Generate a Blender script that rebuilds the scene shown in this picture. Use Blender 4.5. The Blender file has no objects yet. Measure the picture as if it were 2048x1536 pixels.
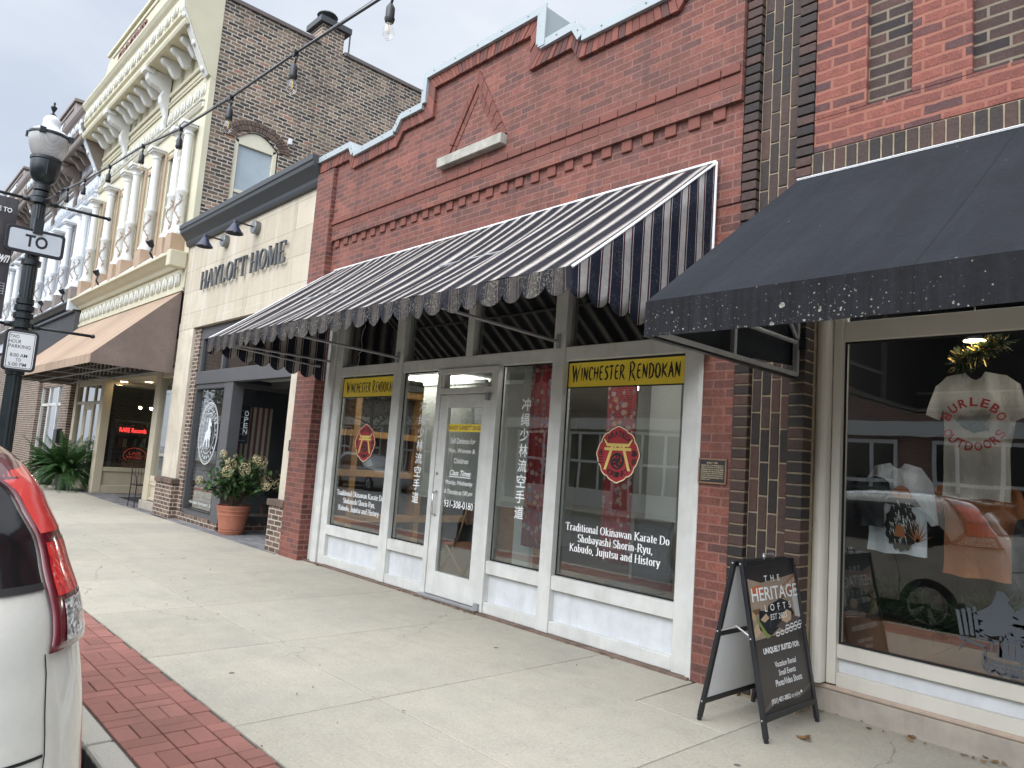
import bpy, bmesh, math, random
from mathutils import Vector, Matrix, noise as mnoise
R = math.radians
sc = bpy.context.scene
rnd = random.Random(7)
# ---------------------------------------------------------------- camera
H = 1.5                                   # eye height above the pavement (pavement is z = 0)
F_PX, YAW, PIT, ROL = 1443.8, R(47.19), R(6.244), R(4.192)
cy, sy, cp, sp = math.cos(YAW), math.sin(YAW), math.cos(PIT), math.sin(PIT)
fw = Vector((-sy*cp, cy*cp, sp)); rt = Vector((cy, sy, 0)); up = rt.cross(fw)
r2 = math.cos(ROL)*rt + math.sin(ROL)*up; u2 = -math.sin(ROL)*rt + math.cos(ROL)*up
cam = bpy.data.cameras.new("camera"); cam_o = bpy.data.objects.new("camera", cam)
sc.collection.objects.link(cam_o)
cam.sensor_fit = 'HORIZONTAL'; cam.sensor_width = 36.0; cam.lens = 36.0*F_PX/2048.0
cam.clip_start = 0.05; cam.clip_end = 600
mw = Matrix((( r2.x, u2.x, -fw.x, 0), (r2.y, u2.y, -fw.y, 0), (r2.z, u2.z, -fw.z, H), (0, 0, 0, 1)))
cam_o.matrix_world = mw
sc.camera = cam_o
# ---------------------------------------------------------------- light: overcast daylight
SUN_EL, SUN_AZ = R(36), R(192)
world = bpy.data.worlds.new("World"); sc.world = world; world.use_nodes = True
wn = world.node_tree; wn.nodes.clear()
def wnode(t, **a):
    n = wn.nodes.new('ShaderNode'+t)
    for k, v in a.items(): setattr(n, k, v)
    return n
sky = wnode('TexSky', sky_type='NISHITA', sun_disc=False, sun_elevation=SUN_EL, sun_rotation=SUN_AZ)
tc = wnode('TexCoord'); sep = wnode('SeparateXYZ'); wn.links.new(tc.outputs['Generated'], sep.inputs[0])
ramp = wnode('ValToRGB'); wn.links.new(sep.outputs['Z'], ramp.inputs[0])
e = ramp.color_ramp.elements
e[0].position = 0.0; e[0].color = (7.2, 7.9, 8.9, 1)
e[1].position = 0.30; e[1].color = (7.6, 8.3, 9.4, 1)
x = e.new(0.56); x.color = (8.8, 9.4, 10.3, 1)
x = e.new(0.85); x.color = (13, 13.4, 14, 1)
nz = wnode('TexNoise'); nz.inputs['Scale'].default_value = 2.6; nz.inputs['Detail'].default_value = 6; nz.inputs['Roughness'].default_value = .55
mp = wnode('Mapping'); mp.inputs['Scale'].default_value = (1, 1, 2.2); wn.links.new(tc.outputs['Generated'], mp.inputs[0]); wn.links.new(mp.outputs[0], nz.inputs['Vector'])
nr = wnode('ValToRGB'); wn.links.new(nz.outputs[0], nr.inputs[0])
nr.color_ramp.elements[0].position = .36; nr.color_ramp.elements[0].color = (.86, .88, .92, 1)
nr.color_ramp.elements[1].position = .66; nr.color_ramp.elements[1].color = (1.08, 1.07, 1.05, 1)
mul = wnode('MixRGB', blend_type='MULTIPLY'); mul.inputs[0].default_value = 1
wn.links.new(ramp.outputs[0], mul.inputs[1]); wn.links.new(nr.outputs[0], mul.inputs[2])
# the cloud is brightest round the hidden sun
sd = Vector((-math.sin(SUN_AZ)*math.cos(SUN_EL), math.cos(SUN_AZ)*math.cos(SUN_EL), math.sin(SUN_EL)))
dt = wnode('VectorMath', operation='DOT_PRODUCT'); wn.links.new(tc.outputs['Generated'], dt.inputs[0]); dt.inputs[1].default_value = sd
def wmath(op, a, b_):
    n = wnode('Math', operation=op)
    for i, v in enumerate((a, b_)):
        if isinstance(v, float): n.inputs[i].default_value = v
        else: wn.links.new(v, n.inputs[i])
    return n.outputs[0]
lobe = wmath('ADD', wmath('MULTIPLY', wmath('POWER', wmath('MAXIMUM', dt.outputs['Value'], 0.0), 2.0), 3.7), 1.0)
gl_ = wnode('VectorMath', operation='SCALE'); wn.links.new(mul.outputs[0], gl_.inputs[0]); wn.links.new(lobe, gl_.inputs['Scale'])
mx = wnode('MixRGB'); mx.inputs[0].default_value = .9
wn.links.new(sky.outputs[0], mx.inputs[1]); wn.links.new(gl_.outputs[0], mx.inputs[2])
bg = wnode('Background'); bg.inputs['Strength'].default_value = 0.1
wn.links.new(mx.outputs[0], bg.inputs[0])
wo = wnode('OutputWorld'); wn.links.new(bg.outputs[0], wo.inputs[0])
sun = bpy.data.lights.new("sun", 'SUN'); sun.energy = 1.2; sun.angle = R(40); sun.color = (1, .965, .92)
sun_o = bpy.data.objects.new("sun", sun); sc.collection.objects.link(sun_o)
# sun stands over the street, behind and a little right of the camera
sun_o.rotation_euler = sd.to_track_quat('Z', 'Y').to_euler()
vs = sc.view_settings; vs.view_transform = 'Standard'; vs.look = 'None'; vs.exposure = 0.0; vs.gamma = 1
sc.render.engine = 'CYCLES'
sc.cycles.use_denoising = True; sc.cycles.max_bounces = 8; sc.cycles.transparent_max_bounces = 12
sc.cycles.glossy_bounces = 4; sc.cycles.sample_clamp_indirect = 6; sc.cycles.caustics_reflective = False; sc.cycles.caustics_refractive = False

# ================================================================ helpers
def lin(r, g, b):
    f = lambda c: ((c/255+.055)/1.055)**2.4 if c > 10 else c/255/12.92
    return (f(r), f(g), f(b), 1)
class B:
    """collects shapes, then links them as one mesh object"""
    def __init__(s): s.v = []; s.f = []; s.m = []; s.k = []
    def add(s, vs, fs, mi=0):
        o = len(s.v); s.v += [tuple(p) for p in vs]; s.k.append((o, len(s.f)))
        for f in fs: s.f.append(tuple(i+o for i in f)); s.m.append(mi)
        return s
    def box(s, x0, x1, y0, y1, z0, z1, mi=0):
        return s.add([(x0,y0,z0),(x1,y0,z0),(x1,y1,z0),(x0,y1,z0),(x0,y0,z1),(x1,y0,z1),(x1,y1,z1),(x0,y1,z1)],
            [(0,3,2,1),(4,5,6,7),(0,1,5,4),(1,2,6,5),(2,3,7,6),(3,0,4,7)], mi)
    def prism(s, pts, a, b, axis='y', mi=0):
        """polygon extruded: axis y -> pts are (x,z); axis x -> (y,z); axis z -> (x,y)"""
        f = {'y': lambda p, t: (p[0], t, p[1]), 'x': lambda p, t: (t, p[0], p[1]), 'z': lambda p, t: (p[0], p[1], t)}[axis]
        n = len(pts)
        vs = [f(p, a) for p in pts]+[f(p, b) for p in pts]
        return s.add(vs, [tuple(range(n)), tuple(range(2*n-1, n-1, -1))]+[(i, i+n, (i+1) % n+n, (i+1) % n) for i in range(n)], mi)
    def quad(s, a, b, c, d, mi=0): return s.add([a, b, c, d], [(0, 1, 2, 3)], mi)
    def tube(s, path, r, n=8, mi=0, cap=True, r_end=None):
        P = [Vector(p) for p in path]; rings = []; k = len(P)
        ref = None
        for i, p in enumerate(P):
            d = (P[min(i+1, k-1)]-P[max(i-1, 0)]).normalized()
            if ref is None: ref = d.orthogonal().normalized()
            ref = (ref-d*ref.dot(d)).normalized()
            w = d.cross(ref)
            rr = r if r_end is None else r+(r_end-r)*i/(k-1)
            if isinstance(r, (list, tuple)): rr = r[i]
            rings.append([p+(ref*math.cos(2*math.pi*j/n)+w*math.sin(2*math.pi*j/n))*rr for j in range(n)])
        vs = [q for g in rings for q in g]; fs = []
        for i in range(k-1):
            for j in range(n): fs.append((i*n+j, i*n+(j+1) % n, (i+1)*n+(j+1) % n, (i+1)*n+j))
        if cap: fs += [tuple(range(n-1, -1, -1)), tuple((k-1)*n+j for j in range(n))]
        return s.add(vs, fs, mi)
    def lathe(s, prof, cx, cy_, n=24, mi=0, cap=True):
        vs = [(cx+r*math.cos(2*math.pi*j/n), cy_+r*math.sin(2*math.pi*j/n), z) for r, z in prof for j in range(n)]
        k = len(prof); fs = [(i*n+j, i*n+(j+1) % n, (i+1)*n+(j+1) % n, (i+1)*n+j) for i in range(k-1) for j in range(n)]
        if cap: fs += [tuple(range(n-1, -1, -1)), tuple((k-1)*n+j for j in range(n))]
        return s.add(vs, fs, mi)
    def grid(s, rows, mi=0, thick=None):
        k, n = len(rows), len(rows[0])
        return s.add([p for r in rows for p in r], [(i*n+j, i*n+j+1, (i+1)*n+j+1, (i+1)*n+j) for i in range(k-1) for j in range(n-1)], mi)
    def sphere(s, c, r, nu=10, nv=7, mi=0, sx=1, sy_=1, sz=1):
        rows = []
        for i in range(nv+1):
            a = math.pi*i/nv
            rows.append([(c[0]+r*sx*math.sin(a)*math.cos(2*math.pi*j/nu), c[1]+r*sy_*math.sin(a)*math.sin(2*math.pi*j/nu), c[2]+r*sz*math.cos(a)) for j in range(nu+1)])
        return s.grid(rows, mi)
    def recalc(s): s.rc = True; return s
def part(name, b, mats, parent=None, bevel=0, smooth=False, solid=0, seg=1, label=None):
    me = bpy.data.meshes.new(name); me.from_pydata(b.v, [], b.f); me.update()
    if not isinstance(mats, (list, tuple)): mats = [mats]
    for m in mats: me.materials.append(m)
    if len(mats) > 1: me.polygons.foreach_set('material_index', b.m)
    bm = bmesh.new(); bm.from_mesh(me); bmesh.ops.recalc_face_normals(bm, faces=bm.faces); bm.to_mesh(me); bm.free()
    if smooth: me.polygons.foreach_set('use_smooth', [True]*len(me.polygons)); 
    o = bpy.data.objects.new(name, me); sc.collection.objects.link(o)
    if parent is not None: adopt(o, parent)
    if bevel:
        md = o.modifiers.new('bevel', 'BEVEL'); md.width = bevel; md.segments = seg; md.limit_method = 'ANGLE'; md.angle_limit = R(40)
    if solid:
        md = o.modifiers.new('solid', 'SOLIDIFY'); md.thickness = solid; md.offset = 0
    if smooth == 'auto':
        sm = o.modifiers.new('es', 'EDGE_SPLIT'); sm.split_angle = R(40)
    if label: o['label'] = label
    return o
def pieces(name, b, mats, parent, **k):
    """every shape that was added to b becomes a part of its own"""
    out = []; K = b.k+[(len(b.v), len(b.f))]
    for (v0, f0), (v1, f1) in zip(K, K[1:]):
        c = B(); c.v = b.v[v0:v1]; c.f = [tuple(i-v0 for i in f) for f in b.f[f0:f1]]; c.m = b.m[f0:f1]
        out.append(part(name, c, mats, parent, **k))
    return out
LOC = {}
def adopt(o, parent):
    o.parent = parent
    w = LOC.get(parent.name, Vector((0, 0, 0)))
    o.matrix_parent_inverse = Matrix.Translation(-w)
    LOC[o.name] = Vector((0, 0, 0)) if o.type == 'MESH' else w
def thing(name, label, cat, loc=(0, 0, 0), group=None):
    o = bpy.data.objects.new(name, None); sc.collection.objects.link(o); o.location = loc
    o.empty_display_size = .2
    LOC[o.name] = Vector(loc)
    o['label'] = label; o['category'] = cat
    if group: o['group'] = group
    return o
def tag(o, label, cat, group=None, kind=None):
    o['label'] = label; o['category'] = cat
    if group: o['group'] = group
    if kind: o['kind'] = kind
    return o
def struct(name, b, m, **k):
    o = part(name, b, m, **k); o['kind'] = 'structure'; return o
def copy_tree(root, shift, label=None):
    c = root.copy(); sc.collection.objects.link(c); c.location = Vector(root.location)+Vector(shift)
    if label: c['label'] = label
    for ch in root.children:
        d = ch.copy(); sc.collection.objects.link(d); d.parent = c; d.matrix_parent_inverse = ch.matrix_parent_inverse.copy()
        for g in ch.children:
            q = g.copy(); sc.collection.objects.link(q); q.parent = d; q.matrix_parent_inverse = g.matrix_parent_inverse.copy()
    return c

# ================================================================ materials
class NT:
    def __init__(s, name):
        s.m = bpy.data.materials.new(name); s.m.use_nodes = True; s.nt = s.m.node_tree; s.nt.nodes.clear()
        s.out = s.nt.nodes.new('ShaderNodeOutputMaterial')
    def n(s, t, ins=None, **attrs):
        nd = s.nt.nodes.new('ShaderNode'+t)
        for k, v in attrs.items(): setattr(nd, k, v)
        for k, v in (ins or {}).items(): s.set(nd.inputs[k], v)
        return nd
    def set(s, sock, v):
        if isinstance(v, bpy.types.NodeSocket): s.nt.links.new(v, sock)
        elif isinstance(v, bpy.types.Node): s.nt.links.new(v.outputs[0], sock)
        else: sock.default_value = v
    def math(s, op, a, b=0.0, c=None):
        nd = s.n('Math', {0: a, 1: b}, operation=op)
        if c is not None: s.set(nd.inputs[2], c)
        return nd.outputs[0]
    def mix(s, f, a, b, bt='MIX'): return s.n('MixRGB', {0: f, 1: a, 2: b}, blend_type=bt).outputs[0]
    def ramp(s, f, stops, interp='LINEAR'):
        nd = s.n('ValToRGB', {0: f}); cr = nd.color_ramp; cr.interpolation = interp
        while len(cr.elements) < len(stops): cr.elements.new(1)
        for el, (p, c) in zip(cr.elements, stops): el.position = p; el.color = c
        return nd.outputs[0]
    def coord(s, kind='Object'): return s.n('TexCoord').outputs[kind]
    def noise(s, scale, detail=4, vec=None, rough=.55): 
        return s.n('TexNoise', {'Scale': scale, 'Detail': detail, 'Roughness': rough, 'Vector': vec if vec is not None else s.coord()}).outputs[0]
    def swz(s, axes, scale=(1, 1, 1), vec=None):
        sp_ = s.n('SeparateXYZ', {0: vec if vec is not None else s.coord()})
        cb = s.n('CombineXYZ')
        for i, a in enumerate(axes):
            if a == '0': continue
            s.set(cb.inputs[i], s.math('MULTIPLY', sp_.outputs['XYZ'.index(a.upper())], scale[i]))
        return cb.outputs[0]
    def principled(s, col, rough=.6, metal=0, normal=None, **k):
        p = s.n('BsdfPrincipled', {'Base Color': col, 'Roughness': rough, 'Metallic': metal})
        if normal is not None: s.set(p.inputs['Normal'], normal)
        for kk, v in k.items(): s.set(p.inputs[kk.replace('_', ' ')], v)
        s.nt.links.new(p.outputs[0], s.out.inputs[0]); return p
    def bump(s, h, strength=.3, dist=.01): return s.n('Bump', {'Height': h, 'Strength': strength, 'Distance': dist}).outputs[0]
def g(v): return (v, v, v, 1)
def sc4(c, k): return (c[0]*k, c[1]*k, c[2]*k, 1)
def plain(name, col, rough=.6, var=.12, scale=6, metal=0, bump=.08, bscale=60, streak=0, scol=(.08, .07, .06, 1), **k):
    t = NT(name); co = t.coord()
    nz_ = t.noise(scale, 5, co)
    c = t.ramp(nz_, [(.3, sc4(col, 1-var)), (.7, sc4(col, 1+var))])
    if streak:
        st = t.noise(1, 5, t.swz('XYZ', (5, 5, .5), co), .65)
        c = t.mix(t.math('MULTIPLY', t.ramp(st, [(.5, g(0)), (.72, g(1))]), streak), c, scol)
    rr = t.math('ADD', t.math('MULTIPLY', nz_, .2), rough-.1)
    nm = t.bump(t.noise(bscale, 4, co), bump, .004) if bump else None
    t.principled(c, rr, metal, nm, **k); return t.m
def brick(name, cols, mortar, axes='XZ', bw=.205, bh=.068, ms=.010, bump=.5, dirt=.25, dirtcol=(.03, .025, .025, 1), smooth=.15, mvar=.2, rough=.85, wob=.004, eff=None):
    """cols: list of (position, colour) picked per brick"""
    t = NT(name); co = t.coord()
    v = t.swz(axes+'0', (1, 1, 1), co)
    wv = t.n('TexNoise', {'Scale': 9, 'Detail': 2, 'Vector': co}).outputs[1]
    v = t.n('VectorMath', {0: v, 1: t.n('VectorMath', {0: t.n('VectorMath', {0: wv, 1: (.5, .5, .5)}, operation='SUBTRACT').outputs[0], 1: (wob*2, wob*2, 0)}, operation='MULTIPLY').outputs[0]}, operation='ADD').outputs[0]
    bt = t.n('TexBrick', {'Vector': v, 'Color1': g(0), 'Color2': g(1), 'Mortar': g(.5), 'Scale': 1, 'Mortar Size': ms, 'Mortar Smooth': smooth, 'Bias': 0, 'Brick Width': bw, 'Row Height': bh})
    bt.offset = .5; bt.squash = 1
    bc = t.ramp(bt.outputs['Color'], cols)
    fine = t.noise(70, 5, co, .7); big = t.noise(1.1, 5, co, .6)
    bc = t.mix(.8, bc, t.ramp(fine, [(.34, g(.55)), (.66, g(1.4))]), 'MULTIPLY')
    bc = t.mix(.5, bc, t.ramp(t.noise(11, 4, co, .6), [(.35, g(.72)), (.65, g(1.25))]), 'MULTIPLY')
    mc = t.mix(mvar, mortar, t.ramp(t.noise(14, 4, co), [(.3, sc4(mortar, .5)), (.7, sc4(mortar, 1.35))]))
    c = t.mix(bt.outputs['Fac'], bc, mc)
    if dirt: c = t.mix(t.math('MULTIPLY', t.ramp(big, [(.42, g(0)), (.75, g(1))]), dirt), c, dirtcol)
    st0 = t.noise(1, 6, t.swz('XYZ', (5.5, 5.5, .45), co), .7)      # rain-washed soot
    c = t.mix(t.math('MULTIPLY', t.ramp(st0, [(.52, g(0)), (.72, g(1))]), dirt*.7), c, sc4(dirtcol, .6))
    if eff:   # pale wash running down the face
        st = t.noise(1, 6, t.swz('XYZ', (3.5, 3.5, .6), co), .7)
        c = t.mix(t.math('MULTIPLY', t.ramp(st, [(.52, g(0)), (.78, g(1))]), eff[0]), c, eff[1])
    hgt = t.math('ADD', t.math('MULTIPLY', bt.outputs['Fac'], -1.0), t.math('MULTIPLY', fine, .35))
    t.principled(c, rough, 0, t.bump(hgt, bump, .008)); return t.m
def island(name, cols, rough=.8, bump=.4, bscale=60, fine=.5, dirt=0, **k):
    t = NT(name); co = t.coord()
    r_ = t.n('NewGeometry').outputs['Random Per Island']
    c = t.ramp(r_, cols)
    fz = t.noise(bscale, 5, co, .7)
    c = t.mix(fine, c, t.ramp(fz, [(.25, g(.5)), (.75, g(1.25))]), 'MULTIPLY')
    if dirt: c = t.mix(t.math('MULTIPLY', t.ramp(t.noise(2.5, 5, co), [(.45, g(0)), (.7, g(1))]), dirt), c, (.04, .035, .03, 1))
    t.principled(c, rough, 0, t.bump(fz, bump, .006), **k); return t.m
def glass(name, tint=(.93, .96, .95, 1), wav=.0006, refl=1.0):
    t = NT(name); geo = t.n('NewGeometry')
    ior = t.math('MULTIPLY_ADD', geo.outputs['Backfacing'], 1/1.52-1.52, 1.52)
    nm = t.bump(t.noise(1.7, 2, t.coord()), .25, wav*4)
    fr = t.n('Fresnel', {'IOR': ior, 'Normal': nm}).outputs[0]
    gl = t.n('BsdfGlossy', {'Roughness': 0.0, 'Color': g(1), 'Normal': nm}); tr = t.n('BsdfTransparent', {'Color': tint})
    ms = t.n('MixShader', {0: t.math('MINIMUM', t.math('MULTIPLY', fr, refl), 1.0), 1: tr.outputs[0], 2: gl.outputs[0]})
    t.nt.links.new(ms.outputs[0], t.out.inputs[0]); return t.m
def emit(name, col, st):
    t = NT(name); em = t.n('Emission', {0: col, 1: st}); t.nt.links.new(em.outputs[0], t.out.inputs[0]); return t.m
def stripes(name, axis, period, off, stops, lichen=0, rough=.85, zlo=None, fade=None):
    t = NT(name); co = t.coord(); sp_ = t.n('SeparateXYZ', {0: co})
    a = t.math('ADD', sp_.outputs['XYZ'.index(axis)], t.math('MULTIPLY', t.math('SUBTRACT', t.noise(3, 2, co), .5), .012))
    fr = t.math('FRACT', t.math('DIVIDE', t.math('ADD', a, 100*period+off), period))
    c = t.ramp(fr, stops, 'CONSTANT')
    c = t.mix(.55, c, t.ramp(t.noise(4, 6, co, .7), [(.33, g(.6)), (.67, g(1.3))]), 'MULTIPLY')
    c = t.mix(.4, c, t.ramp(t.noise(55, 4, co, .75), [(.35, g(.7)), (.65, g(1.25))]), 'MULTIPLY')
    if lichen:
        n1 = t.noise(62, 6, co, .7); n2 = t.noise(5, 4, co)
        msk = t.math('MULTIPLY', t.ramp(n1, [(.52, g(0)), (.60, g(1))]), t.ramp(n2, [(.40, g(0)), (.60, g(1))]))
        c = t.mix(t.math('MULTIPLY', t.ramp(t.noise(9, 5, t.swz('XYZ', (2, 2, .6), co)), [(.35, g(0)), (.65, g(1))]), .65*min(1, lichen)), c, (.05, .045, .045, 1))
        c = t.mix(t.math('MULTIPLY', msk, lichen), c, (.34, .33, .24, 1))
    weave = t.n('TexWave', {'Scale': 160, 'Vector': co}).outputs[1]
    pr_ = t.principled(c, rough, 0, t.bump(t.noise(9, 3, co), .35, .02), Specular_IOR_Level=.2)
    tl = t.n('BsdfTranslucent', {'Color': c}); ms = t.n('MixShader', {0: .16, 1: pr_.outputs[0], 2: tl.outputs[0]}); t.nt.links.new(ms.outputs[0], t.out.inputs[0]); return t.m   # thin canvas lets a little light through

M = {}
# brick
M['red_brick'] = brick('red_brick', [(0, (.115, .054, .047, 1)), (.3, (.165, .062, .046, 1)), (.62, (.20, .070, .050, 1)), (.86, (.25, .088, .062, 1)), (1, (.13, .064, .057, 1))], (.26, .125, .098, 1), ms=.0065, dirt=.55, dirtcol=(.105, .052, .044, 1), eff=(.13, (.40, .20, .15, 1)))
M['red_brick_side'] = brick('red_brick_side', [(0, (.10, .035, .03, 1)), (.5, (.18, .055, .045, 1)), (1, (.22, .075, .06, 1))], (.28, .15, .12, 1), axes='YZ', ms=.007, dirt=.3)
M['pink_brick'] = brick('pink_brick', [(0, (.085, .042, .042, 1)), (.25, (.155, .054, .043, 1)), (.55, (.205, .064, .047, 1)), (1, (.245, .08, .056, 1))], (.29, .115, .078, 1), ms=.013, wob=.010, smooth=.45, dirt=.12, dirtcol=(.12, .06, .06, 1), bh=.078, bw=.235)
M['dark_brick_row'] = brick('dark_brick_row', [(0, (.03, .022, .022, 1)), (.5, (.062, .036, .03, 1)), (1, (.105, .052, .042, 1))], (.21, .17, .12, 1), ms=.009, dirt=.0, bh=.078, bw=.235, bump=1)
M['side_brick'] = brick('side_brick', [(0, (.035, .03, .03, 1)), (.35, (.085, .06, .05, 1)), (.6, (.16, .105, .075, 1)), (.82, (.23, .155, .105, 1)), (.93, (.30, .22, .15, 1)), (1, (.36, .15, .10, 1))], (.50, .45, .37, 1), axes='YZ', bw=.22, bh=.082, ms=.015, dirt=.5, dirtcol=(.06, .048, .04, 1), bump=.9, wob=.014, smooth=.35)
M['brown_brick'] = brick('brown_brick', [(0, (.07, .045, .036, 1)), (.5, (.125, .075, .055, 1)), (1, (.19, .12, .09, 1))], (.42, .37, .30, 1), bw=.21, bh=.075, ms=.010, dirt=.1)
M['brown_brick_side'] = brick('brown_brick_side', [(0, (.07, .045, .036, 1)), (.5, (.125, .075, .055, 1)), (1, (.19, .12, .09, 1))], (.42, .37, .30, 1), axes='YZ', bw=.21, bh=.075, ms=.010, dirt=.1)
M['far_brick'] = brick('far_brick', [(0, (.13, .05, .04, 1)), (1, (.26, .10, .08, 1))], (.3, .24, .2, 1), ms=.012)
M['dark_block'] = island('dark_block', [(0, (.024, .020, .019, 1)), (.35, (.042, .030, .026, 1)), (.7, (.066, .040, .032, 1)), (1, (.092, .048, .037, 1))], bump=1.0, bscale=34, fine=.7)
M['red_block'] = island('red_block', [(0, (.10, .048, .042, 1)), (.3, (.15, .056, .044, 1)), (.6, (.20, .066, .047, 1)), (1, (.25, .085, .060, 1))])
M['red_block_plain'] = island('red_block_plain', [(0, (.155, .054, .040, 1)), (1, (.205, .068, .049, 1))])
M['arch_block'] = island('arch_block', [(0, (.08, .055, .045, 1)), (1, (.17, .115, .085, 1))])
M['paver'] = island('paver', [(0, (.25, .105, .085, 1)), (.6, (.285, .118, .094, 1)), (1, (.32, .14, .112, 1))], bump=.25, fine=.3, dirt=.25)
M['grey_paver'] = island('grey_paver', [(0, (.12, .12, .13, 1)), (1, (.22, .215, .22, 1))], bump=.25, fine=.3, dirt=.2)
M['buff_mortar'] = plain('buff_mortar', (.31, .25, .17, 1), .9, .25, 14)
M['pink_mortar'] = plain('pink_mortar', (.26, .105, .075, 1), .9, .2, 14)
# stone and concrete
def concrete(name, base, wear=.5):
    t = NT(name); co = t.coord()
    isl = t.n('NewGeometry').outputs['Random Per Island']
    b = t.ramp(isl, [(0, sc4(base, .93)), (1, sc4(base, 1.05))])
    big = t.noise(.9, 6, co, .62); mid = t.noise(6, 6, co, .7); fine = t.noise(150, 3, co, .8)
    c = t.mix(.5, b, t.ramp(big, [(.3, (.76, .77, .78, 1)), (.7, (1.13, 1.09, 1.0, 1))]), 'MULTIPLY')
    c = t.mix(.5, c, t.ramp(mid, [(.3, g(.84)), (.7, g(1.1))]), 'MULTIPLY')
    c = t.mix(.5, c, t.ramp(fine, [(.25, g(.5)), (.75, g(1.3))]), 'MULTIPLY')
    c = t.mix(.5, c, t.ramp(t.noise(48, 4, co, .75), [(.3, g(.72)), (.7, g(1.16))]), 'MULTIPLY')
    stn = t.noise(1.7, 6, co, .68)
    c = t.mix(t.math('MULTIPLY', t.ramp(stn, [(.54, g(0)), (.68, g(1))]), .30), c, sc4(base, .62))
    cw = t.n('VectorMath', {0: co, 1: t.n('VectorMath', {0: t.n('TexNoise', {'Scale': 3.5, 'Detail': 5, 'Vector': co}).outputs[1], 1: (.35, .35, 0)}, operation='MULTIPLY').outputs[0]}, operation='ADD').outputs[0]
    ck = t.n('TexVoronoi', {'Scale': .42, 'Vector': cw}, feature='DISTANCE_TO_EDGE').outputs['Distance']
    ckm = t.math('MULTIPLY', t.math('LESS_THAN', ck, .0016), t.ramp(t.noise(.8, 3, co), [(.5, g(0)), (.56, g(1))]))
    c = t.mix(t.math('MULTIPLY', ckm, .55), c, (.10, .09, .075, 1))                                   # hairline cracks
    vo = t.n('TexVoronoi', {'Scale': 2.1, 'Vector': co}, feature='F1').outputs['Distance']
    c = t.mix(t.math('MULTIPLY', t.math('LESS_THAN', vo, .045), .8), c, (.05, .045, .04, 1))      # old gum spots
    vo2 = t.n('TexVoronoi', {'Scale': 9, 'Vector': co}, feature='F1').outputs['Distance']
    c = t.mix(t.math('MULTIPLY', t.math('LESS_THAN', vo2, .07), .35), c, (.12, .10, .08, 1))
    sc_ = t.noise(1, 5, t.swz('XYZ', (.7, 9, 1), co), .75)
    c = t.mix(t.math('MULTIPLY', t.ramp(sc_, [(.55, g(0)), (.75, g(1))]), .18), c, (.2, .18, .15, 1))
    t.principled(c, .88, 0, t.bump(fine, .18, .003)); return t.m
M['concrete'] = concrete('concrete', (.43, .40, .335, 1))
M['kerb_stone'] = plain('kerb_stone', (.44, .415, .36, 1), .9, .16, 9, bump=.5, bscale=90)
M['asphalt'] = plain('asphalt', (.15, .148, .143, 1), .9, .25, 3, bump=.6, bscale=160)
M['joint_dirt'] = plain('joint_dirt', (.075, .065, .055, 1), .95, .3, 12)
def limestone():
    t = NT('limestone'); co = t.coord()
    v = t.swz('XZ0', (1, 1, 1), co)
    bt = t.n('TexBrick', {'Vector': t.n('VectorMath', {0: v, 1: (.1, -.02, 0)}, operation='ADD').outputs[0], 'Color1': (.47, .41, .315, 1), 'Color2': (.55, .49, .39, 1), 'Mortar': (.33, .28, .21, 1), 'Scale': 1, 'Mortar Size': .006, 'Mortar Smooth': .2, 'Brick Width': 1.15, 'Row Height': .44})
    c = t.mix(.4, bt.outputs['Color'], t.ramp(t.noise(3, 6, co, .65), [(.3, (.82, .78, .7, 1)), (.7, (1.1, 1.1, 1.08, 1))]), 'MULTIPLY')
    st = t.noise(1, 6, t.swz('XYZ', (3.2, 3.2, .22), co), .62)
    c = t.mix(t.math('MULTIPLY', t.ramp(st, [(.50, g(0)), (.66, g(1))]), .55), c, (.60, .56, .49, 1))
    st2 = t.noise(1, 6, t.swz('XYZ', (4.1, 4, .3), t.n('VectorMath', {0: co, 1: (7, 3, 2)}, operation='ADD').outputs[0]), .62)
    c = t.mix(t.math('MULTIPLY', t.ramp(st2, [(.52, g(0)), (.72, g(1))]), .5), c, (.27, .22, .16, 1))
    t.principled(c, .85, 0, t.bump(t.math('ADD', t.math('MULTIPLY', bt.outputs['Fac'], -1), t.noise(40, 4, co)), .15, .006)); return t.m
M['limestone'] = limestone()
M['column_stone'] = plain('column_stone', (.56, .50, .40, 1), .85, .15, 3, streak=.35, scol=(.27, .25, .22, 1))
M['sill_stone'] = plain('sill_stone', (.38, .36, .31, 1), .9, .2, 8, streak=.6, scol=(.08, .08, .08, 1), bump=.3)
M['base_concrete'] = plain('base_concrete', (.37, .33, .28, 1), .9, .18, 5, streak=.3, scol=(.17, .13, .11, 1), bump=.3)
M['slab_edge'] = plain('slab_edge', (.42, .33, .26, 1), .9, .12, 9)
# paint and metal
M['alu_frame'] = plain('alu_frame', (.60, .605, .575, 1), .45, .10, 5, bump=.04, streak=.30, scol=(.36, .345, .30, 1))
M['alu_warm'] = plain('alu_warm', (.62, .59, .52, 1), .45, .05, 3, bump=.02, streak=.15, scol=(.33, .29, .23, 1))
M['kick_white'] = plain('kick_white', (.60, .62, .64, 1), .5, .09, 7, bump=.06, streak=.4, scol=(.42, .41, .38, 1))
M['coping_metal'] = plain('coping_metal', (.36, .40, .41, 1), .45, .06, 2, metal=.1, bump=.03, streak=.15, scol=(.4, .42, .42, 1))
M['dark_grey_paint'] = plain('dark_grey_paint', (.048, .052, .056, 1), .45, .08, 3, bump=.02)
M['grey_frame'] = plain('grey_frame', (.088, .088, .092, 1), .5, .08, 3, bump=.02)
M['cream'] = plain('cream', (.57, .53, .385, 1), .6, .06, 2, bump=.05, streak=.18, scol=(.5, .46, .36, 1))
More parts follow.
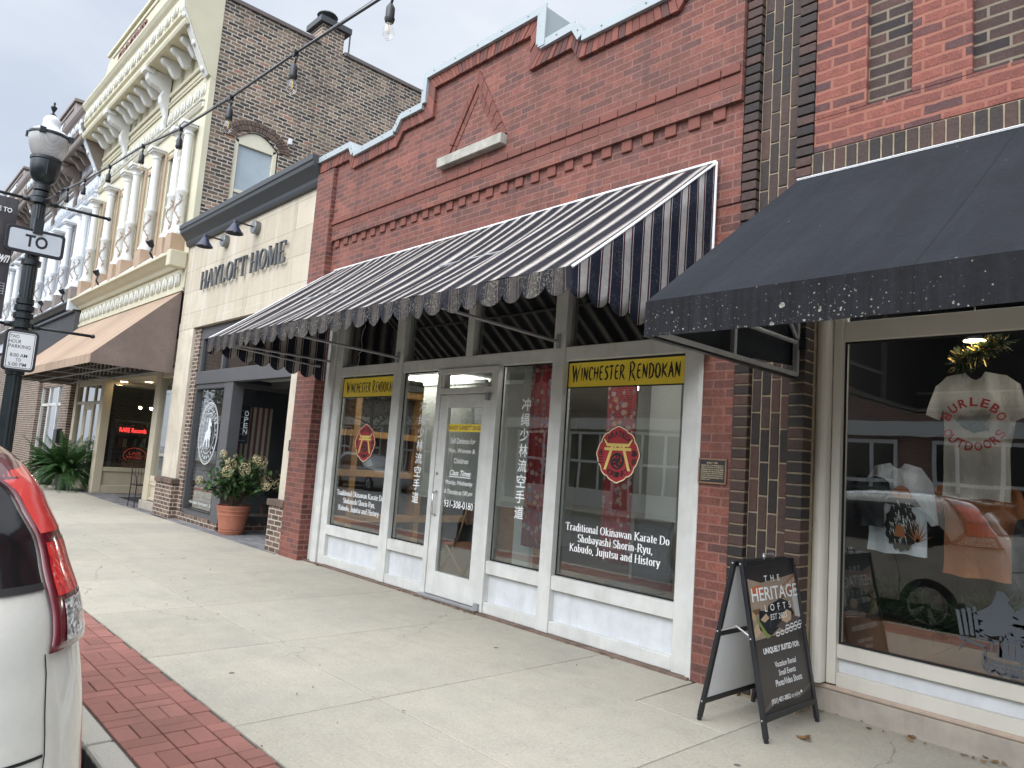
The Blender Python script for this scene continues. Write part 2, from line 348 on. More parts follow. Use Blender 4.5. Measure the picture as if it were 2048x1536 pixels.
M['cream_white'] = plain('cream_white', (.64, .64, .61, 1), .6, .05, 2, bump=.05, streak=.1, scol=(.5, .5, .46, 1))
M['cream_relief'] = plain('cream_relief', (.63, .625, .56, 1), .6, .06, 6, bump=.1)
M['white_paint'] = plain('white_paint', (.66, .68, .69, 1), .55, .05, 2, bump=.04, streak=.1, scol=(.55, .55, .55, 1))
M['tan_paint'] = plain('tan_paint', (.40, .285, .195, 1), .6, .08, 3, bump=.04)
M['gold_leaf'] = plain('gold_leaf', (.36, .25, .165, 1), .5, .2, 14, bump=.1)
M['brown_leaf'] = plain('brown_leaf', (.24, .19, .16, 1), .5, .2, 14, bump=.1)
M['pale_white'] = plain('pale_white', (.58, .61, .645, 1), .6, .05, 2, bump=.04, streak=.12, scol=(.5, .52, .55, 1))
M['pale_relief'] = plain('pale_relief', (.62, .65, .69, 1), .6, .06, 6, bump=.1)
M['taupe'] = plain('taupe', (.22, .185, .165, 1), .6, .1, 3, bump=.05, streak=.2, scol=(.14, .12, .11, 1))
M['taupe_dark'] = plain('taupe_dark', (.17, .135, .115, 1), .6, .1, 3, bump=.05)
M['taupe_relief'] = plain('taupe_relief', (.32, .28, .25, 1), .6, .08, 8, bump=.1)
M['shop_cream_pale'] = plain('shop_cream_pale', (.70, .65, .50, 1), .55, .06, 3, bump=.03)
M['shop_cream'] = plain('shop_cream', (.52, .46, .34, 1), .55, .06, 3, bump=.03)
M['coping_brown'] = plain('coping_brown', (.13, .105, .10, 1), .5, .08, 3)
M['roof_dark'] = plain('roof_dark', (.06, .06, .062, 1), .9, .2, 2)
M['black_metal'] = plain('black_metal', (.012, .013, .016, 1), .38, .1, 5, bump=.03)
M['lamp_black'] = plain('lamp_black', (.010, .016, .018, 1), .3, .1, 5, bump=.04)
M['navy_shade'] = plain('navy_shade', (.016, .022, .05, 1), .35, .05, 5, bump=0)
M['steel_plate'] = plain('steel_plate', (.22, .23, .23, 1), .4, .1, 5, metal=.6, bump=0)
M['bar_metal'] = plain('bar_metal', (.33, .33, .34, 1), .5, .1, 8, metal=.4, bump=.03)
M['handle_metal'] = plain('handle_metal', (.6, .6, .6, 1), .3, .05, 8, metal=.9, bump=0)
M['bronze'] = plain('bronze', (.020, .018, .020, 1), .45, .1, 30, bump=.02)
M['bronze_trim'] = plain('bronze_trim', (.30, .19, .12, 1), .45, .1, 30, metal=.5, bump=0)
M['sign_white'] = plain('sign_white', (.72, .73, .74, 1), .5, .04, 3, bump=0)
M['sign_grey'] = plain('sign_grey', (.52, .56, .60, 1), .5, .04, 3, bump=0)
M['sign_black'] = plain('sign_black', (.014, .014, .020, 1), .5, .05, 3, bump=0)
M['ink_black'] = plain('ink_black', (.012, .010, .010, 1), .5, .05, 3, bump=0)
M['vinyl_white'] = plain('vinyl_white', (.88, .89, .89, 1), .5, .03, 3, bump=0)
M['vinyl_yellow'] = plain('vinyl_yellow', (.86, .66, .055, 1), .5, .06, 2, bump=.02)
M['gold'] = plain('gold', (.72, .55, .16, 1), .45, .08, 9, bump=0)
M['pale_gold'] = plain('pale_gold', (.78, .66, .42, 1), .45, .08, 9, bump=0)
M['emblem_red'] = plain('emblem_red', (.36, .022, .030, 1), .45, .06, 9, bump=0)
M['letter_grey'] = plain('letter_grey', (.10, .105, .11, 1), .45, .1, 9, bump=.02)
M['letter_rust'] = plain('letter_rust', (.20, .10, .085, 1), .6, .1, 9, bump=.02)
# glass
M['glass'] = glass('glass', refl=1.9)
M['glass_dark'] = glass('glass_dark', (.55, .58, .60, 1), refl=2.0)
M['bulb_glass'] = glass('bulb_glass', (.97, .96, .95, 1))
def upper_glass(name, col):
    t = NT(name); co = t.coord()
    sl = t.math('FRACT', t.math('MULTIPLY', t.n('SeparateXYZ', {0: co}).outputs[2], 22))
    c = t.mix(.25, col, t.ramp(sl, [(0, g(.75)), (.8, g(1.1)), (.9, g(.5))]), 'MULTIPLY')
    c = t.mix(.4, c, t.ramp(t.noise(1.2, 3, co), [(.3, g(.6)), (.7, g(1.2))]), 'MULTIPLY')
    t.principled(c, .08, 0, t.bump(t.noise(1.3, 2, co), .15, .004), Specular_IOR_Level=.9); return t.m
M['blind_glass'] = upper_glass('blind_glass', (.40, .46, .49, 1))
M['upper_glass'] = upper_glass('upper_glass', (.16, .16, .20, 1))
# fabric
NAVY, CREAM, MAR, WH = (.014, .018, .034, 1), (.42, .405, .385, 1), (.075, .018, .026, 1), (.56, .56, .56, 1)
NAVY_F, CREAM_F, MAR_F = (.018, .0175, .026, 1), (.47, .435, .395, 1), (.05, .03, .034, 1)
def seq(n_, c_, m_, w_): return [(0, n_), (.40, w_), (.43, m_), (.50, w_), (.515, c_), (.85, w_), (.865, m_), (.94, w_)]
PER = .213
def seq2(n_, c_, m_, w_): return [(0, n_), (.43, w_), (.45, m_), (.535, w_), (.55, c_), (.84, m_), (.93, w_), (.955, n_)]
M['awn_side'] = stripes('awn_side', 'Y', PER, .02, seq2(NAVY, CREAM, MAR, WH), lichen=.15)
def seq3(n_, c_, l_): return [(0, n_), (.47, c_), (.49, l_), (.535, c_), (.55, l_), (.575, c_), (.82, l_), (.86, c_), (.88, n_)]
M['awn_top'] = stripes('awn_top', 'X', PER, .05, seq3(NAVY_F, CREAM_F, MAR_F), lichen=.10)
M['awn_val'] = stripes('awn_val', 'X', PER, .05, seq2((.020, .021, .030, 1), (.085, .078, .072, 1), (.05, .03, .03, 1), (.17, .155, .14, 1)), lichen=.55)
def canvas(name, col, lichen=0, seam=0, var=.12):
    t = NT(name); co = t.coord(); X_, Y_, Z_ = t.n('SeparateXYZ', {0: co}).outputs
    c = t.ramp(t.noise(2.2, 5, co, .6), [(.3, sc4(col, 1-var)), (.7, sc4(col, 1+var))])
    pn_ = t.math('DIVIDE', t.math('ADD', X_, 102.33), 1.05)
    hs_ = t.n('TexWhiteNoise', {'W': t.math('FLOOR', pn_)}, noise_dimensions='1D').outputs[0]
    c = t.mix(1, c, t.ramp(hs_, [(0, g(.86)), (1, g(1.12))]), 'MULTIPLY')                                # cloth widths
    run = t.noise(1, 6, t.swz('XYZ', (7, .9, .9), co), .7)
    c = t.mix(t.math('MULTIPLY', t.ramp(run, [(.45, g(0)), (.72, g(1))]), .28), c, sc4(col, 2.1))          # faded runs
    c = t.mix(.6, c, t.ramp(t.noise(60, 4, co, .7), [(.35, g(.75)), (.65, g(1.2))]), 'MULTIPLY')
    sm_ = t.math('LESS_THAN', t.math('ABSOLUTE', t.math('SUBTRACT', t.math('FRACT', pn_), .5)), .004)
    c = t.mix(t.math('MULTIPLY', sm_, .55), c, sc4(col, .4))
    if lichen:
        st = t.noise(1, 6, t.swz('XYZ', (22, 4, .9), co), .72)
        c = t.mix(t.ramp(st, [(.38, g(0)), (.66, g(.85))]), c, (.010, .0095, .010, 1))
        low = t.ramp(t.math('MULTIPLY', t.math('SUBTRACT', 2.43, Z_), 5.0), [(0, g(.15)), (.55, g(.6)), (1, g(1))])
        patch_ = t.ramp(t.noise(1.9, 4, co), [(.40, g(0)), (.60, g(1))])
        for scl, lim, fr, amt in ((20, .22, .62, .85), (44, .26, .55, .8), (85, .30, .5, .6)):
            wv = t.n('VectorMath', {0: co, 1: t.n('VectorMath', {0: t.n('TexNoise', {'Scale': scl*1.6, 'Detail': 3, 'Vector': co}).outputs[1], 1: (.5/scl, .5/scl, .5/scl)}, operation='MULTIPLY').outputs[0]}, operation='ADD').outputs[0]
            vo = t.n('TexVoronoi', {'Scale': scl, 'Vector': wv}, feature='F1')
            rnd_ = t.n('SeparateXYZ', {0: vo.outputs['Color']}).outputs
            thr = t.math('MULTIPLY', t.math('MULTIPLY', low, t.math('ADD', t.math('MULTIPLY', patch_, .8), .2)), fr)
            keep = t.math('LESS_THAN', rnd_[0], thr)
            spot = t.math('MULTIPLY', keep, t.math('LESS_THAN', vo.outputs['Distance'], t.math('MULTIPLY', t.math('ADD', rnd_[1], .25), lim)))
            c = t.mix(t.math('MULTIPLY', spot, amt*lichen), c, t.ramp(t.noise(70, 3, co), [(.38, (.12, .12, .10, 1)), (.62, (.36, .36, .31, 1))]))
    else:
        v3 = t.n('TexVoronoi', {'Scale': 7, 'Vector': co}, feature='F1')
        s3 = t.math('MULTIPLY', t.math('LESS_THAN', v3.outputs['Distance'], .035), t.math('GREATER_THAN', t.n('SeparateXYZ', {0: v3.outputs['Color']}).outputs[1], .5))
        c = t.mix(t.math('MULTIPLY', s3, .35), c, (.4, .4, .38, 1))
    t.principled(c, .9, 0, t.bump(t.noise(4, 4, co), .35, .03), Specular_IOR_Level=.2); return t.m
M['black_canvas'] = canvas('black_canvas', (.0175, .0195, .0245, 1))
M['black_valance'] = canvas('black_valance', (.020, .0205, .024, 1), .95)
M['brown_canvas'] = canvas('brown_canvas', (.335, .245, .178, 1), var=.05)
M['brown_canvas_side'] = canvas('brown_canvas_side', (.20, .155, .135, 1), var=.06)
M['dark_lining'] = plain('dark_lining', (.014, .015, .024, 1), .9, .2, 4)
def floral():
    t = NT('red_floral'); co = t.coord()
    c = t.mix(.5, (.20, .012, .02, 1), t.ramp(t.noise(6, 4, co), [(.3, g(.5)), (.7, g(1.3))]), 'MULTIPLY')
    v = t.n('TexVoronoi', {'Scale': 15, 'Vector': co}, feature='F1')
    cl = t.ramp(t.n('SeparateXYZ', {0: v.outputs['Color']}).outputs[0], [(0, (.30, .17, .12, 1)), (.35, (.12, .09, .13, 1)), (.6, (.26, .20, .20, 1)), (.8, (.20, .03, .03, 1)), (1, (.33, .22, .09, 1))], 'CONSTANT')
    c = t.mix(t.math('LESS_THAN', v.outputs['Distance'], .42), c, cl)
    v2 = t.n('TexVoronoi', {'Scale': 30, 'Vector': co}, feature='F1')
    c = t.mix(t.math('LESS_THAN', v2.outputs['Distance'], .22), c, (.20, .03, .04, 1))
    t.principled(c, .8); return t.m
M['red_floral'] = floral()
M['blind_white'] = plain('blind_white', (.52, .52, .50, 1), .7, .05, 3, bump=.02)
M['wood'] = plain('wood', (.42, .22, .075, 1), .55, .25, 5, bump=.1)
M['wood_dark'] = plain('wood_dark', (.20, .085, .04, 1), .55, .2, 5, bump=.1)
M['room_pale'] = plain('room_pale', (.42, .44, .41, 1), .9, .05, 2, bump=.03)
M['room_grey'] = plain('room_grey', (.28, .28, .28, 1), .9, .06, 2, bump=.03)
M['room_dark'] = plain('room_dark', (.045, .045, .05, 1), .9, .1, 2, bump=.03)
M['room_floor'] = plain('room_floor', (.11, .085, .07, 1), .7, .1, 2, bump=.05)
M['ceiling_panel'] = emit('ceiling_panel', (1, .97, .88, 1), 14)
M['warm_lamp'] = emit('warm_lamp', (1, .72, .38, 1), 22)
M['neon_red'] = emit('neon_red', (1, .05, .045, 1), 3.2)
M['neon_dim'] = emit('neon_dim', (1, .12, .08, 1), .35)
M['terracotta'] = plain('terracotta', (.36, .135, .08, 1), .75, .12, 8, bump=.15)
def leafy(name, c1, c2, c3=None, tr=.25):
    t = NT(name); r_ = t.n('NewGeometry').outputs['Random Per Island']
    c = t.ramp(r_, [(0, c1), (.6, c2), (1, c3 or c2)])
    p = t.n('BsdfPrincipled', {'Base Color': c, 'Roughness': .55})
    tl = t.n('BsdfTranslucent', {'Color': c}); ms = t.n('MixShader', {0: tr, 1: p.outputs[0], 2: tl.outputs[0]})
    t.nt.links.new(ms.outputs[0], t.out.inputs[0]); return t.m
M['leaf'] = leafy('leaf', (.022, .055, .016, 1), (.05, .11, .03, 1), (.085, .15, .045, 1))
M['fern_leaf'] = leafy('fern_leaf', (.02, .06, .014, 1), (.045, .115, .03, 1), (.075, .16, .045, 1))
M['tree_leaf'] = leafy('tree_leaf', (.02, .04, .012, 1), (.045, .085, .025, 1), (.07, .11, .03, 1))
M['pine'] = leafy('pine', (.016, .035, .018, 1), (.03, .06, .028, 1), (.06, .09, .04, 1))
M['tinsel'] = plain('tinsel', (.55, .36, .10, 1), .25, .3, 30, metal=.8, bump=0)
M['flower'] = leafy('flower', (.42, .40, .20, 1), (.58, .52, .30, 1), (.60, .40, .26, 1))
M['bark'] = plain('bark', (.14, .10, .07, 1), .9, .2, 20, bump=.4)
M['dry_leaf'] = leafy('dry_leaf', (.22, .12, .05, 1), (.12, .07, .035, 1), (.32, .20, .09, 1), tr=0)
M['soil'] = plain('soil', (.035, .025, .018, 1), .95, .2, 20, bump=.4)
M['mat_black'] = plain('mat_black', (.018, .018, .02, 1), .95, .1, 30, bump=.3)
# car
def carpaint(name, col):
    t = NT(name); co = t.coord()
    c = t.mix(.25, col, t.ramp(t.noise(2.5, 4, co), [(.3, g(.9)), (.7, g(1.05))]), 'MULTIPLY')
    dz = t.n('SeparateXYZ', {0: co}).outputs[2]
    road = t.math('MULTIPLY', t.ramp(t.noise(26, 5, co, .75), [(.42, g(0)), (.62, g(1))]), t.ramp(dz, [(.15, g(.45)), (.7, g(.06))]))
    c = t.mix(road, c, (.22, .20, .17, 1))                                                         # road film low on the panels
    t.principled(c, .26, .05, t.bump(t.noise(2.2, 2, co), .04, .01), Coat_Weight=1.0, Coat_Roughness=.03, Specular_IOR_Level=.5); return t.m
M['pearl'] = carpaint('pearl', (.66, .66, .60, 1)); M['silver'] = carpaint('silver', (.36, .38, .40, 1))
M['car_glass'] = plain('car_glass', (.004, .005, .007, 1), .11, .02, 3, bump=0, Specular_IOR_Level=.5)
M['car_black'] = plain('car_black', (.012, .012, .013, 1), .6, .1, 9, bump=.05)
M['tyre'] = plain('tyre', (.018, .018, .018, 1), .85, .1, 9, bump=.2)
M['alloy'] = plain('alloy', (.5, .5, .5, 1), .3, .05, 9, metal=.8, bump=0)
M['gap'] = plain('gap', (.01, .01, .01, 1), .8, .05, 9, bump=0)
M['chrome'] = plain('chrome', (.75, .75, .76, 1), .12, .03, 9, metal=1, bump=0)
def lens(name, c1, c2, axis_scale=(70, 70, 30)):
    t = NT(name); co = t.coord(); vo = t.n('TexVoronoi', {'Scale': 1, 'Vector': t.swz('XYZ', axis_scale, co)}, feature='F1')
    c = t.ramp(t.n('SeparateXYZ', {0: vo.outputs['Color']}).outputs[0], [(.1, c1), (.9, c2)])
    t.principled(c, .22, 0, t.bump(vo.outputs['Distance'], .5, .006), Coat_Weight=1.0, Coat_Roughness=.03); return t.m
M['lens_red'] = lens('lens_red', (.50, .016, .020, 1), (.80, .05, .045, 1), (55, 55, 18))
M['lens_smooth'] = lens('lens_smooth', (.70, .050, .045, 1), (.76, .06, .05, 1), (3, 3, 3))
M['lens_dark'] = plain('lens_dark', (.11, .006, .014, 1), .2, .05, 9, bump=0, Coat_Weight=1.0)
M['lens_clear'] = lens('lens_clear', (.12, .12, .12, 1), (.85, .85, .84, 1), (95, 95, 120))
M['lens_amber'] = lens('lens_amber', (.45, .13, .03, 1), (.75, .55, .4, 1), (95, 95, 120))
# shirts
def cloth(name, col): 
    t = NT(name); co = t.coord()
    c = t.ramp(t.noise(90, 3, co), [(.3, sc4(col, .9)), (.7, sc4(col, 1.06))])
    t.principled(c, .9, 0, t.bump(t.noise(1, 3, t.swz('XYZ', (16, 16, 3), co)), .6, .03)); return t.m
M['tee_beige'] = cloth('tee_beige', (.55, .50, .46, 1)); M['tee_white'] = cloth('tee_white', (.72, .75, .82, 1))
M['tee_dark'] = cloth('tee_dark', (.03, .035, .045, 1)); M['tee_orange'] = cloth('tee_orange', (.46, .17, .075, 1))
M['print_red'] = plain('print_red', (.40, .035, .04, 1), .8, .1, 40, bump=0)
M['print_grey'] = plain('print_grey', (.10, .12, .12, 1), .8, .4, 40, bump=0)
M['decal_grey'] = plain('decal_grey', (.072, .082, .095, 1), .6, .08, 8, bump=0)

# ================================================================ lettering
def arc(cx, cy_, rx, ry, a0, a1, n=10):
    return [(cx+rx*math.cos(R(a0+(a1-a0)*i/n)), cy_+ry*math.sin(R(a0+(a1-a0)*i/n))) for i in range(n+1)]
xh = .66
SERIF = {   # width, strokes (skeletons of a roman face; thick and thin come from the stroke's direction)
 'T': (.72, [[(.36, 0), (.36, 1)], [(.03, 1), (.69, 1)]]),
 'O': (.80, [arc(.40, .5, .31, .5, 90, 450, 22)]),
 'K': (.78, [[(.15, 0), (.15, 1)], [(.15, .42), (.64, 1)], [(.30, .56), (.68, 0)]]),
 'D': (.78, [[(.15, 0), (.15, 1)], [(.15, 1), (.34, 1)]+arc(.34, .5, .36, .5, 90, -90, 14)+[(.15, 0)]]),
 'S': (.58, [arc(.29, .74, .19, .26, 20, 270, 12)+arc(.29, .24, .21, .24, 90, -160, 12)]),
 'R': (.74, [[(.15, 0), (.15, 1)], [(.15, 1), (.34, 1)]+arc(.34, .75, .22, .25, 90, -90, 10)+[(.15, .5)], [(.36, .5), (.68, 0)]]),
 'J': (.46, [[(.30, 1), (.30, .2)]+arc(.17, .18, .13, .2, 0, -150, 8)]),
 'H': (.82, [[(.15, 0), (.15, 1)], [(.67, 0), (.67, 1)], [(.15, .52), (.67, .52)]]),
 'A': (.76, [[(.10, 0), (.38, 1)], [(.38, 1), (.68, 0)], [(.20, .34), (.56, .34)]]),
 'Y': (.74, [[(.08, 1), (.37, .48)], [(.66, 1), (.37, .48)], [(.37, .48), (.37, 0)]]),
 'L': (.64, [[(.15, 0), (.15, 1)], [(.15, 0), (.58, 0)]]),
 'F': (.62, [[(.15, 0), (.15, 1)], [(.15, 1), (.58, 1)], [(.15, .53), (.44, .53)]]),
 'M': (.98, [[(.14, 0), (.16, 1)], [(.16, 1), (.48, .05)], [(.48, .05), (.81, 1)], [(.81, 1), (.84, 0)]]),
 'E': (.68, [[(.15, 0), (.15, 1)], [(.15, 1), (.60, 1)], [(.15, .53), (.46, .53)], [(.15, 0), (.62, 0)]]),
 'a': (.50, [[(.36, .08), (.36, .46)]+arc(.22, .46, .14, .20, 0, 150, 8), arc(.21, .18, .14, .18, 80, 400, 14), [(.36, .1), (.47, .03)]]),
 'b': (.54, [[(.13, 0), (.13, 1)], arc(.27, .33, .17, .33, 150, -150, 14)]),
 'd': (.56, [[(.43, 0), (.43, 1)], arc(.28, .33, .17, .33, 30, 330, 14)]),
 'e': (.48, [[(.09, .36), (.40, .36)]+arc(.25, .36, .16, .30, 0, 200, 12)+arc(.26, .30, .17, .30, 190, 325, 8)]),
 'h': (.58, [[(.13, 0), (.13, 1)], [(.13, .46)]+arc(.29, .44, .15, .22, 150, 0, 8)+[(.44, 0)]]),
 'i': (.28, [[(.14, 0), (.14, xh)], [(.14, .86), (.14, .95)]]),
 'j': (.28, [[(.16, xh), (.16, -.1)]+arc(.06, -.12, .10, .13, 0, -120, 6), [(.16, .86), (.16, .95)]]),
 'k': (.56, [[(.13, 0), (.13, 1)], [(.13, .28), (.42, xh)], [(.24, .38), (.48, 0)]]),
 'l': (.27, [[(.135, 0), (.135, 1)]]),
 'n': (.58, [[(.13, 0), (.13, xh)], [(.13, .46)]+arc(.29, .44, .15, .22, 150, 0, 8)+[(.44, 0)]]),
 'o': (.54, [arc(.27, .33, .18, .33, 90, 450, 18)]),
 'r': (.42, [[(.13, 0), (.13, xh)], [(.13, .44)]+arc(.30, .46, .15, .19, 150, 50, 6)]),
 's': (.42, [arc(.21, .49, .12, .17, 20, 270, 10)+arc(.21, .16, .14, .16, 90, -160, 10)]),
 't': (.36, [[(.17, .9), (.17, .14)]+arc(.27, .14, .10, .14, 180, 300, 6), [(.04, xh), (.32, xh)]]),
 'u': (.58, [[(.13, xh), (.13, .22)]+arc(.28, .22, .15, .22, 180, 340, 8), [(.44, xh), (.44, 0)]]),
 'w': (.78, [[(.05, xh), (.22, .02)], [(.22, .02), (.38, xh)], [(.38, xh), (.55, .02)], [(.55, .02), (.72, xh)]]),
 'y': (.52, [[(.06, xh), (.27, .04)], [(.46, xh), (.22, -.2), (.10, -.26)]]),
 '-': (.36, [[(.06, .30), (.30, .30)]]), ',': (.26, [[(.13, .08), (.12, -.06), (.07, -.16)]]), ' ': (.28, []),
 'Q': (.8, []),
}
BRUSH = {   # strokes as (x, y, width) - blobby brush lettering
 'W': (.92, [[(.02, 1, .03), (.10, .95, .15), (.20, .45, .13), (.25, 0, .05)], [(.25, 0, .05), (.33, .5, .10), (.42, .85, .12)], [(.36, 1, .04), (.46, .7, .14), (.55, .05, .06)], [(.55, .05, .06), (.70, .6, .09), (.90, 1.08, .02)]]),
 'I': (.26, [[(.08, .98, .03), (.14, .9, .12), (.13, .4, .10), (.09, 0, .03)]]),
 'N': (.66, [[(.10, 1, .04), (.15, .85, .12), (.13, .35, .10), (.05, -.03, .03)], [(.15, .95, .08), (.32, .5, .12), (.52, .05, .10)], [(.60, 1.05, .03), (.54, .7, .11), (.52, .05, .05)]]),
 'C': (.58, [[(.52, .82, .14), (.42, .97, .06), (.24, .92, .08), (.10, .6, .12), (.12, .25, .12), (.28, .03, .08), (.54, .16, .02)]]),
 'H': (.66, [[(.08, 1, .03), (.14, .85, .13), (.12, .3, .10), (.06, 0, .03)], [(.02, .48, .03), (.30, .55, .10), (.62, .58, .03)], [(.50, 1.02, .03), (.54, .8, .13), (.50, .3, .11), (.44, -.03, .03)]]),
 'E': (.58, [[(.08, .92, .03), (.30, .98, .11), (.52, 1.0, .03)], [(.16, .95, .05), (.13, .55, .12), (.12, .2, .11), (.24, .04, .09), (.54, .10, .02)], [(.12, .52, .04), (.30, .56, .09), (.46, .58, .02)]]),
 'S': (.56, [[(.50, .85, .11), (.36, .98, .06), (.18, .88, .09), (.18, .66, .11), (.38, .48, .12), (.46, .24, .12), (.30, .04, .09), (.05, .10, .02)]]),
 'T': (.62, [[(.02, .94, .03), (.26, .98, .12), (.60, .97, .03)], [(.34, .95, .05), (.33, .5, .12), (.28, .1, .10), (.20, -.02, .02)]]),
 'R': (.66, [[(.10, 1.02, .04), (.14, .8, .12), (.13, .3, .11), (.05, -.05, .03)], [(.04, .9, .03), (.28, 1.02, .08), (.50, .84, .12), (.40, .58, .09), (.18, .48, .03)], [(.24, .50, .05), (.42, .22, .12), (.64, -.04, .03)]]),
 'D': (.68, [[(.12, 1, .04), (.16, .8, .12), (.14, .3, .11), (.08, 0, .03)], [(.02, .92, .03), (.28, 1.0, .08), (.52, .82, .11), (.58, .48, .13), (.46, .14, .11), (.22, .0, .07), (.04, .02, .03)]]),
 'O': (.66, [[(.34, 1.02, .04), (.16, .86, .11), (.08, .5, .13), (.16, .14, .11), (.34, .0, .08), (.52, .16, .12), (.58, .5, .13), (.48, .86, .10), (.30, 1.0, .03)]]),
 'K': (.66, [[(.10, 1, .04), (.15, .8, .13), (.13, .3, .11), (.06, -.03, .03)], [(.62, 1.02, .03), (.46, .78, .11), (.18, .50, .06)], [(.20, .50, .06), (.40, .26, .12), (.64, .0, .03)]]),
 'A': (.66, [[(.38, 1.06, .03), (.28, .7, .10), (.12, .12, .11), (.0, -.03, .03)], [(.30, 1.0, .07), (.44, .55, .12), (.54, .08, .10), (.64, -.04, .02)], [(.10, .34, .03), (.32, .40, .08), (.52, .38, .03)]]),
 ' ': (.36, []),
}
def ribbon(pts, ws):
    L, Rr = [], []; n = len(pts)
    for i, p in enumerate(pts):
        a = pts[max(i-1, 0)]; b = pts[min(i+1, n-1)]
        dx, dy = b[0]-a[0], b[1]-a[1]; l = math.hypot(dx, dy) or 1
        nx, ny = -dy/l, dx/l; w = ws[i]/2
        L.append((p[0]+nx*w, p[1]+ny*w)); Rr.append((p[0]-nx*w, p[1]-ny*w))
    return [[L[i], Rr[i], Rr[i+1], L[i+1]] for i in range(n-1)]
def serif_polys(text, thick=.16, thin=.055, ser=.24, cond=1.0, track=.02):
    """list of strokes, each a list of quads, plus the width"""
    out = []; x = 0
    for ch in text:
        w, strokes = SERIF[ch]
        for st in strokes:
            pts = [(x+p[0]*cond, p[1]) for p in st]
            def wd(i):
                a = pts[max(i-1, 0)]; b = pts[min(i+1, len(pts)-1)]
                l = math.hypot(b[0]-a[0], b[1]-a[1]) or 1
                return thin+(thick-thin)*(abs(b[1]-a[1])/l)**1.6
            ws = [wd(i) for i in range(len(pts))]
            if len(pts) == 2 and ch in 'AYMwy' and pts[1][0] > pts[0][0] and pts[1][1] > pts[0][1]: ws = [thin*1.2]*2
            out.append(ribbon(pts, ws))
            for e_, q in ((pts[0], pts[1]), (pts[-1], pts[-2])):
                dx, dy = abs(e_[0]-q[0]), abs(e_[1]-q[1])
                ok = any(abs(e_[1]-k) < .02 for k in (0, 1, xh))
                if not ok: continue
                if dy > dx: out.append([[(e_[0]-ser/2, e_[1]-thin*.4), (e_[0]+ser/2, e_[1]-thin*.4), (e_[0]+ser/2, e_[1]+thin*.6), (e_[0]-ser/2, e_[1]+thin*.6)]])
                elif len(pts) == 2 and abs(e_[1]-1) < .02: out.append([[(e_[0]-thin*.6, 1-.20), (e_[0]+thin*.6, 1-.20), (e_[0]+thin*.6, 1.03), (e_[0]-thin*.6, 1.03)]])
                elif len(pts) == 2 and abs(e_[1]) < .02 and q[0] < e_[0]: out.append([[(e_[0]-thin*.6, -.03), (e_[0]+thin*.6, -.03), (e_[0]+thin*.6, .22), (e_[0]-thin*.6, .22)]])
        x += w*cond+track
    return out, x
def brush_polys(text, big=1.28):
    out = []; x = 0; first = True
    for ch in text:
        w, strokes = BRUSH[ch]; k = big if first else 1.0; lo = -.12 if first else 0
        for st in strokes:
            P_ = []
            for i in range(len(st)-1):
                for q in range(5):
                    t = q/5; a, b = st[i], st[i+1]
                    P_.append(tuple(a[j]+(b[j]-a[j])*t for j in range(3)))
            P_.append(st[-1])
            out.append(ribbon([(x+p[0]*k, p[1]*k+lo) for p in P_], [p[2]*1.55 for p in P_]))
        x += w*k+.05; first = ch == ' '
    return out, x
def put_polys(b, polys, width, u0, u1, v0, vcap, plane, depth=0, mi=0, lift=.0002, slope=0):
    """lay strokes out between u0 and u1, baseline v0, cap height vcap. plane(u, v, out) -> point"""
    kx = (u1-u0)/width
    for j, st in enumerate(polys):
        off = (j % 9)*lift
        for q in st:
            pts = [(u0+p[0]*kx, v0+p[1]*vcap+slope*(p[0]*kx)) for p in q]
            a = [plane(u, v, off+depth) for u, v in pts]
            if depth:
                c = [plane(u, v, 0) for u, v in pts]
                b.add(a+c, [(0, 1, 2, 3), (7, 6, 5, 4), (0, 4, 5, 1), (1, 5, 6, 2), (2, 6, 7, 3), (3, 7, 4, 0)], mi)
            else: b.add(a, [(0, 1, 2, 3)], mi)
_tc = {}
def font_mesh(body, bold=0, extrude=0):
    key = (body, bold, extrude)
    if key not in _tc:
        c = bpy.data.curves.new('t', 'FONT'); c.body = body; c.size = 1; c.offset = bold; c.extrude = extrude; c.resolution_u = 3
        o = bpy.data.objects.new('t', c); sc.collection.objects.link(o)
        bpy.context.view_layer.update()
        me = bpy.data.meshes.new_from_object(o.evaluated_get(bpy.context.evaluated_depsgraph_get()))
        vs = [tuple(v.co) for v in me.vertices]; fs = [tuple(p.vertices) for p in me.polygons]
        bpy.data.objects.remove(o); bpy.data.curves.remove(c); bpy.data.meshes.remove(me)
        _tc[key] = (vs, fs)
    return _tc[key]
def put_font(b, body, u0, u1, v0, v1, plane, depth=0, mi=0, bold=0, shear=0, keep=False, warp=None):
    """text fitted to the rectangle u0..u1 x v0..v1"""
    vs, fs = font_mesh(body, bold, .5 if depth else 0)
    xa, xb = min(v[0] for v in vs), max(v[0] for v in vs); ya, yb = min(v[1] for v in vs), max(v[1] for v in vs)
    kx = (u1-u0)/(xb-xa or 1); ky = (v1-v0)/(yb-ya or 1)
    if keep: kx = ky*(kx/abs(kx)); u0 = (u0+u1)/2-kx*(xb-xa)/2
    out = []
    for v in vs:
        u = u0+(v[0]-xa)*kx+shear*(v[1]-ya)*ky; w = v0+(v[1]-ya)*ky
        if warp: u, w = warp(u, w)
        out.append(plane(u, w, (v[2]+.5)*depth if depth else 0))
    b.add(out, fs, mi)
def facing_street(y):      # plane facing -Y: out moves towards the street
    return lambda u, v, o: (u, y-o, v)
def facing_east(x):        # plane facing +X, read along +Y
    return lambda u, v, o: (x+o, u, v)

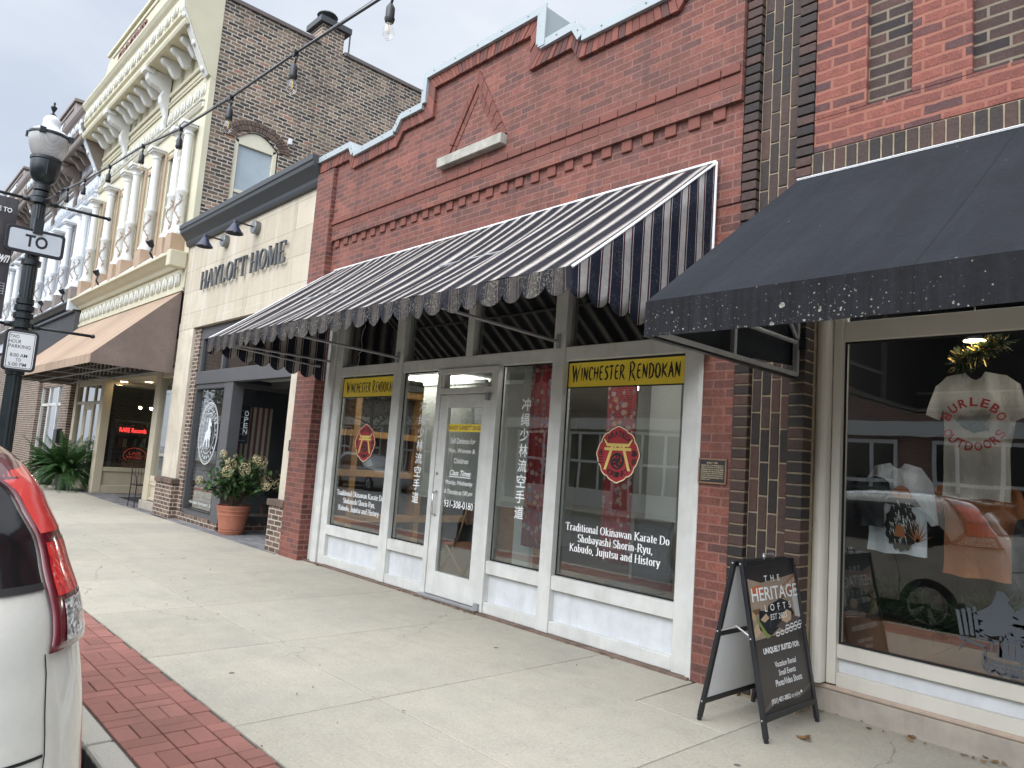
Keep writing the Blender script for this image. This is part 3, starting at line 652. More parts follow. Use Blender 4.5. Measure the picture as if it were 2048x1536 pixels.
# ================================================================ the setting
YF = 4.85
b = B(); b.quad((-150, -150, -.16), (150, -150, -.16), (150, 150, -.16), (-150, 150, -.16)); struct('ground', b, M['asphalt'])
b = B(); b.quad((-90, -9.5, -.15), (40, -9.5, -.15), (40, .78, -.15), (-90, .78, -.15)); struct('road', b, M['asphalt'])
b = B(); b.quad((-90, .78, -.146), (40, .78, -.146), (40, 1.085, -.14), (-90, 1.085, -.14)); struct('gutter', b, plain('gutter_dark', (.05, .05, .052, 1), .9, .3, 8, bump=.4))  # near-black colour paints in the shadow beneath the parked car
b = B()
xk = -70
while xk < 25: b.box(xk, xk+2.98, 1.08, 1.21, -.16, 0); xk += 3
t = NT('kerb_shaded'); co = t.coord(); zz_ = t.n('SeparateXYZ', {0: co}).outputs[2]
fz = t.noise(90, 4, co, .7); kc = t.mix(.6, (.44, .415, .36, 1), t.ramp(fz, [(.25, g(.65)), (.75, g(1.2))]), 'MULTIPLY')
low = t.ramp(t.math('ADD', t.math('MULTIPLY', zz_, -18), t.math('MULTIPLY', t.noise(12, 4, co), .5)), [(.62, g(0)), (.85, g(1))])  # shade painted on the kerb face, dark below the top edge
t.principled(t.mix(low, kc, (.035, .033, .034, 1)), .92, 0, t.bump(fz, .6, .006)); M['kerb_shaded'] = t.m
struct('kerb', b, M['kerb_shaded'], bevel=.018, seg=2)
b = B(); b.box(-90, 40, 1.2, 12, -.155, -.012); struct('pavement_bed', b, M['joint_dirt'])
# concrete pavement: slabs between real joints
b = B(); gj = .0035
xs = [-60+1.45*i for i in range(31)]; xs = [x for x in xs if x < -15.6]
xs += [-15.05, -13.6, -12.16, -9.68, -8.38, -6.80, -5.36, -3.88, -2.32, -.85, .6, 2.05, 3.5, 4.95, 6.4, 7.85, 9.3, 20]
ys = [1.755, 2.655, 4.70]
for i in range(len(xs)-1):
    for j in range(2):
        y1 = ys[j+1]
        if j == 1 and (xs[i+1] > -9.62 and xs[i] < 30): y1 = 5.2 if xs[i] >= -3.9 else 4.84
        if j == 1 and xs[i+1] <= -15.0: y1 = 4.70
        x1 = xs[i+1]
        if j == 1 and xs[i] == -12.16: x1 = -9.68
        if j == 1 and xs[i] == -3.88:      # slab with a later patch let into its corner
            X0, X1_, Y0_, Y1_ = xs[i]+gj, x1-gj, ys[j]+gj, y1-gj
            b.prism([(X0, Y0_), (X1_, Y0_), (X1_, 4.08), (-3.0, 4.10), (-3.03, 4.84), (X0, 4.84)], -.11, 0, 'z'); b.prism([(-2.993, 4.107), (X1_, 4.087), (X1_, Y1_), (-3.023, Y1_)], -.11, -.001, 'z'); continue
        b.box(xs[i]+gj, x1-gj, ys[j]+gj, y1-gj, -.11, 0)
struct('pavement', b, M['concrete'], bevel=.006, seg=2)
b = B(); b.box(-9.09, -3.07, 4.812, 4.97, -.1, .018); struct('threshold_strip', b, plain('threshold_dirt', (.17, .12, .095, 1), .95, .35, 14, bump=.5))
# brick strip beside the kerb: basket weave pavers
b = B(); m_ = .1045; gp = .003; y0 = 1.2165
nx = int(34/m_/2)
for i in range(nx):
    for j in range(3):
        X0 = -28+i*2*m_; Y0 = y0+j*2*m_
        w2 = min(2*m_, 1.75-Y0)
        if (i+j) % 2:
            b.box(X0+gp, X0+m_-gp, Y0+gp, Y0+w2-gp, -.06, rnd.uniform(-.003, .001)); b.box(X0+m_+gp, X0+2*m_-gp, Y0+gp, Y0+w2-gp, -.06, rnd.uniform(-.003, .001))
        else:
            b.box(X0+gp, X0+2*m_-gp, Y0+gp, Y0+min(m_, w2)-gp, -.06, rnd.uniform(-.003, .001))
            if w2 > m_+.02: b.box(X0+gp, X0+2*m_-gp, Y0+m_+gp, Y0+w2-gp, -.06, rnd.uniform(-.003, .001))
struct('brick_strip', b, M['paver'], bevel=.003)
# grey pavers of the two recessed entries
b = B()
for (xa, xb, ya, yb) in ((-14.35, -9.66, 4.70, 7.6), (-24, -15.15, 4.70, 7.2)):
    yy = ya; row = 0
    while yy < yb:
        xx = xa-(row % 2)*.1
        while xx < xb:
            l, r_ = max(xx, xa), min(xx+.2, xb)
            if r_-l > .02: b.box(l+.003, r_-.003, yy+.003, yy+.097, -.06, -.002+rnd.uniform(-.0015, .0015))
            xx += .2
        yy += .1; row += 1
struct('entry_pavers', b, M['grey_paver'], bevel=.003)
b = B(); b.box(-9.60, -9.10, 4.69, 4.96, -.1, -.002); struct('pavement_edge', b, M['concrete'])
# far kerb and far pavement across the street
b = B(); b.box(-90, 40, -12.5, -9.5, -.16, 0); struct('far_pavement', b, M['concrete'])
# leaf litter against the shop front
b = B()
def leafbit(x, y, s):
    a = rnd.uniform(0, 6.28); c_, s_ = math.cos(a), math.sin(a)
    z0 = rnd.uniform(.002, .012)
    pts = [(-1, 0), (-.3, .42), (.6, .36), (1.1, 0), (.6, -.36), (-.3, -.42)]
    b.add([(x+(p*c_-q*s_)*s, y+(p*s_+q*c_)*s, z0+rnd.uniform(0, .012)) for p, q in pts], [(0, 1, 2, 3, 4, 5)])
for i in range(150):
    leafbit(rnd.choice([rnd.uniform(-9, -3.1), rnd.gauss(-6.2, .35), rnd.gauss(-5.55, .12), rnd.gauss(-8.6, .1)]), rnd.uniform(4.78, 4.86), rnd.uniform(.006, .028))
for i in range(26): leafbit(rnd.uniform(-2.3, -.4), rnd.uniform(4.98, 5.09), rnd.uniform(.01, .03))
for i in range(16): leafbit(rnd.uniform(-9, -1), rnd.uniform(1.9, 4.7), rnd.uniform(.006, .018))
for q in ((-2.02, 4.42), (-2.0, 4.46), (-1.98, 4.40)): leafbit(q[0], q[1], .035)
for i in range(24): leafbit(rnd.uniform(-9, -.5), rnd.choice([1.757, 2.655])+rnd.gauss(0, .006), rnd.uniform(.004, .012))
tag(part('dry_leaves', b, M['dry_leaf']), 'brown dry leaf scraps lying along the foot of the shop fronts', 'leaves', kind='stuff')
def room(name, x0, x1, y0, y1, z0, z1, parent, wall, floor, ceil=None, east=True):
    b = B(); b.quad((x0, y1, z0), (x1, y1, z0), (x1, y1, z1), (x0, y1, z1)); b.quad((x0, y0, z0), (x0, y1, z0), (x0, y1, z1), (x0, y0, z1))
    if east: b.quad((x1, y0, z0), (x1, y1, z0), (x1, y1, z1), (x1, y0, z1))
    part('interior_wall', b, wall, parent)
    b = B(); b.quad((x0, y0, z0), (x1, y0, z0), (x1, y1, z0), (x0, y1, z0)); part('interior_floor', b, floor, parent)
    b = B(); b.quad((x0, y0, z1), (x1, y0, z1), (x1, y1, z1), (x0, y1, z1)); part('interior_ceiling', b, ceil or wall, parent)
def pane(x0, x1, z0, z1, y, parent, m='glass', t=.008):
    return part('pane', B().box(x0, x1, y, y+t, z0, z1), M[m], parent)

# ================================================================ red brick karate shop
shop = thing('red_brick_shop', 'red brick shop with stepped parapet, brick triangle and white framed karate school front', 'shop', (-6.2, YF, 0))
PAR = [(-9.63, 5.74), (-8.74, 5.74), (-8.63, 5.58), (-7.66, 5.60), (-7.53, 5.76), (-7.06, 5.76), (-7.06, 6.13), (-5.04, 6.13), (-5.04, 5.74), (-4.57, 5.76), (-4.47, 5.60), (-3.46, 5.60), (-3.36, 5.74), (-2.80, 5.74)]
def offs(poly, d):
    """offset an open polyline to its lower side"""
    out = []
    for i, p in enumerate(poly):
        a = Vector(poly[max(i-1, 0)]); q = Vector(p); c = Vector(poly[min(i+1, len(poly)-1)])
        n1 = (q-a).normalized() if i else (c-q).normalized(); n2 = (c-q).normalized() if i < len(poly)-1 else n1
        n1 = Vector((n1.y, -n1.x)); n2 = Vector((n2.y, -n2.x)); n = (n1+n2)
        n = n/max(n.length_squared, .3)*2
        out.append((q.x+n.x*d, q.y+n.y*d))
    return out
inner = [(-9.63, 5.53), (-8.80, 5.53), (-8.69, 5.37), (-7.62, 5.39), (-7.49, 5.55), (-6.87, 5.55), (-6.87, 5.92), (-5.22, 5.92), (-5.22, 5.53), (-4.63, 5.55), (-4.53, 5.40), (-3.40, 5.40), (-3.30, 5.53), (-2.80, 5.53)]
b = B()
b.prism([(-9.63, 4.43)]+[(p[0], p[1]-.005) for p in PAR]+[(-2.80, 4.43)], 4.79, 5.15)           # upper panel
b.box(-9.63, -2.80, 4.835, 5.15, 3.62, 4.43)                                                     # band above the awning
b.box(-3.07, -2.80, 4.85, 5.15, 0, 3.62)
part('wall', b, M['red_brick'], shop)
b = B(); b.box(-9.63, -9.16, 4.73, 5.15, 3.62, 5.50); b.box(-9.63, -9.09, 4.73, 5.15, 0, 3.62)
part('pilaster', b, M['red_brick'], shop)
b = B(); b.box(-9.158, -9.15, 4.745, 4.80, 4.2, 5.5); b.box(-9.09, -9.084, 4.735, 5.1, 0, 3.62); pieces('pilaster_return', b, M['red_brick_side'], shop)
# soldier course that follows the parapet
b = B()
for i in range(len(PAR)-1):
    A, C = Vector(PAR[i]), Vector(PAR[i+1]); a2, c2 = Vector(inner[i]), Vector(inner[i+1]); L = (C-A).length
    horiz = abs(C.x-A.x) > abs(C.y-A.y)
    n = max(1, round(L/(.072 if horiz or L < .3 else .2)))
    for k in range(n):
        t0, t1 = (k+.05)/n, (k+.95)/n
        p = [A.lerp(C, t0), A.lerp(C, t1), a2.lerp(c2, t1), a2.lerp(c2, t0)]
        b.prism([tuple(q) for q in p], 4.745+rnd.uniform(-.004, .004), 4.80)
part('soldier_course', b, M['red_block'], shop, bevel=.004)
b = B()
for i in range(len(PAR)-1):
    A, C, a2, c2 = PAR[i], PAR[i+1], tuple(inner[i][k]+(PAR[i][k]-inner[i][k])*.05 for k in (0, 1)), tuple(inner[i+1][k]+(PAR[i+1][k]-inner[i+1][k])*.05 for k in (0, 1))
    b.prism([A, C, c2, a2], 4.752+.0004*i, 4.785)
part('soldier_mortar', b, M['pink_mortar'], shop)
# corbel courses
b = B()
for (z0, z1, y) in ((4.655, 4.73, 4.768), (4.555, 4.648, 4.786), (4.45, 4.548, 4.804)):
    xx = -9.15+rnd.uniform(-.1, 0)
    while xx < -2.82:
        l, r_ = max(xx, -9.15), min(xx+.205, -2.81)
        if r_-l > .03: b.box(l+.002, r_-.002, y+rnd.uniform(-.002, .002), 4.87, z0+.002, z1)
        xx += .208
part('corbel_course', b, M['red_block_plain'], shop, bevel=.004)
b = B(); xx = -9.08; k = 0
while xx < -2.84:
    b.box(xx, xx+.112, 4.812, 4.88, 4.325+rnd.uniform(-.004, .004), 4.447); xx += .2315
    k += 1
pieces('dentil', b, M['red_block_plain'], shop, bevel=.005)
# triangle ornament: two raised ribs on a stone sill
b = B()
for (xa, xb_, dz) in ((-6.60, -6.50, 0), (-6.46, -6.36, -.16)):
    pass
apex = (-6.065, 5.86)
for s in (-1, 1):
    for (o0, o1, y) in ((0, .085, 4.765), (.09, .165, 4.78)):
        f0 = lambda t, o: (apex[0]+s*((.545-o)*t), apex[1]-o*1.9-(apex[1]-o*1.9-4.95)*t)
        n = 6
        for k in range(n):
            b.prism([f0((k+.03)/n, o0), f0((k+.97)/n, o0), f0((k+.97)/n, o1), f0((k+.03)/n, o1)], y, 4.80)
part('triangle_ornament', b, M['red_block_plain'], shop, bevel=.004)
b = B(); b.box(-6.64, -5.53, 4.70, 4.80, 4.83, 4.945); part('stone_sill', b, M['sill_stone'], shop, bevel=.006)
# metal coping
b = B()
for i in range(len(PAR)-1):
    A, C = PAR[i], PAR[i+1]
    dx, dz = C[0]-A[0], C[1]-A[1]; l = math.hypot(dx, dz); nx_, nz_ = -dz/l, dx/l
    if nz_ < 0 and abs(dx) > .05: nx_, nz_ = -nx_, -nz_
    q = lambda p, d: (p[0]+nx_*d, p[1]+nz_*d)
    b.prism([q(A, -.062), q(C, -.062), q(C, .026), q(A, .026)], 4.705+.0005*(i % 3), 5.19)
part('coping', b, M['coping_metal'], shop, bevel=.003)
b = B(); b.add([(-5.035, 4.70, 5.74), (-5.035, 4.70, 6.155), (-5.035, 5.45, 5.74), (-5.035, 5.45, 6.155), (-4.6, 5.2, 5.76), (-4.6, 4.98, 5.76)], [(0, 2, 3, 1), (2, 4, 3)])
b.box(-5.04, -5.02, 4.70, 5.2, 5.70, 6.15); b.box(-5.06, -4.97, 4.698, 4.71, 5.70, 6.15); part('step_flashing', b, M['coping_metal'], shop)
b = B()
for i in range(len(PAR)-1):
    A, C = PAR[i], PAR[i+1]; n = max(1, int(math.hypot(C[0]-A[0], C[1]-A[1])/.35))
    for k in range(n):
        t = (k+.5)/n; b.sphere((A[0]+(C[0]-A[0])*t, 4.703, A[1]+(C[1]-A[1])*t-.012), .009, 6, 4)
part('coping_screw', b, M['bar_metal'], shop)
b = B(); b.box(-9.63, -2.8, 5.15, 14, 5.1, 5.2); part('roof', b, M['roof_dark'], shop)
b = B(); b.box(-9.63, -9.4, 5.15, 14, 0, 5.3); b.box(-3.0, -2.8, 5.15, 14, 0, 5.3); b.box(-9.63, -2.8, 13.8, 14, 0, 5.3); pieces('side_wall', b, M['red_brick_side'], shop)
# storefront frame
YS = 4.865
b = B()
def bar(x0, x1, z0, z1, y0=YS, y1=YS+.09): b.box(x0, x1, y0, y1, z0, z1)
bar(-9.085, -8.93, 0, 3.62, YS+.015, YS+.1); bar(-8.93, -8.79, .0, 3.62, YS-.03, YS+.09); bar(-8.785, -8.63, .0, 3.62, YS, YS+.09)   # moulded left jamb
bar(-3.25, -3.11, 0, 3.62, YS, YS+.09); bar(-3.11, -3.065, 0, 3.62, YS-.02, YS+.09)
for (xa, xb_) in ((-7.36, -7.19), (-4.70, -4.55)): bar(xa, xb_, .02, 3.62, YS-.012, YS+.10)
bar(-6.02, -5.91, 2.61, 3.62)
for (xa, xb_) in ((-8.63, -7.36), (-7.19, -4.70), (-4.55, -3.25)): bar(xa, xb_, 2.48, 2.61); bar(xa, xb_, 3.55, 3.62)
for (xa, xb_) in ((-8.63, -7.36), (-7.19, -6.46), (-5.44, -4.70), (-4.55, -3.25)):
    bar(xa, xb_, .40, .525); bar(xa, xb_, .02, .125)
part('storefront_frame', b, M['alu_frame'], shop, bevel=.004)
b = B()
for (xa, xb_) in ((-6.46, -6.385), (-5.515, -5.44)): bar(xa, xb_, .02, 2.48, YS-.02, YS+.09)
bar(-6.385, -5.515, 2.42, 2.48, YS-.02, YS+.09); bar(-6.385, -5.515, 2.20, 2.265, YS-.02, YS+.09)
for xa in (-6.385, -5.555): bar(xa, xa+.04, 2.265, 2.42, YS-.01, YS+.08)
part('door_frame', b, M['alu_frame'], shop, bevel=.004)
b = B()
for (xa, xb_) in ((-8.63, -7.36), (-7.19, -6.46), (-5.44, -4.70), (-4.55, -3.25)): b.box(xa, xb_, YS+.055, YS+.07, .125, .40)
pieces('kick_panel', b, M['kick_white'], shop)
for (xa, xb_) in ((-8.63, -7.36), (-7.19, -6.02), (-5.91, -4.70), (-4.55, -3.25)):
    w = part('transom_window', B().box(xa, xb_, YS+.062, YS+.07, 2.61, 3.55), M['glass'], shop)
# doors and windows with their lettering
YG = YS+.055
pl = facing_street(YG-.002); pl2 = facing_street(YG-.0045)
def gasket(x0, x1, z0, z1, w=.014):
    q = B(); q.box(x0, x0+w, YG-.006, YG-.001, z0, z1); q.box(x1-w, x1, YG-.006, YG-.001, z0, z1); q.box(x0+w, x1-w, YG-.006, YG-.001, z0, z0+w); q.box(x0+w, x1-w, YG-.006, YG-.001, z1-w, z1); return q
def shop_window(x0, x1, z0=.525, z1=2.48):
    return part('shop_window', gasket(x0, x1, z0, z1), M['gap'], shop)
def emblem(parent, cx, cz, hw, hh):
    n = 120
    def outline(k):
        out = []
        for i in range(n):
            a = 2*math.pi*i/n; dq = abs((a+math.pi/4) % (math.pi/2)-math.pi/4)      # scalloped edge, a point at each quarter
            r_ = k*(.885+.055*abs(math.sin(6*a))**.75+.10*math.exp(-(dq/.13)**2))
            out.append((cx+math.sin(a)*r_*hw*.98, cz+math.cos(a)*r_*hh*.98))
        return out
    def disc(pts, off): return B().add([pl(u, v, off) for u, v in pts], [tuple(range(len(pts)))])
    part('emblem_border', disc(outline(1), .0005), M['ink_black'], parent)
    part('emblem_rim', disc(outline(.975), .0012), M['pale_gold'], parent)
    part('emblem_field', disc(outline(.93), .002), M['emblem_red'], parent)
    q = B(); P_ = lambda u, v, o=0: pl(cx+u*hw, cz+v*hh, o)
    def poly(pts, off): q.add([P_(u, v, off) for u, v in pts], [tuple(range(len(pts)))])
    poly([(-.60, .52), (-.44, .36), (.44, .36), (.60, .52), (.62, .47), (.48, .26), (-.48, .26), (-.62, .47)], .0035)
    poly([(-.58, .22), (.58, .22), (.58, .13), (-.58, .13)], .0035)
    poly([(-.30, .26), (-.18, .26), (-.46, -.52), (-.58, -.52)], .0040); poly([(.30, .26), (.18, .26), (.46, -.52), (.58, -.52)], .0040)
    poly([(-.13, .26), (-.05, .26), (-.07, .22), (-.15, .22)], .0045); poly([(.05, .26), (.13, .26), (.15, .22), (.07, .22)], .0045)
    part('emblem_gate', q, M['gold'], parent)
    q = B(); cyc = -.22; rr = .30
    q.add([P_(math.cos(2*math.pi*i/32)*rr, cyc+math.sin(2*math.pi*i/32)*rr*.93, .0028) for i in range(32)], [tuple(range(32))])
    for body, a0, a1, rad, up_ in (('KARATEDO', 142, 38, .66, 1), ('SHORINRYU', 220, 320, .68, -1)):
        for i, ch in enumerate(body):
            a = R(a0+(a1-a0)*i/(len(body)-1)); w = .085; h = .185
            ux, vy = math.cos(a)*rad, math.sin(a)*rad+.02
            rot = a-math.pi/2 if up_ > 0 else a+math.pi/2
            c_, s_ = math.cos(rot), math.sin(rot)
            put_font(q, ch, -w, w, -h/2, h/2, lambda u, v, o: P_(ux+u*c_-v*s_, vy+u*s_+v*c_, .003+o), bold=.025)
    for ch, u, v in (('永', -.72, .05), ('三', -.72, -.20), ('島', .72, .05), ('袋', .72, -.22)):
        put_font(q, ch, u-.12, u+.12, v-.11, v+.11, lambda u_, v_, o: P_(u_, v_, .003), bold=.03)
    part('emblem_lettering', q, M['ink_black'], parent)
    q = B()
    for k in range(3):
        a = R(90+120*k); hx, hy = math.cos(a)*.13, math.sin(a)*.13
        q.add([P_(hx+math.cos(2*math.pi*i/14)*.055, cyc+hy+math.sin(2*math.pi*i/14)*.055, .0033) for i in range(14)], [tuple(range(14))])
        pts = [(math.cos(a+R(t))*(.13+.10*t/95), cyc+math.sin(a+R(t))*(.13+.10*t/95)) for t in range(0, 96, 8)]
        for r4 in ribbon(pts, [.11*(1-i/len(pts)) for i in range(len(pts))]): q.add([P_(u, v, .0033) for u, v in r4], [(0, 1, 2, 3)])
    part('emblem_swirl', q, M['emblem_red'], parent)
def name_banner(parent, x0, x1, z0, z1, txt0, txt1):
    part('banner_edge', B().box(x0, x1, YG-.003, YG-.001, z0, z1), M['ink_black'], parent)
    part('name_banner', B().box(x0+.008, x1-.008, YG-.0045, YG-.003, z0+.012, z1-.010), M['vinyl_yellow'], parent)
    q = B(); po, w = brush_polys('WINCHESTER RENDOKAN'); put_polys(q, po, w, txt0, txt1, z0+.066, .125, facing_street(YG-.0048)); part('name_lettering', q, M['ink_black'], parent)
def slogan(parent, rows):
    q = B()
    for txt, u0, u1, v in rows:
        po, w = serif_polys(txt, thick=.155, thin=.062, ser=.22); put_polys(q, po, w, u0, u1, v, .064, pl)
    part('slogan_lettering', q, M['vinyl_white'], parent)
def kanji_column(parent, x, z_top, z_bot):
    q = B(); s_ = '冲绳少林流空手道'; st = (z_top-z_bot)/len(s_)
    for i, ch in enumerate(s_):
        z1 = z_top-i*st; put_font(q, ch, x-.062, x+.062, z1-st*.86, z1-.004, pl, bold=.008)
    part('kanji_lettering', q, M['vinyl_white'], parent)
w = shop_window(-8.63, -7.36); pane(-8.625, -7.365, .53, 2.475, YG, w)
name_banner(w, -8.625, -7.37, 2.20, 2.465, -8.54, -7.40); emblem(w, -7.96, 1.62, .25, .255)
slogan(w, (('Traditional Okinawan Karate Do', -8.53, -7.43, .93), ('Shobayashi Shorin-Ryu,', -8.36, -7.60, .835), ('Kobudo, Jujutsu and History', -8.46, -7.50, .74)))
w = shop_window(-7.19, -6.46); pane(-7.185, -6.465, .53, 2.475, YG, w); kanji_column(w, -6.79, 2.14, .95)
w = shop_window(-5.44, -4.70); pane(-5.435, -4.705, .53, 2.475, YG, w); kanji_column(w, -5.08, 2.15, .95)
w = shop_window(-4.55, -3.25); pane(-4.545, -3.255, .53, 2.475, YG, w)
name_banner(w, -4.545, -3.275, 2.225, 2.47, -4.50, -3.31); emblem(w, -3.915, 1.64, .25, .26)
slogan(w, (('Traditional Okinawan Karate Do', -4.46, -3.345, .945), ('Shobayashi Shorin-Ryu,', -4.31, -3.50, .855), ('Kobudo, Jujutsu and History', -4.40, -3.425, .765)))
b = B()
for (xa, xb_, za, zb) in ((-6.38, -6.235, .055, 2.19), (-5.665, -5.52, .055, 2.19), (-6.235, -5.665, 2.05, 2.19), (-6.235, -5.665, .055, .30)): b.box(xa, xb_, YS-.012, YS+.035, za, zb)
door = part('door', b, M['alu_frame'], shop, bevel=.004)
pane(-6.235, -5.665, .30, 2.05, YS+.02, door)
b = B(); b.tube([(-6.31, YS-.012, 1.14), (-6.31, YS-.06, 1.12), (-6.31, YS-.065, 1.01), (-6.31, YS-.06, .90), (-6.31, YS-.012, .88)], .012, 8); part('door_handle', b, M['handle_metal'], door, smooth=True)
b = B(); b.box(-5.60, -5.545, YS-.05, YS-.012, 2.12, 2.20); part('door_pivot', b, M['bar_metal'], door, bevel=.004)
b = B(); b.box(-5.53, -5.47, YS-.055, YS-.0, .03, .10); b.box(-6.45, -5.5, YS-.06, YS+.02, .022, .05); part('door_threshold', b, M['bar_metal'], door, bevel=.004)
b = B(); b.lathe([(.018, 0), (.018, .02)], 0, 0, 12); b2 = B(); b2.add([(-6.33+v[0], YS-.012-v[2]*.5, 1.33+v[1]) for v in b.v], b.f); part('door_lock', b2, M['handle_metal'], door)
pld = facing_street(YS+.018)
q = B(); q.add([pld(-6.235, 1.795, .0), pld(-5.68, 1.795, .0), pld(-5.68, 1.875, .0), pld(-6.235, 1.875, .0)], [(0, 1, 2, 3)]); part('name_strip', q, M['vinyl_yellow'], door)
q = B(); put_font(q, 'RANDY GARRETT SENSEI', -6.225, -5.69, 1.812, 1.858, facing_street(YS+.0165), bold=.015); part('strip_lettering', q, M['letter_rust'], door)
q = B()
for txt, u0, u1, v0, v1, bo, sh in (('Self Defense for', -6.18, -5.77, 1.665, 1.725, .004, 0), ('Men, Women &', -6.20, -5.76, 1.56, 1.615, .004, 0), ('Children', -6.10, -5.86, 1.455, 1.51, .004, 0), ('Class Times', -6.16, -5.81, 1.325, 1.385, .02, .25), ('Monday, Wednesday', -6.22, -5.77, 1.215, 1.275, .006, .25), ('& Thursday at 7:00 pm', -6.23, -5.765, 1.115, 1.175, .006, .25), ('931-308-0180', -6.21, -5.725, .985, 1.06, .010, 0)):
    put_font(q, txt, u0, u1, v0, v1, pld, bold=bo, shear=sh)
q.add([pld(-6.16, 1.308, .0), pld(-5.80, 1.308, .0), pld(-5.80, 1.316, .0), pld(-6.16, 1.316, .0)], [(0, 1, 2, 3)])
part('notice_lettering', q, M['vinyl_white'], door)
w = part('door_transom', B().box(-6.345, -5.555, YS+.03, YS+.038, 2.265, 2.42), M['glass'], shop)
room('shop_room', -9.38, -3.02, YS+.10, 10.5, .02, 2.60, shop, M['room_pale'], M['room_floor'])
b = B(); b.box(-9.3, -3.05, YS+.5, YS+.52, 2.6, 3.66); part('transom_backing', b, M['dark_lining'], shop)
b = B(); b.box(-8.5, -7.3, 5.75, 6.35, 2.57, 2.59); part('light_and_fill_panel', b, M['ceiling_panel'], shop)
b = B(); b.box(-5.4, -3.3, 5.02, 5.24, 2.57, 2.59); part('light_and_fill_panel', b, emit('front_fill', (1, .97, .9, 1), 6), shop)  # added fill: unseen glowing panel above the glass, brightens the front of the room
b = B(); b.box(-5.9, -4.7, 7.0, 7.6, 2.57, 2.59); part('light_and_fill_panel', b, M['ceiling_panel'], shop)

# ---------------------------------------------------------------- things inside the karate shop
def hanging(name, x0, x1, z0, z1, y, mat_, label, cat, folds=7, amp=.018, group=None):
    n = folds*8; rows = []
    for j in range(9):
        z = z1+(z0-z1)*j/8
        rows.append([(x0+(x1-x0)*i/n, y+amp*math.sin(2*math.pi*folds*i/n)*(.6+.4*j/8), z) for i in range(n+1)])
    return tag(part(name, B().grid(rows), mat_, smooth=True, solid=.004), label, cat, group)
hanging('fabric_panel', -4.62, -4.26, .62, 2.60, 5.6, M['red_floral'], 'red floral fabric panel hanging behind the round emblem of the right window', 'curtain', 4, .012)
hanging('fabric_panel', -5.72, -5.42, .62, 2.60, 5.6, M['red_floral'], 'red floral fabric panel hanging behind the glass right of the white door', 'curtain', 3, .012)
def blinds(x0, x1, z0, z1, y, label):
    t = thing('vertical_blind', label, 'blind', ((x0+x1)/2, y, z1)); b = B(); n = int((x1-x0)/.085)
    for i in range(n):
        x = x0+(x1-x0)*(i+.5)/n; b.quad((x-.035, y-.012, z0), (x+.038, y+.016, z0), (x+.038, y+.016, z1), (x-.035, y-.012, z1))
    part('slat', b, M['blind_white'], t, solid=.002)
    part('head_rail', B().box(x0, x1, y-.03, y+.03, z1, z1+.05), M['kick_white'], t)
blinds(-6.9, -5.80, .95, 2.5, 6.25, 'white vertical blind hanging left of the red floral panel beside the door')
blinds(-4.24, -3.90, 1.0, 2.55, 5.8, 'white vertical blind hanging at the right edge of the emblem window')
blinds(-8.35, -7.0, .95, 2.5, 6.05, 'grey vertical blind seen through the glass of the shop door')
t = thing('partition', 'pale upright partition standing behind the red floral panels', 'partition', (-4.4, 6.0, .02))
b = B(); b.box(-4.55, -3.3, 6.0, 6.08, .02, 2.75); part('board', b, M['room_pale'], t)
b = B(); b.box(-6.0, -5.74, 5.75, 5.82, .02, 2.7); tag(part('partition', b, M['room_pale']), 'narrow pale partition behind the glass beside the door', 'partition')
t = thing('wooden_shelf', 'tall open wooden shelving along the left wall of the karate shop', 'shelf', (-9.2, 6.2, .02))
b = B()
for y in (5.02, 5.42, 6.6, 8.0): b.box(-9.36, -9.10, y, y+.10, .02, 2.5)
part('upright', b, M['wood'], t, bevel=.004)
b = B()
for z in (.5, 1.15, 1.72, 2.36): b.box(-9.36, -9.08, 5.0, 8.2, z, z+.09)
part('shelf_board', b, M['wood'], t, bevel=.004)
b = B(); b.box(-9.375, -9.36, 5.0, 8.2, .02, 2.5); part('back_board', b, M['room_dark'], t)
b = B(); b.box(-9.37, -8.0, 8.6, 8.72, .02, 2.62); tag(part('wooden_screen', b, M['wood'], bevel=.006), 'plain brown wooden screen at the back of the karate shop', 'screen')
t = thing('folding_chair', 'brown metal folding chair standing behind the glass shop door', 'chair', (-6.75, 5.75, .02))
b = B()
for y in (5.55, 5.95): b.tube([(-7.10, y, .02), (-6.72, y, .60), (-6.60, y, .95)], .012, 6); b.tube([(-6.45, y, .02), (-6.95, y, .47)], .012, 6)
b.tube([(-6.60, 5.55, .95), (-6.60, 5.95, .95)], .012, 6); part('frame', b, M['bronze_trim'], t, smooth=True)
b = B(); b.box(-7.02, -6.62, 5.55, 5.95, .46, .49); part('seat', b, M['wood_dark'], t, bevel=.012, seg=2)
b = B(); b.box(-6.635, -6.61, 5.56, 5.94, .74, .92); part('backrest', b, M['wood_dark'], t, bevel=.008)
t = thing('office_chair', 'dark office chair with grey back standing in the lower right of the emblem window', 'chair', (-4.05, 5.75, .02))
b = B(); b.grid([[(-4.28+.42*i/6, 5.70+.06*math.sin(math.pi*i/6), .45+.62*j/6) for i in range(7)] for j in range(7)]); part('backrest', b, M['room_dark'], t, solid=.05, smooth=True)
b = B(); b.box(-4.30, -3.86, 5.28, 5.70, .42, .50); part('seat', b, M['room_dark'], t, bevel=.03, seg=3)
b = B(); b.lathe([(.03, .07), (.03, .42)], -4.08, 5.5, 10)
for k in range(5): b.tube([(-4.08, 5.5, .10), (-4.08+.28*math.cos(k*1.257), 5.5+.28*math.sin(k*1.257), .05)], .018, 6)
part('base', b, M['black_metal'], t)

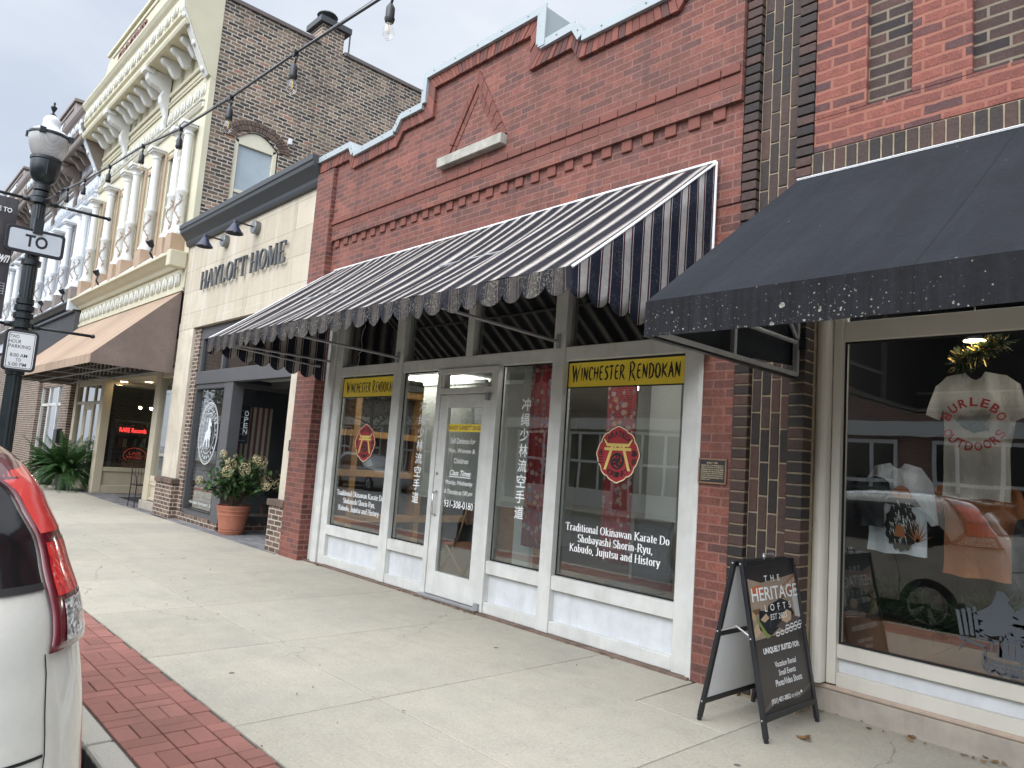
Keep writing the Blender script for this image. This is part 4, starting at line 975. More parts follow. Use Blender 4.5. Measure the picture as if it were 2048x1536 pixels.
# ================================================================ striped awning
aw = thing('striped_awning', 'navy and cream striped shop awning with a lichen spotted scalloped valance', 'awning', (-6, 4.8, 3.97))
AX0, AX1, AYW, AZW, AYF, AZF = -8.97, -3.0, 4.795, 3.97, 3.21, 2.745
def slope_pt(x, t):
    sag = .05*math.sin(math.pi*t)*(.55+.45*math.sin(x*2.37+1))
    wob = (.013*math.sin(x*9.3+t*2)+.007*math.sin(x*17.1-t*3))*math.sin(math.pi*t)**.7+.010*math.sin(x*6.1+2)*t**3
    return (x, AYW+(AYF-AYW)*t, AZW+(AZF-AZW)*t-sag-wob+(.012*math.sin(x*2.2) if t < .02 else 0))
rows = [[slope_pt(AX0+(AX1-AX0)*i/90, j/14) for i in range(91)] for j in range(15)]
part('canopy', B().grid(rows), M['awn_top'], aw, solid=.004, smooth='auto')
def valance(length, pt, n_sc, drop=.10, depth=.078, seg=12):
    N = n_sc*seg; top, bot = [], []
    mid = []
    for i in range(N+1):
        s_ = i/N*length; ph = (i/seg) % 1.0
        d = drop+depth*abs(math.sin(math.pi*(i/seg)))**.6*1.0
        wv = .012*math.sin(s_*11.3+.5)+.006*math.sin(s_*27)
        top.append(pt(s_, 0, 0)); mid.append(pt(s_, drop*.6, wv*.6)); bot.append(pt(s_, d, wv*1.3))
    return B().grid([top, mid, bot])
L_ = AX1-AX0
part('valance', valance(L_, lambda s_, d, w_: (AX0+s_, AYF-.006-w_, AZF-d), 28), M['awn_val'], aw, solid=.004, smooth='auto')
def side(xp, s_):
    # triangular side cloth, hanging from the slope edge to a scalloped hem
    rows = []; N = 96
    for i in range(N+1):
        t = i/N; y = AYF+(AYW-AYF)*t; x_, y_, zt = slope_pt(xp, 1-t)
        hem = 2.645-.14*t-.085*abs(math.sin(math.pi*(t*7.5+.25)))**.6
        wv = .008*math.sin(y*14)
        rows.append([(xp+s_*(.003+wv*k/6), y, zt+(hem-zt)*k/6) for k in range(7)])
    return B().grid(rows)
part('side_cloth', side(AX1, 1), M['awn_side'], aw, solid=.004, smooth=True)
part('side_cloth', side(AX0, -1), M['awn_side'], aw, solid=.004, smooth=True)
b = B(); b.tube([slope_pt(AX1+.004, k/8) for k in range(9)], .010, 6); b.tube([(AX1+.004, AYW-.005, AZW), (AX1+.004, AYW-.005, 2.52)], .014, 6)
b.tube([(AX0, AYW, AZW+.008), (AX1, AYW, AZW+.008)], .012, 6); b.tube([slope_pt(AX0, k/8) for k in range(9)], .010, 6)
part('piping', b, M['vinyl_white'], aw)
b = B()
for x in (-8.9, -7.28, -4.63, -3.06):
    b.tube([(x, AYF+.04, AZF-.03), (x, YS-.015, 2.66 if x in (-7.28, -4.63) else 2.70)], .017, 6)
b.tube([(AX0+.02, AYF+.03, AZF-.02), (AX1-.02, AYF+.03, AZF-.02)], .016, 6)
b.tube([(AX0+.02, 4.0, 3.30), (AX1-.02, 4.0, 3.30)], .016, 6)
for x in (-7.28, -4.63): b.box(x-.02, x+.02, YS-.035, YS-.012, 2.60, 2.73)
part('frame_bar', b, M['bar_metal'], aw)
b = B(); b.tube([(-8.9, 3.28, 2.70), (-8.97, 4.62, 2.62)], .014, 6); b.tube([(-8.97, 4.62, 2.62), (-8.97, 4.72, 2.62)], .02, 6); part('side_arm', b, M['bar_metal'], aw)

# loose cable end hanging under the awning
b = B(); b.tube([(-7.9+.03*math.sin(k*1.7), 4.72-.02*k*.3, 3.1-.06*k+.05*math.sin(k)) for k in range(12)], .003, 5); tag(part('hanging_wire', b, M['alu_frame']), 'thin pale wire dangling under the striped awning at its left end', 'wire')
# bronze plaque on the pier
def plaque(x0, x1, z0, z1, y, label, title, rows, trim):
    t = thing('plaque', label, 'plaque', ((x0+x1)/2, y, z0))
    part('plate', B().box(x0+.012, x1-.012, y-.016, y, z0+.012, z1-.012), M['bronze'], t)
    b = B(); b.box(x0, x1, y-.019, y, z0, z0+.013); b.box(x0, x1, y-.019, y, z1-.013, z1); b.box(x0, x0+.013, y-.019, y, z0+.013, z1-.013); b.box(x1-.013, x1, y-.019, y, z0+.013, z1-.013)
    part('rim', b, trim, t, bevel=.003)
    q = B(); p_ = facing_street(y-.017); h = (z1-z0-.05)/(len(rows)+1.2)
    if title: put_font(q, title, (x0+x1)/2-.045, (x0+x1)/2+.045, z1-.024-h, z1-.028, p_)
    for i, r_ in enumerate(rows):
        zt = z1-.028-h*(i+1.35); wd = (x1-x0-.05)*(.42 if i == len(rows)-1 else 1)
        put_font(q, r_, x0+.025, x0+.025+wd, zt-h*.62, zt, p_)
    part('lettering', q, M['pale_gold'] if title else M['steel_plate'], t)
plaque(-3.065, -2.825, 1.455, 1.645, 4.85, 'dark bronze plaque headed BUILT on the brick pier between the two shops', 'BUILT 1900',
    ['ORIGINALLY BUILT AS AN OFFICE FOR DR. T. B.', 'ANDERTON, THIS BUILDING WAS THE FIRST SITE OF', 'FARMERS BANK AND TRUST CO. IN 1906 AND FARMERS', 'NATIONAL BANK IN 1909. OTHER OCCUPANTS INCLUDED', 'ADVANCED FINANCING, INCLUDING GROCERY, BOOKKEEP', 'AND DENTIST, BARBERS SHOPS THROUGH THE 1950s', 'AFTERWARDS THE BUILDING BELONGED TO THE', 'JEWELRY SHOP.'], M['bronze_trim'])

# ================================================================ dark brick shop on the right
rs = thing('dark_brick_shop', 'dark and pink brick shop with a clothing display window under a black awning', 'shop', (-.5, YF, 0))
b = B(); XR = 4.2
b.box(-2.78, -2.255, 4.90, 5.3, 0, 7.2); b.box(-2.662, -2.362, 4.868, 4.90, 0, 7.2); b.box(-2.782, -2.668, 4.827, 4.90, 0, 2.9); b.box(-2.357, -2.25, 4.827, 4.90, 0, 2.9); part('pilaster_mortar', b, M['buff_mortar'], rs)
b = B(); z = .02
while z < 7.1:
    b.box(-2.785, -2.665, 4.815, 4.95, z, z+.066)
    if z > .0: b.box(-2.36, -2.245 if z < 3.83 else -2.235, 4.815, 4.95, z, z+.066)
    z += .078
for k in range(4):
    x = -2.655+k*.0735; z = -.15+(k % 2)*.12
    while z < 7.1: b.box(x, x+.064, 4.86, 4.95, max(z, .02), z+.228); z += .239
part('pilaster', b, M['dark_block'], rs, bevel=.006, seg=2)
b = B(); b.box(-2.235, XR, 4.87, 5.3, 3.845, 7.2)
# wall above the window with sunk dark panels
bm_ = B()
nich = [(-1.88, -1.595), (-1.25, -.965), (-.62, -.335), (.01, .295), (.64, .925), (1.27, 1.555), (1.9, 2.185), (2.53, 2.815), (3.16, 3.445)]
xs_ = -2.235
for (xa, xb_) in nich:
    bm_.box(xs_, xa, 4.83, 4.875, 4.09, 7.2); xs_ = xb_
bm_.box(xs_, XR, 4.83, 4.875, 4.09, 7.2); bm_.box(-2.235, XR, 4.83, 4.875, 3.845, 4.09)
part('upper_wall', bm_, M['pink_brick'], rs, bevel=.004)
part('sunk_panel', b, M['dark_brick_row'], rs)
b = B(); b.box(-2.25, XR, 4.833, 5.2, 3.64, 3.842); part('band_mortar', b, M['buff_mortar'], rs)
b = B(); x = -2.235
while x < XR: b.box(x, x+.066, 4.825, 4.9, 3.655, 3.838); x += .077
part('soldier_band', b, M['dark_block'], rs, bevel=.006, seg=2)
b = B(); b.box(-2.235, XR, 4.86, 4.9, 3.838, 3.848); part('band_joint', b, M['pink_mortar'], rs)
b = B(); b.box(-2.25, XR, 5.19, 14, 7.0, 7.1); part('roof', b, M['roof_dark'], rs)
YR = 5.10
b = B()
b.box(-2.245, -2.17, YR-.07, YR+.10, .19, 3.64); b.box(-2.165, -2.105, YR-.02, YR+.10, .19, 3.64)
b.lathe([(.045, .19), (.045, 3.64)], -2.215, YR-.06, 14)
b.box(-2.105, XR, YR, YR+.09, 2.52, 2.66); b.box(-2.105, XR, YR, YR+.09, .36, .45); b.box(-2.105, XR, YR-.004, YR+.09, .175, .265)
for x in (.9, 3.9): b.box(x, x+.12, YR-.004, YR+.09, .265, 3.64)
b.box(-2.105, XR, YR, YR+.09, 3.5, 3.64)
part('window_frame', b, M['alu_warm'], rs, bevel=.004)
b = B(); b.box(-2.105, XR, YR+.045, YR+.06, .265, .36); part('sill_panel', b, M['kick_white'], rs)
b = B()
for (xa, xb_) in ((-2.105, .9), (1.02, 3.9)):
    b.box(xa, xb_, YR+.03, YR+.038, .45, .464); b.box(xa, xb_, YR+.03, YR+.038, 2.506, 2.52); b.box(xa, xa+.014, YR+.03, YR+.038, .464, 2.506); b.box(xb_-.014, xb_, YR+.03, YR+.038, .464, 2.506)
win = part('display_window', b, M['gap'], rs)
pane(-2.10, .895, .455, 2.515, YR+.04, win); pane(1.025, 3.895, .455, 2.515, YR+.04, win)
w = part('transom_window', B().box(-2.105, XR, YR+.045, YR+.053, 2.66, 3.5), M['glass'], rs)
b = B(); b.box(-2.26, XR, YR-.012, YR+.2, -.1, .145); part('base', b, M['base_concrete'], rs, bevel=.01, seg=2)
b = B(); b.box(-2.26, XR, YR-.02, YR+.2, .145, .178); part('base_cap', b, M['slab_edge'], rs, bevel=.01)
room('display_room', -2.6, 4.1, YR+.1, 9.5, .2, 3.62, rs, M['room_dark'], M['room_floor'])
b = B(); b.box(-2.3, .8, 5.24, 5.34, 3.30, 3.34); part('display_fill', b, emit('display_fill', (1, .95, .88, 1), 20), rs)  # unseen glowing strip, added to brighten the shirts on display
# window decal: camp fire, chair and trees
q = B(); pd = facing_street(YR+.0395)
def dpoly(pts, o=.0): q.add([pd(u, v, o) for u, v in pts], [tuple(range(len(pts)))])
for (cx_, zb, h_, w_) in ((-1.175, .70, .24, .10), (-1.07, .68, .18, .08), (-.93, .69, .22, .10), (-.80, .68, .2, .09), (-.2, .68, .22, .1)):
    for k in range(9):
        zz = zb+h_*k/9; ww = w_*1.35*(1-(k/9.5)**1.7)*(1+.35*rnd.uniform(-1, 1)); dx = .012*rnd.uniform(-1, 1)
        dpoly([(cx_+dx-ww, zz), (cx_+dx-ww*.5, zz-.012), (cx_+dx, zz+.004), (cx_+dx+ww*.5, zz-.014), (cx_+dx+ww, zz), (cx_+ww*.45, zz+.045), (cx_-ww*.45, zz+.045)], .0001*(k % 4))
    dpoly([(cx_-.008, zb-.12), (cx_+.008, zb-.12), (cx_+.006, zb), (cx_-.006, zb)])
for k in range(4): dpoly([(-1.385+k*.028, .665+.004*k), (-1.365+k*.028, .665+.004*k), (-1.39+k*.03, .81+.012*k), (-1.41+k*.03, .81+.012*k)])
dpoly([(-1.385, .66), (-1.25, .63), (-1.25, .612), (-1.39, .64)]); dpoly([(-1.36, .64), (-1.35, .64), (-1.385, .575), (-1.395, .575)]); dpoly([(-1.262, .62), (-1.25, .62), (-1.245, .54), (-1.257, .54)])
dpoly([(-1.30, .715), (-1.21, .665), (-1.21, .655), (-1.305, .70)]); dpoly([(-1.225, .66), (-1.212, .66), (-1.215, .60), (-1.228, .60)])
for k, (dx, hh) in enumerate(((-.05, .09), (-.02, .15), (.012, .20), (.045, .13), (.07, .08))): dpoly([(-1.13+dx-.016, .575), (-1.13+dx+.016, .575), (-1.13+dx+.012, .575+hh*.5), (-1.13+dx, .575+hh), (-1.13+dx-.014, .575+hh*.55)], .0001*k)
dpoly([(-1.30, .675), (-.1, .66), (-.1, .648), (-1.30, .663)])
for r_ in range(3):
    for k in range(11):
        a0 = math.pi+math.pi*(k+.06+.5*(r_ % 2))/11.5; a1 = math.pi+math.pi*(k+.9+.5*(r_ % 2))/11.5
        f = lambda a, d: (-1.13+math.cos(a)*.14, .585+math.sin(a)*.035-d)
        d0, d1 = .026*r_, .026*r_+.020
        dpoly([f(a0, d0), f(a1, d0), f(a1, d1), f(a0, d1)])
put_font(q, 'WELCOME', -1.27, -.65, .468, .505, pd)
part('window_decal', q, M['decal_grey'], win)
# display inside
def tee(name, x, z_top, w, h, y, mat_, label, sleeve=.17, sl_w=.11, tilt=0, long=False):
    t = thing(name, label, 'shirt', (x, y, z_top))
    pts = [(-.09, 0), (-.26, -.03), (-.37, -.10), (-.44, -.34), (-.33, -.38), (-.29, -.27), (-.285, -.6), (-.29, -.98), (-.1, -1.0), (.1, -.985), (.29, -1.0), (.285, -.6), (.29, -.27), (.33, -.38), (.44, -.34), (.37, -.10), (.26, -.03), (.09, 0), (.05, -.045), (0, -.06), (-.05, -.045)]
    if long: pts = [(-.09, 0), (-.24, -.04), (-.36, -.2), (-.42, -.62), (-.36, -.64), (-.29, -.3), (-.30, -.6), (-.31, -.98), (-.1, -1.0), (.1, -.985), (.31, -1.0), (.30, -.6), (.29, -.3), (.36, -.66), (.42, -.64), (.36, -.2), (.24, -.04), (.09, 0), (.05, -.045), (0, -.06), (-.05, -.045)]
    ct, st_ = math.cos(tilt), math.sin(tilt)
    f = lambda u, v, o=0: (x+(u*w*ct-v*h*st_)/.74*1.0, y-o, z_top+v*h*ct+u*w*st_)
    bm = bmesh.new(); vs_ = [bm.verts.new((p[0], p[1], 0)) for p in pts]; bm.faces.new(vs_)
    bmesh.ops.triangulate(bm, faces=bm.faces); bmesh.ops.subdivide_edges(bm, edges=bm.edges, cuts=3, use_grid_fill=True)
    bm.verts.ensure_lookup_table()
    b = B()
    for s_ in (0, 1):
        b.add([f(v.co.x, v.co.y, (.035+.018*math.sin(v.co.x*22+v.co.y*3)+.01*math.sin(v.co.y*17))*(1 if s_ else .2)) for v in bm.verts], [tuple(v.index for v in fc.verts) for fc in bm.faces])
    bm.free()
    part('body_cloth', b, mat_, t, smooth=True)
    return t, f
t, f = tee('tee_shirt', -1.42, 2.34, .50, .86, 5.62, M['tee_beige'], 'beige tee shirt with a red arched print hanging high in the display window')
q = B()
for body, a0, a1, rr, s_ in (('BURLEBO', 160, 20, .15, 1), ('OUTDOORS', 205, 335, .15, -1)):
    for i, ch in enumerate(body):
        a = R(a0+(a1-a0)*i/(len(body)-1)); ux, vz = -1.42+math.cos(a)*rr*1.12, 1.985+math.sin(a)*rr
        rot = (a-math.pi/2)*.75 if s_ > 0 else (a+math.pi/2)*.75 if a < math.pi*1.5 else (a-1.5*math.pi)*.75
        if s_ < 0: rot = (a-1.5*math.pi)*.85
        c_, s2 = math.cos(rot), math.sin(rot)
        put_font(q, ch, -.024, .024, -.03, .03, lambda u, v, o: (ux+u*c_-v*s2, 5.545, vz+u*s2+v*c_), bold=.03)
part('print_lettering', q, M['print_red'], t)
q = B(); q.add([(-1.42+dx, 5.548, 1.985+dz) for dx, dz in ((-.11, .02), (-.08, .06), (-.03, .035), (.03, .05), (.10, .07), (.06, .0), (.09, -.04), (.0, -.06), (-.06, -.03))], [tuple(range(9))]); part('print_bird', q, M['print_grey'], t)
t, f = tee('white_shirt', -1.90, 1.70, .46, .64, 5.60, M['tee_white'], 'white long sleeved shirt with a bearded man print hanging low in the display window', long=True)
q = B(); q2 = B(); q3 = B(); cx_ = -1.86; yy = 5.535
blob = lambda cx2, cz2, rx, rz, n_, jit, sd: [(cx2+rx*math.cos(2*math.pi*i/n_)*(1+jit*math.sin(i*sd)), yy, cz2+rz*math.sin(2*math.pi*i/n_)*(1+jit*math.sin(i*sd+1))) for i in range(n_)]
q.add(blob(cx_, 1.255, .105, .165, 40, .08, 2.3), [tuple(range(40))])
q.add([(cx_+dx, yy-.001, 1.435+dz) for dx, dz in ((-.12, -.02), (-.05, -.035), (.06, -.035), (.13, -.03), (.09, .02), (-.08, .02))], [tuple(range(6))])
part('print_beard', q, M['ink_black'], t)
q2.add([(cx_+.07*math.cos(math.pi*i/12), yy-.002, 1.455+.085*math.sin(math.pi*i/12)) for i in range(13)], [tuple(range(13))])
for k in range(7): a = R(20+k*22); q2.add([(cx_+.10, yy-.001, 1.16), (cx_+.115, yy-.001, 1.16), (cx_+.11+.11*math.cos(a), yy-.001, 1.16+.17*math.sin(a))], [(0, 1, 2)])
q2.add([(cx_-.045, yy-.003, 1.19), (cx_+.03, yy-.003, 1.18), (cx_+.02, yy-.003, 1.26), (cx_-.03, yy-.003, 1.27)], [(0, 1, 2, 3)])
part('print_cap', q2, M['tee_orange'], t)
rr_ = random.Random(5)
for k in range(60):
    u, v = cx_+rr_.gauss(0, .045), 1.30+rr_.gauss(0, .055); q3.add([(u, yy-.002, v), (u+.006, yy-.002, v), (u+.012, yy-.002, v-.035)], [(0, 1, 2)])
part('print_hair', q3, M['vinyl_white'], t)
t, f = tee('dark_shirt', -2.06, 1.60, .26, .36, 5.5, M['tee_dark'], 'dark grey shirt with a yellow tag hanging at the left of the white shirt')
q = B(); q.box(-2.045, -2.005, 5.45, 5.452, 1.40, 1.47); part('swing_tag', q, M['ink_black'], t)
t, f = tee('orange_shirt', -1.43, 1.62, .50, .66, 5.68, M['tee_orange'], 'burnt orange shirt hanging below the beige tee shirt')
def garland(name, pts, r_, n, mats, label, cat='garland', seed=1, tin=.0, ln=.09):
    rr = random.Random(seed); t = thing(name, label, cat, pts[0]); b = B(); b2 = B()
    for i in range(n):
        k = rr.uniform(0, len(pts)-1.001); j = int(k); p = Vector(pts[j]).lerp(Vector(pts[j+1]), k-j)
        d = Vector((rr.gauss(0, 1), rr.gauss(0, 1), rr.gauss(0, 1))).normalized(); s_ = d.orthogonal().normalized()*.006; p2 = p+d*r_*rr.uniform(.4, 1.1)
        (b2 if rr.random() < tin else b).add([p-s_, p+s_, p2+s_*.3, p2-s_*.3], [(0, 1, 2, 3)])
    part('needles', b, mats[0], t)
    if tin: part('tinsel', b2, mats[1], t)
    part('wire', B().tube(pts, .008, 5), M['bark'], t); return t
garland('tinsel_garland', [(-1.52, 5.6, 2.38), (-1.50, 5.6, 2.44), (-1.42, 5.62, 2.47), (-1.36, 5.64, 2.52), (-1.28, 5.66, 2.55)], .10, 900, (M['pine'], M['tinsel']), 'sparse pine and gold tinsel garland above the beige tee shirt', seed=3, tin=.3)
garland('pine_garland', [(-2.05+.12*k, 5.62+.05*math.sin(k*2.), .70+.10*math.sin(k*1.3)) for k in range(24)], .17, 5200, (M['pine'],), 'dark green pine garland lying along the bottom of the display window', seed=5)
b = B(); b.box(-2.3, 3.9, 5.55, 5.8, .2, .58); tag(part('display_ledge', b, M['wood_dark'], bevel=.01), 'long brown wooden ledge under the pine garland in the display window', 'ledge')
t = thing('ceiling_lamp', 'round warm ceiling lamp glowing above the beige tee shirt', 'lamp', (-1.43, 5.6, 2.56))
b = B(); b.lathe([(.075, 2.562), (.07, 2.57), (.03, 2.60)], -1.43, 5.6, 20); part('lamp_rim', b, M['black_metal'], t)
b = B(); b.lathe([(.001, 2.556), (.066, 2.558), (.066, 2.564)], -1.43, 5.6, 20); part('lamp_disc', b, M['warm_lamp'], t)
part('lamp_rod', B().tube([(-1.43, 5.6, 2.6), (-1.43, 5.6, 3.6)], .008, 6), M['black_metal'], t)

# ================================================================ black awning
ba = thing('black_awning', 'black canvas awning with a lichen spotted valance over the clothing shop', 'awning', (1, 4.8, 3.62))
BX0, BX1, BYW, BZW, BYF, BZF = -2.33, 3.6, 4.80, 3.655, 3.10, 2.415
def bs(x, t):
    k = abs(((x-BX0)/1.05) % 1.0-.5)*2
    return (x, BYW+(BYF-BYW)*t, BZW+(BZF-BZW)*t-.018*math.sin(math.pi*t)*(1-k**3))
part('canopy', B().grid([[bs(BX0+(BX1-BX0)*i/110, j/12) for i in range(111)] for j in range(13)]), M['black_canvas'], ba, solid=.004, smooth='auto')
part('valance', B().grid([[(BX0+(BX1-BX0)*i/80, BYF-.004-.004*math.sin(i*.9)*(j/4), BZF-.195*j/4) for i in range(81)] for j in range(5)]), M['black_valance'], ba, solid=.004, smooth='auto')
b = B(); b.prism([(BYW, BZW), (BYF, BZF), (BYF, BZF-.195), (BYW, BZF-.10)], BX0-.002, BX0+.002, 'x'); part('side_cloth', b, M['black_canvas'], ba)
b = B(); b.tube([(BX0, BYW, BZW+.006), (BX1, BYW, BZW+.006)], .008, 6); b.tube([(BX0, BYW-.02, BZW+.004), (BX1, BYW-.02, BZW+.004)], .004, 6); part('head_rail', b, M['vinyl_white'], ba)
b = B(); X_ = BX0+.045
b.box(X_-.012, X_+.012, BYF+.02, BYW-.02, 2.235, 2.26); b.box(X_-.014, X_+.014, 3.92, 3.95, 2.26, 3.0); b.box(X_-.014, X_+.014, BYW-.05, BYW-.02, 2.24, 3.6)
b.tube([(X_, 3.95, 2.47), (X_, BYW-.04, 2.47)], .015, 6); b.tube([(X_, 4.35, 2.88), (X_, BYW-.04, 2.50)], .015, 6)
for x in (-.4, 1.6):
    b.tube([(x, BYF+.03, 2.25), (x, YR-.02, 2.6)], .015, 6)
b.tube([(X_, BYF+.03, 2.25), (BX1, BYF+.03, 2.25)], .015, 6); b.tube([(X_, BYF+.03, 2.40), (BX1, BYF+.03, 2.40)], .015, 6)
part('frame_bar', b, M['bar_metal'], ba)
b = B(); b.box(BX0-.006, BX0+.03, BYF, BYW, 2.222, 2.236); b.box(X_-.02, X_+.06, BYW-.03, BYW+.01, 2.42, 2.50)
for k in range(9): b.sphere((BX0-.003, BYF+.2+k*.18, 2.255+.005*k), .010, 6, 4)
part('side_rail', b, M['black_metal'], ba)

# ================================================================ A-frame pavement sign
af = thing('pavement_sign', 'black A-frame pavement sign with a loft photo standing by the brick pier', 'sign', (-2.32, 4.47, 0))
YA, YB = 4.135, 4.835
def sp(side_, u, t, o=0):
    """side 1 is the printed leaf towards +X; t runs 0 at the foot to 1 at the top"""
    xf, xt = (-2.10, -2.30) if side_ else (-2.545, -2.345)
    n = 1 if side_ else -1
    return (xf+(xt-xf)*t+n*o*.98, YA+(YB-YA)*u, 1.005*t+o*.19)
W_ = .033/.70; T_ = .03
for s_ in (1, 0):
    b = B()
    def slab(u0, u1, t0, t1, o0, o1):
        p = [sp(s_, u, t, o) for o in (o0, o1) for (u, t) in ((u0, t0), (u1, t0), (u1, t1), (u0, t1))]
        b.add(p, [(0, 3, 2, 1), (4, 5, 6, 7), (0, 1, 5, 4), (1, 2, 6, 5), (2, 3, 7, 6), (3, 0, 4, 7)])
    slab(0, W_, .02, 1, -.012, .014); slab(1-W_, 1, .02, 1, -.012, .014)
    slab(W_, 1-W_, .965, 1, -.012, .014); slab(W_, 1-W_, .105, .14, -.012, .014)
    if not s_: slab(W_, 1-W_, .53, .56, -.012, .012)
    for u in (.004, 1-W_+.006): slab(u, u+.036, 0, .02, -.010, .012)
    part('frame', b, M['black_metal'], af, bevel=.003)
    b = B(); slab(W_, 1-W_, .14, .965, -.006, .002); pn = part('panel', b, M['sign_white'], af)
b = B(); b.tube([sp(1, .42, 1.0), (-2.30, YA+.7*.42, 1.04), (-2.30, YA+.7*.60, 1.04), sp(1, .60, 1.0)], .008, 8); part('carry_handle', b, M['handle_metal'], af, smooth=True)
b = B(); b.tube([sp(1, .03, .56), (-2.32, YA+.02, .615), sp(0, .03, .56)], .006, 6); part('brace', b, M['handle_metal'], af)
b = B()
for s_ in (1, 0):
    for t_ in (.985, .56, .12):
        b.sphere(sp(s_, -.002, t_), .006, 6, 4)
part('rivet', b, M['handle_metal'], af)
pa = lambda u, v, o: sp(1, u, v, .0028+o)
U0, U1 = W_, 1-W_
def art(name, polys, m_, o):
    q = B()
    for p in polys: q.add([pa(u, v, o) for u, v in p], [tuple(range(len(p)))])
    return part(name, q, m_, af)
pm = lambda n_, c_, r_=.45: plain('print_'+n_, c_, r_, .05, 9, bump=0)
art('poster_ground', [[(U0, .14), (U1, .14), (U1, .565), (U0, .545)]], pm('charcoal', (.052, .045, .040, 1)), .0000)
art('poster_foot', [[(U0, .14), (U1, .14), (U1, .20), (.7, .175), (.4, .19), (U0, .165)]], pm('black', (.016, .015, .015, 1)), .0006)
art('poster_swoosh', [[(U0, .165), (.2, .205), (.45, .21), (.7, .19), (U1, .235), (U1, .222), (.7, .172), (.45, .19), (.25, .185), (U0, .15)]], pm('swoosh', (.10, .09, .08, 1)), .0012)
art('poster_wall', [[(U0, .545), (U1, .565), (U1, .94), (U0, .94)]], pm('wall', (.34, .26, .20, 1)), .0000)
art('poster_ceiling', [[(U0, .965), (U1, .965), (U1, .90), (.62, .88), (.3, .865), (U0, .90)]], pm('ceiling', (.022, .020, .022, 1)), .0006)
art('poster_brick', [[(.66, .83), (U1, .90), (U1, .80), (.66, .765)]], pm('brick', (.33, .15, .075, 1)), .0008)
art('poster_brick_row', [[(.68+.07*k, .80+.014*k), (.735+.07*k, .81+.014*k), (.735+.07*k, .835+.014*k), (.68+.07*k, .825+.014*k)] for k in range(4)], pm('brick_pale', (.45, .40, .34, 1)), .0013)
art('poster_lampshade', [[(.13, .845), (.30, .852), (.32, .80), (.10, .79)]], pm('orange', (.55, .13, .04, 1)), .0010)
art('poster_window', [[(.84, .80), (U1, .815), (U1, .62), (.86, .61)]], pm('pale', (.55, .54, .52, 1)), .0010)
art('poster_shelf', [[(.58, .765), (.93, .785), (.93, .775), (.58, .755)], [(.55, .72), (.80, .73), (.80, .722), (.55, .712)], [(U0+.02, .715), (.22, .72), (.22, .69), (U0+.02, .685)]], pm('shelf', (.17, .085, .04, 1)), .0014)
art('poster_sofa', [[(.16, .60), (.20, .71), (.34, .695), (.38, .73), (.62, .76), (.76, .735), (.84, .66), (.78, .615), (.55, .60), (.36, .555)]], pm('sofa', (.012, .015, .020, 1)), .0018)
art('poster_sofa_line', [[(.30, .66), (.62, .70), (.62, .696), (.30, .655)], [(.34, .60), (.40, .67), (.405, .668), (.348, .60)]], pm('grey', (.12, .13, .14, 1)), .0023)
art('poster_cushion', [[(.20, .655), (.31, .685), (.36, .655), (.27, .635)], [(U0, .60), (.14, .64), (.18, .585), (.10, .56), (U0, .565)], [(U0, .72), (.12, .69), (.13, .655), (U0, .66)]], pm('cushion', (.50, .36, .23, 1)), .0024)
art('poster_table', [[(.46, .60), (.70, .665), (.93, .63), (.66, .565)]], pm('table', (.10, .08, .075, 1)), .0024)
art('poster_tray', [[(.58, .66), (.70, .69), (.78, .67), (.76, .625), (.66, .61), (.58, .63)]], pm('tray', (.55, .40, .27, 1)), .0030)
rug = [[(.40, .548), (.70, .565), (U1, .635), (U1, .565), (U0+.3, .545)]]
art('poster_rug', rug, pm('rug', (.05, .042, .04, 1)), .0020)
q = B()
for i in range(6):
    for j in range(3):
        u, v = .47+i*.085+.03*(j % 2), .556+j*.022+.004*i
        if v > .56+(u-.45)*.13: continue
        pts = [(u+.036*math.cos(2*math.pi*k/8), v+.011*math.sin(2*math.pi*k/8)) for k in range(9)]
        for r4 in ribbon(pts, [.007]*9): q.add([pa(a_, c_, .0027) for a_, c_ in r4], [(0, 1, 2, 3)])
part('poster_rug_pattern', q, M['vinyl_white'], af)
art('poster_leaf', [[(U0, .72), (U0+.025, .72), (.33, .545), (.27, .545)]], pm('green', (.20, .27, .06, 1)), .0021)
q = B(); pq = lambda u, v, o: pa(u, v, .0036)
for txt, u0, u1, v0, v1, bo in (('T  H  E', .36, .65, .868, .905, .01), ('HERITAGE', .10, .955, .76, .84, .012), ('L  O  F  T  S', .30, .79, .695, .735, .008), ('UNIQUELY SUITED FOR:', .17, .84, .455, .495, .035), ('Vacation Rental', .335, .73, .375, .408, .015), ('Small Events', .385, .70, .325, .358, .015), ('Photo/Video Shoots', .305, .80, .27, .308, .015), ('(931) 421-3852', .19, .535, .178, .213, .015), ('or online', .555, .715, .188, .212, 0)):
    put_font(q, txt, u0, u1, v0, v1, pq, bold=bo)
put_font(q, 'EST 2023', .38, .68, .643, .676, pq, shear=.2)
for p in ([(.725, .198), (.745, .198), (.745, .192), (.765, .204), (.745, .216), (.745, .210), (.725, .210)],): q.add([pq(u, v, 0) for u, v in p], [tuple(range(len(p)))])
part('poster_lettering', q, M['vinyl_white'], af)

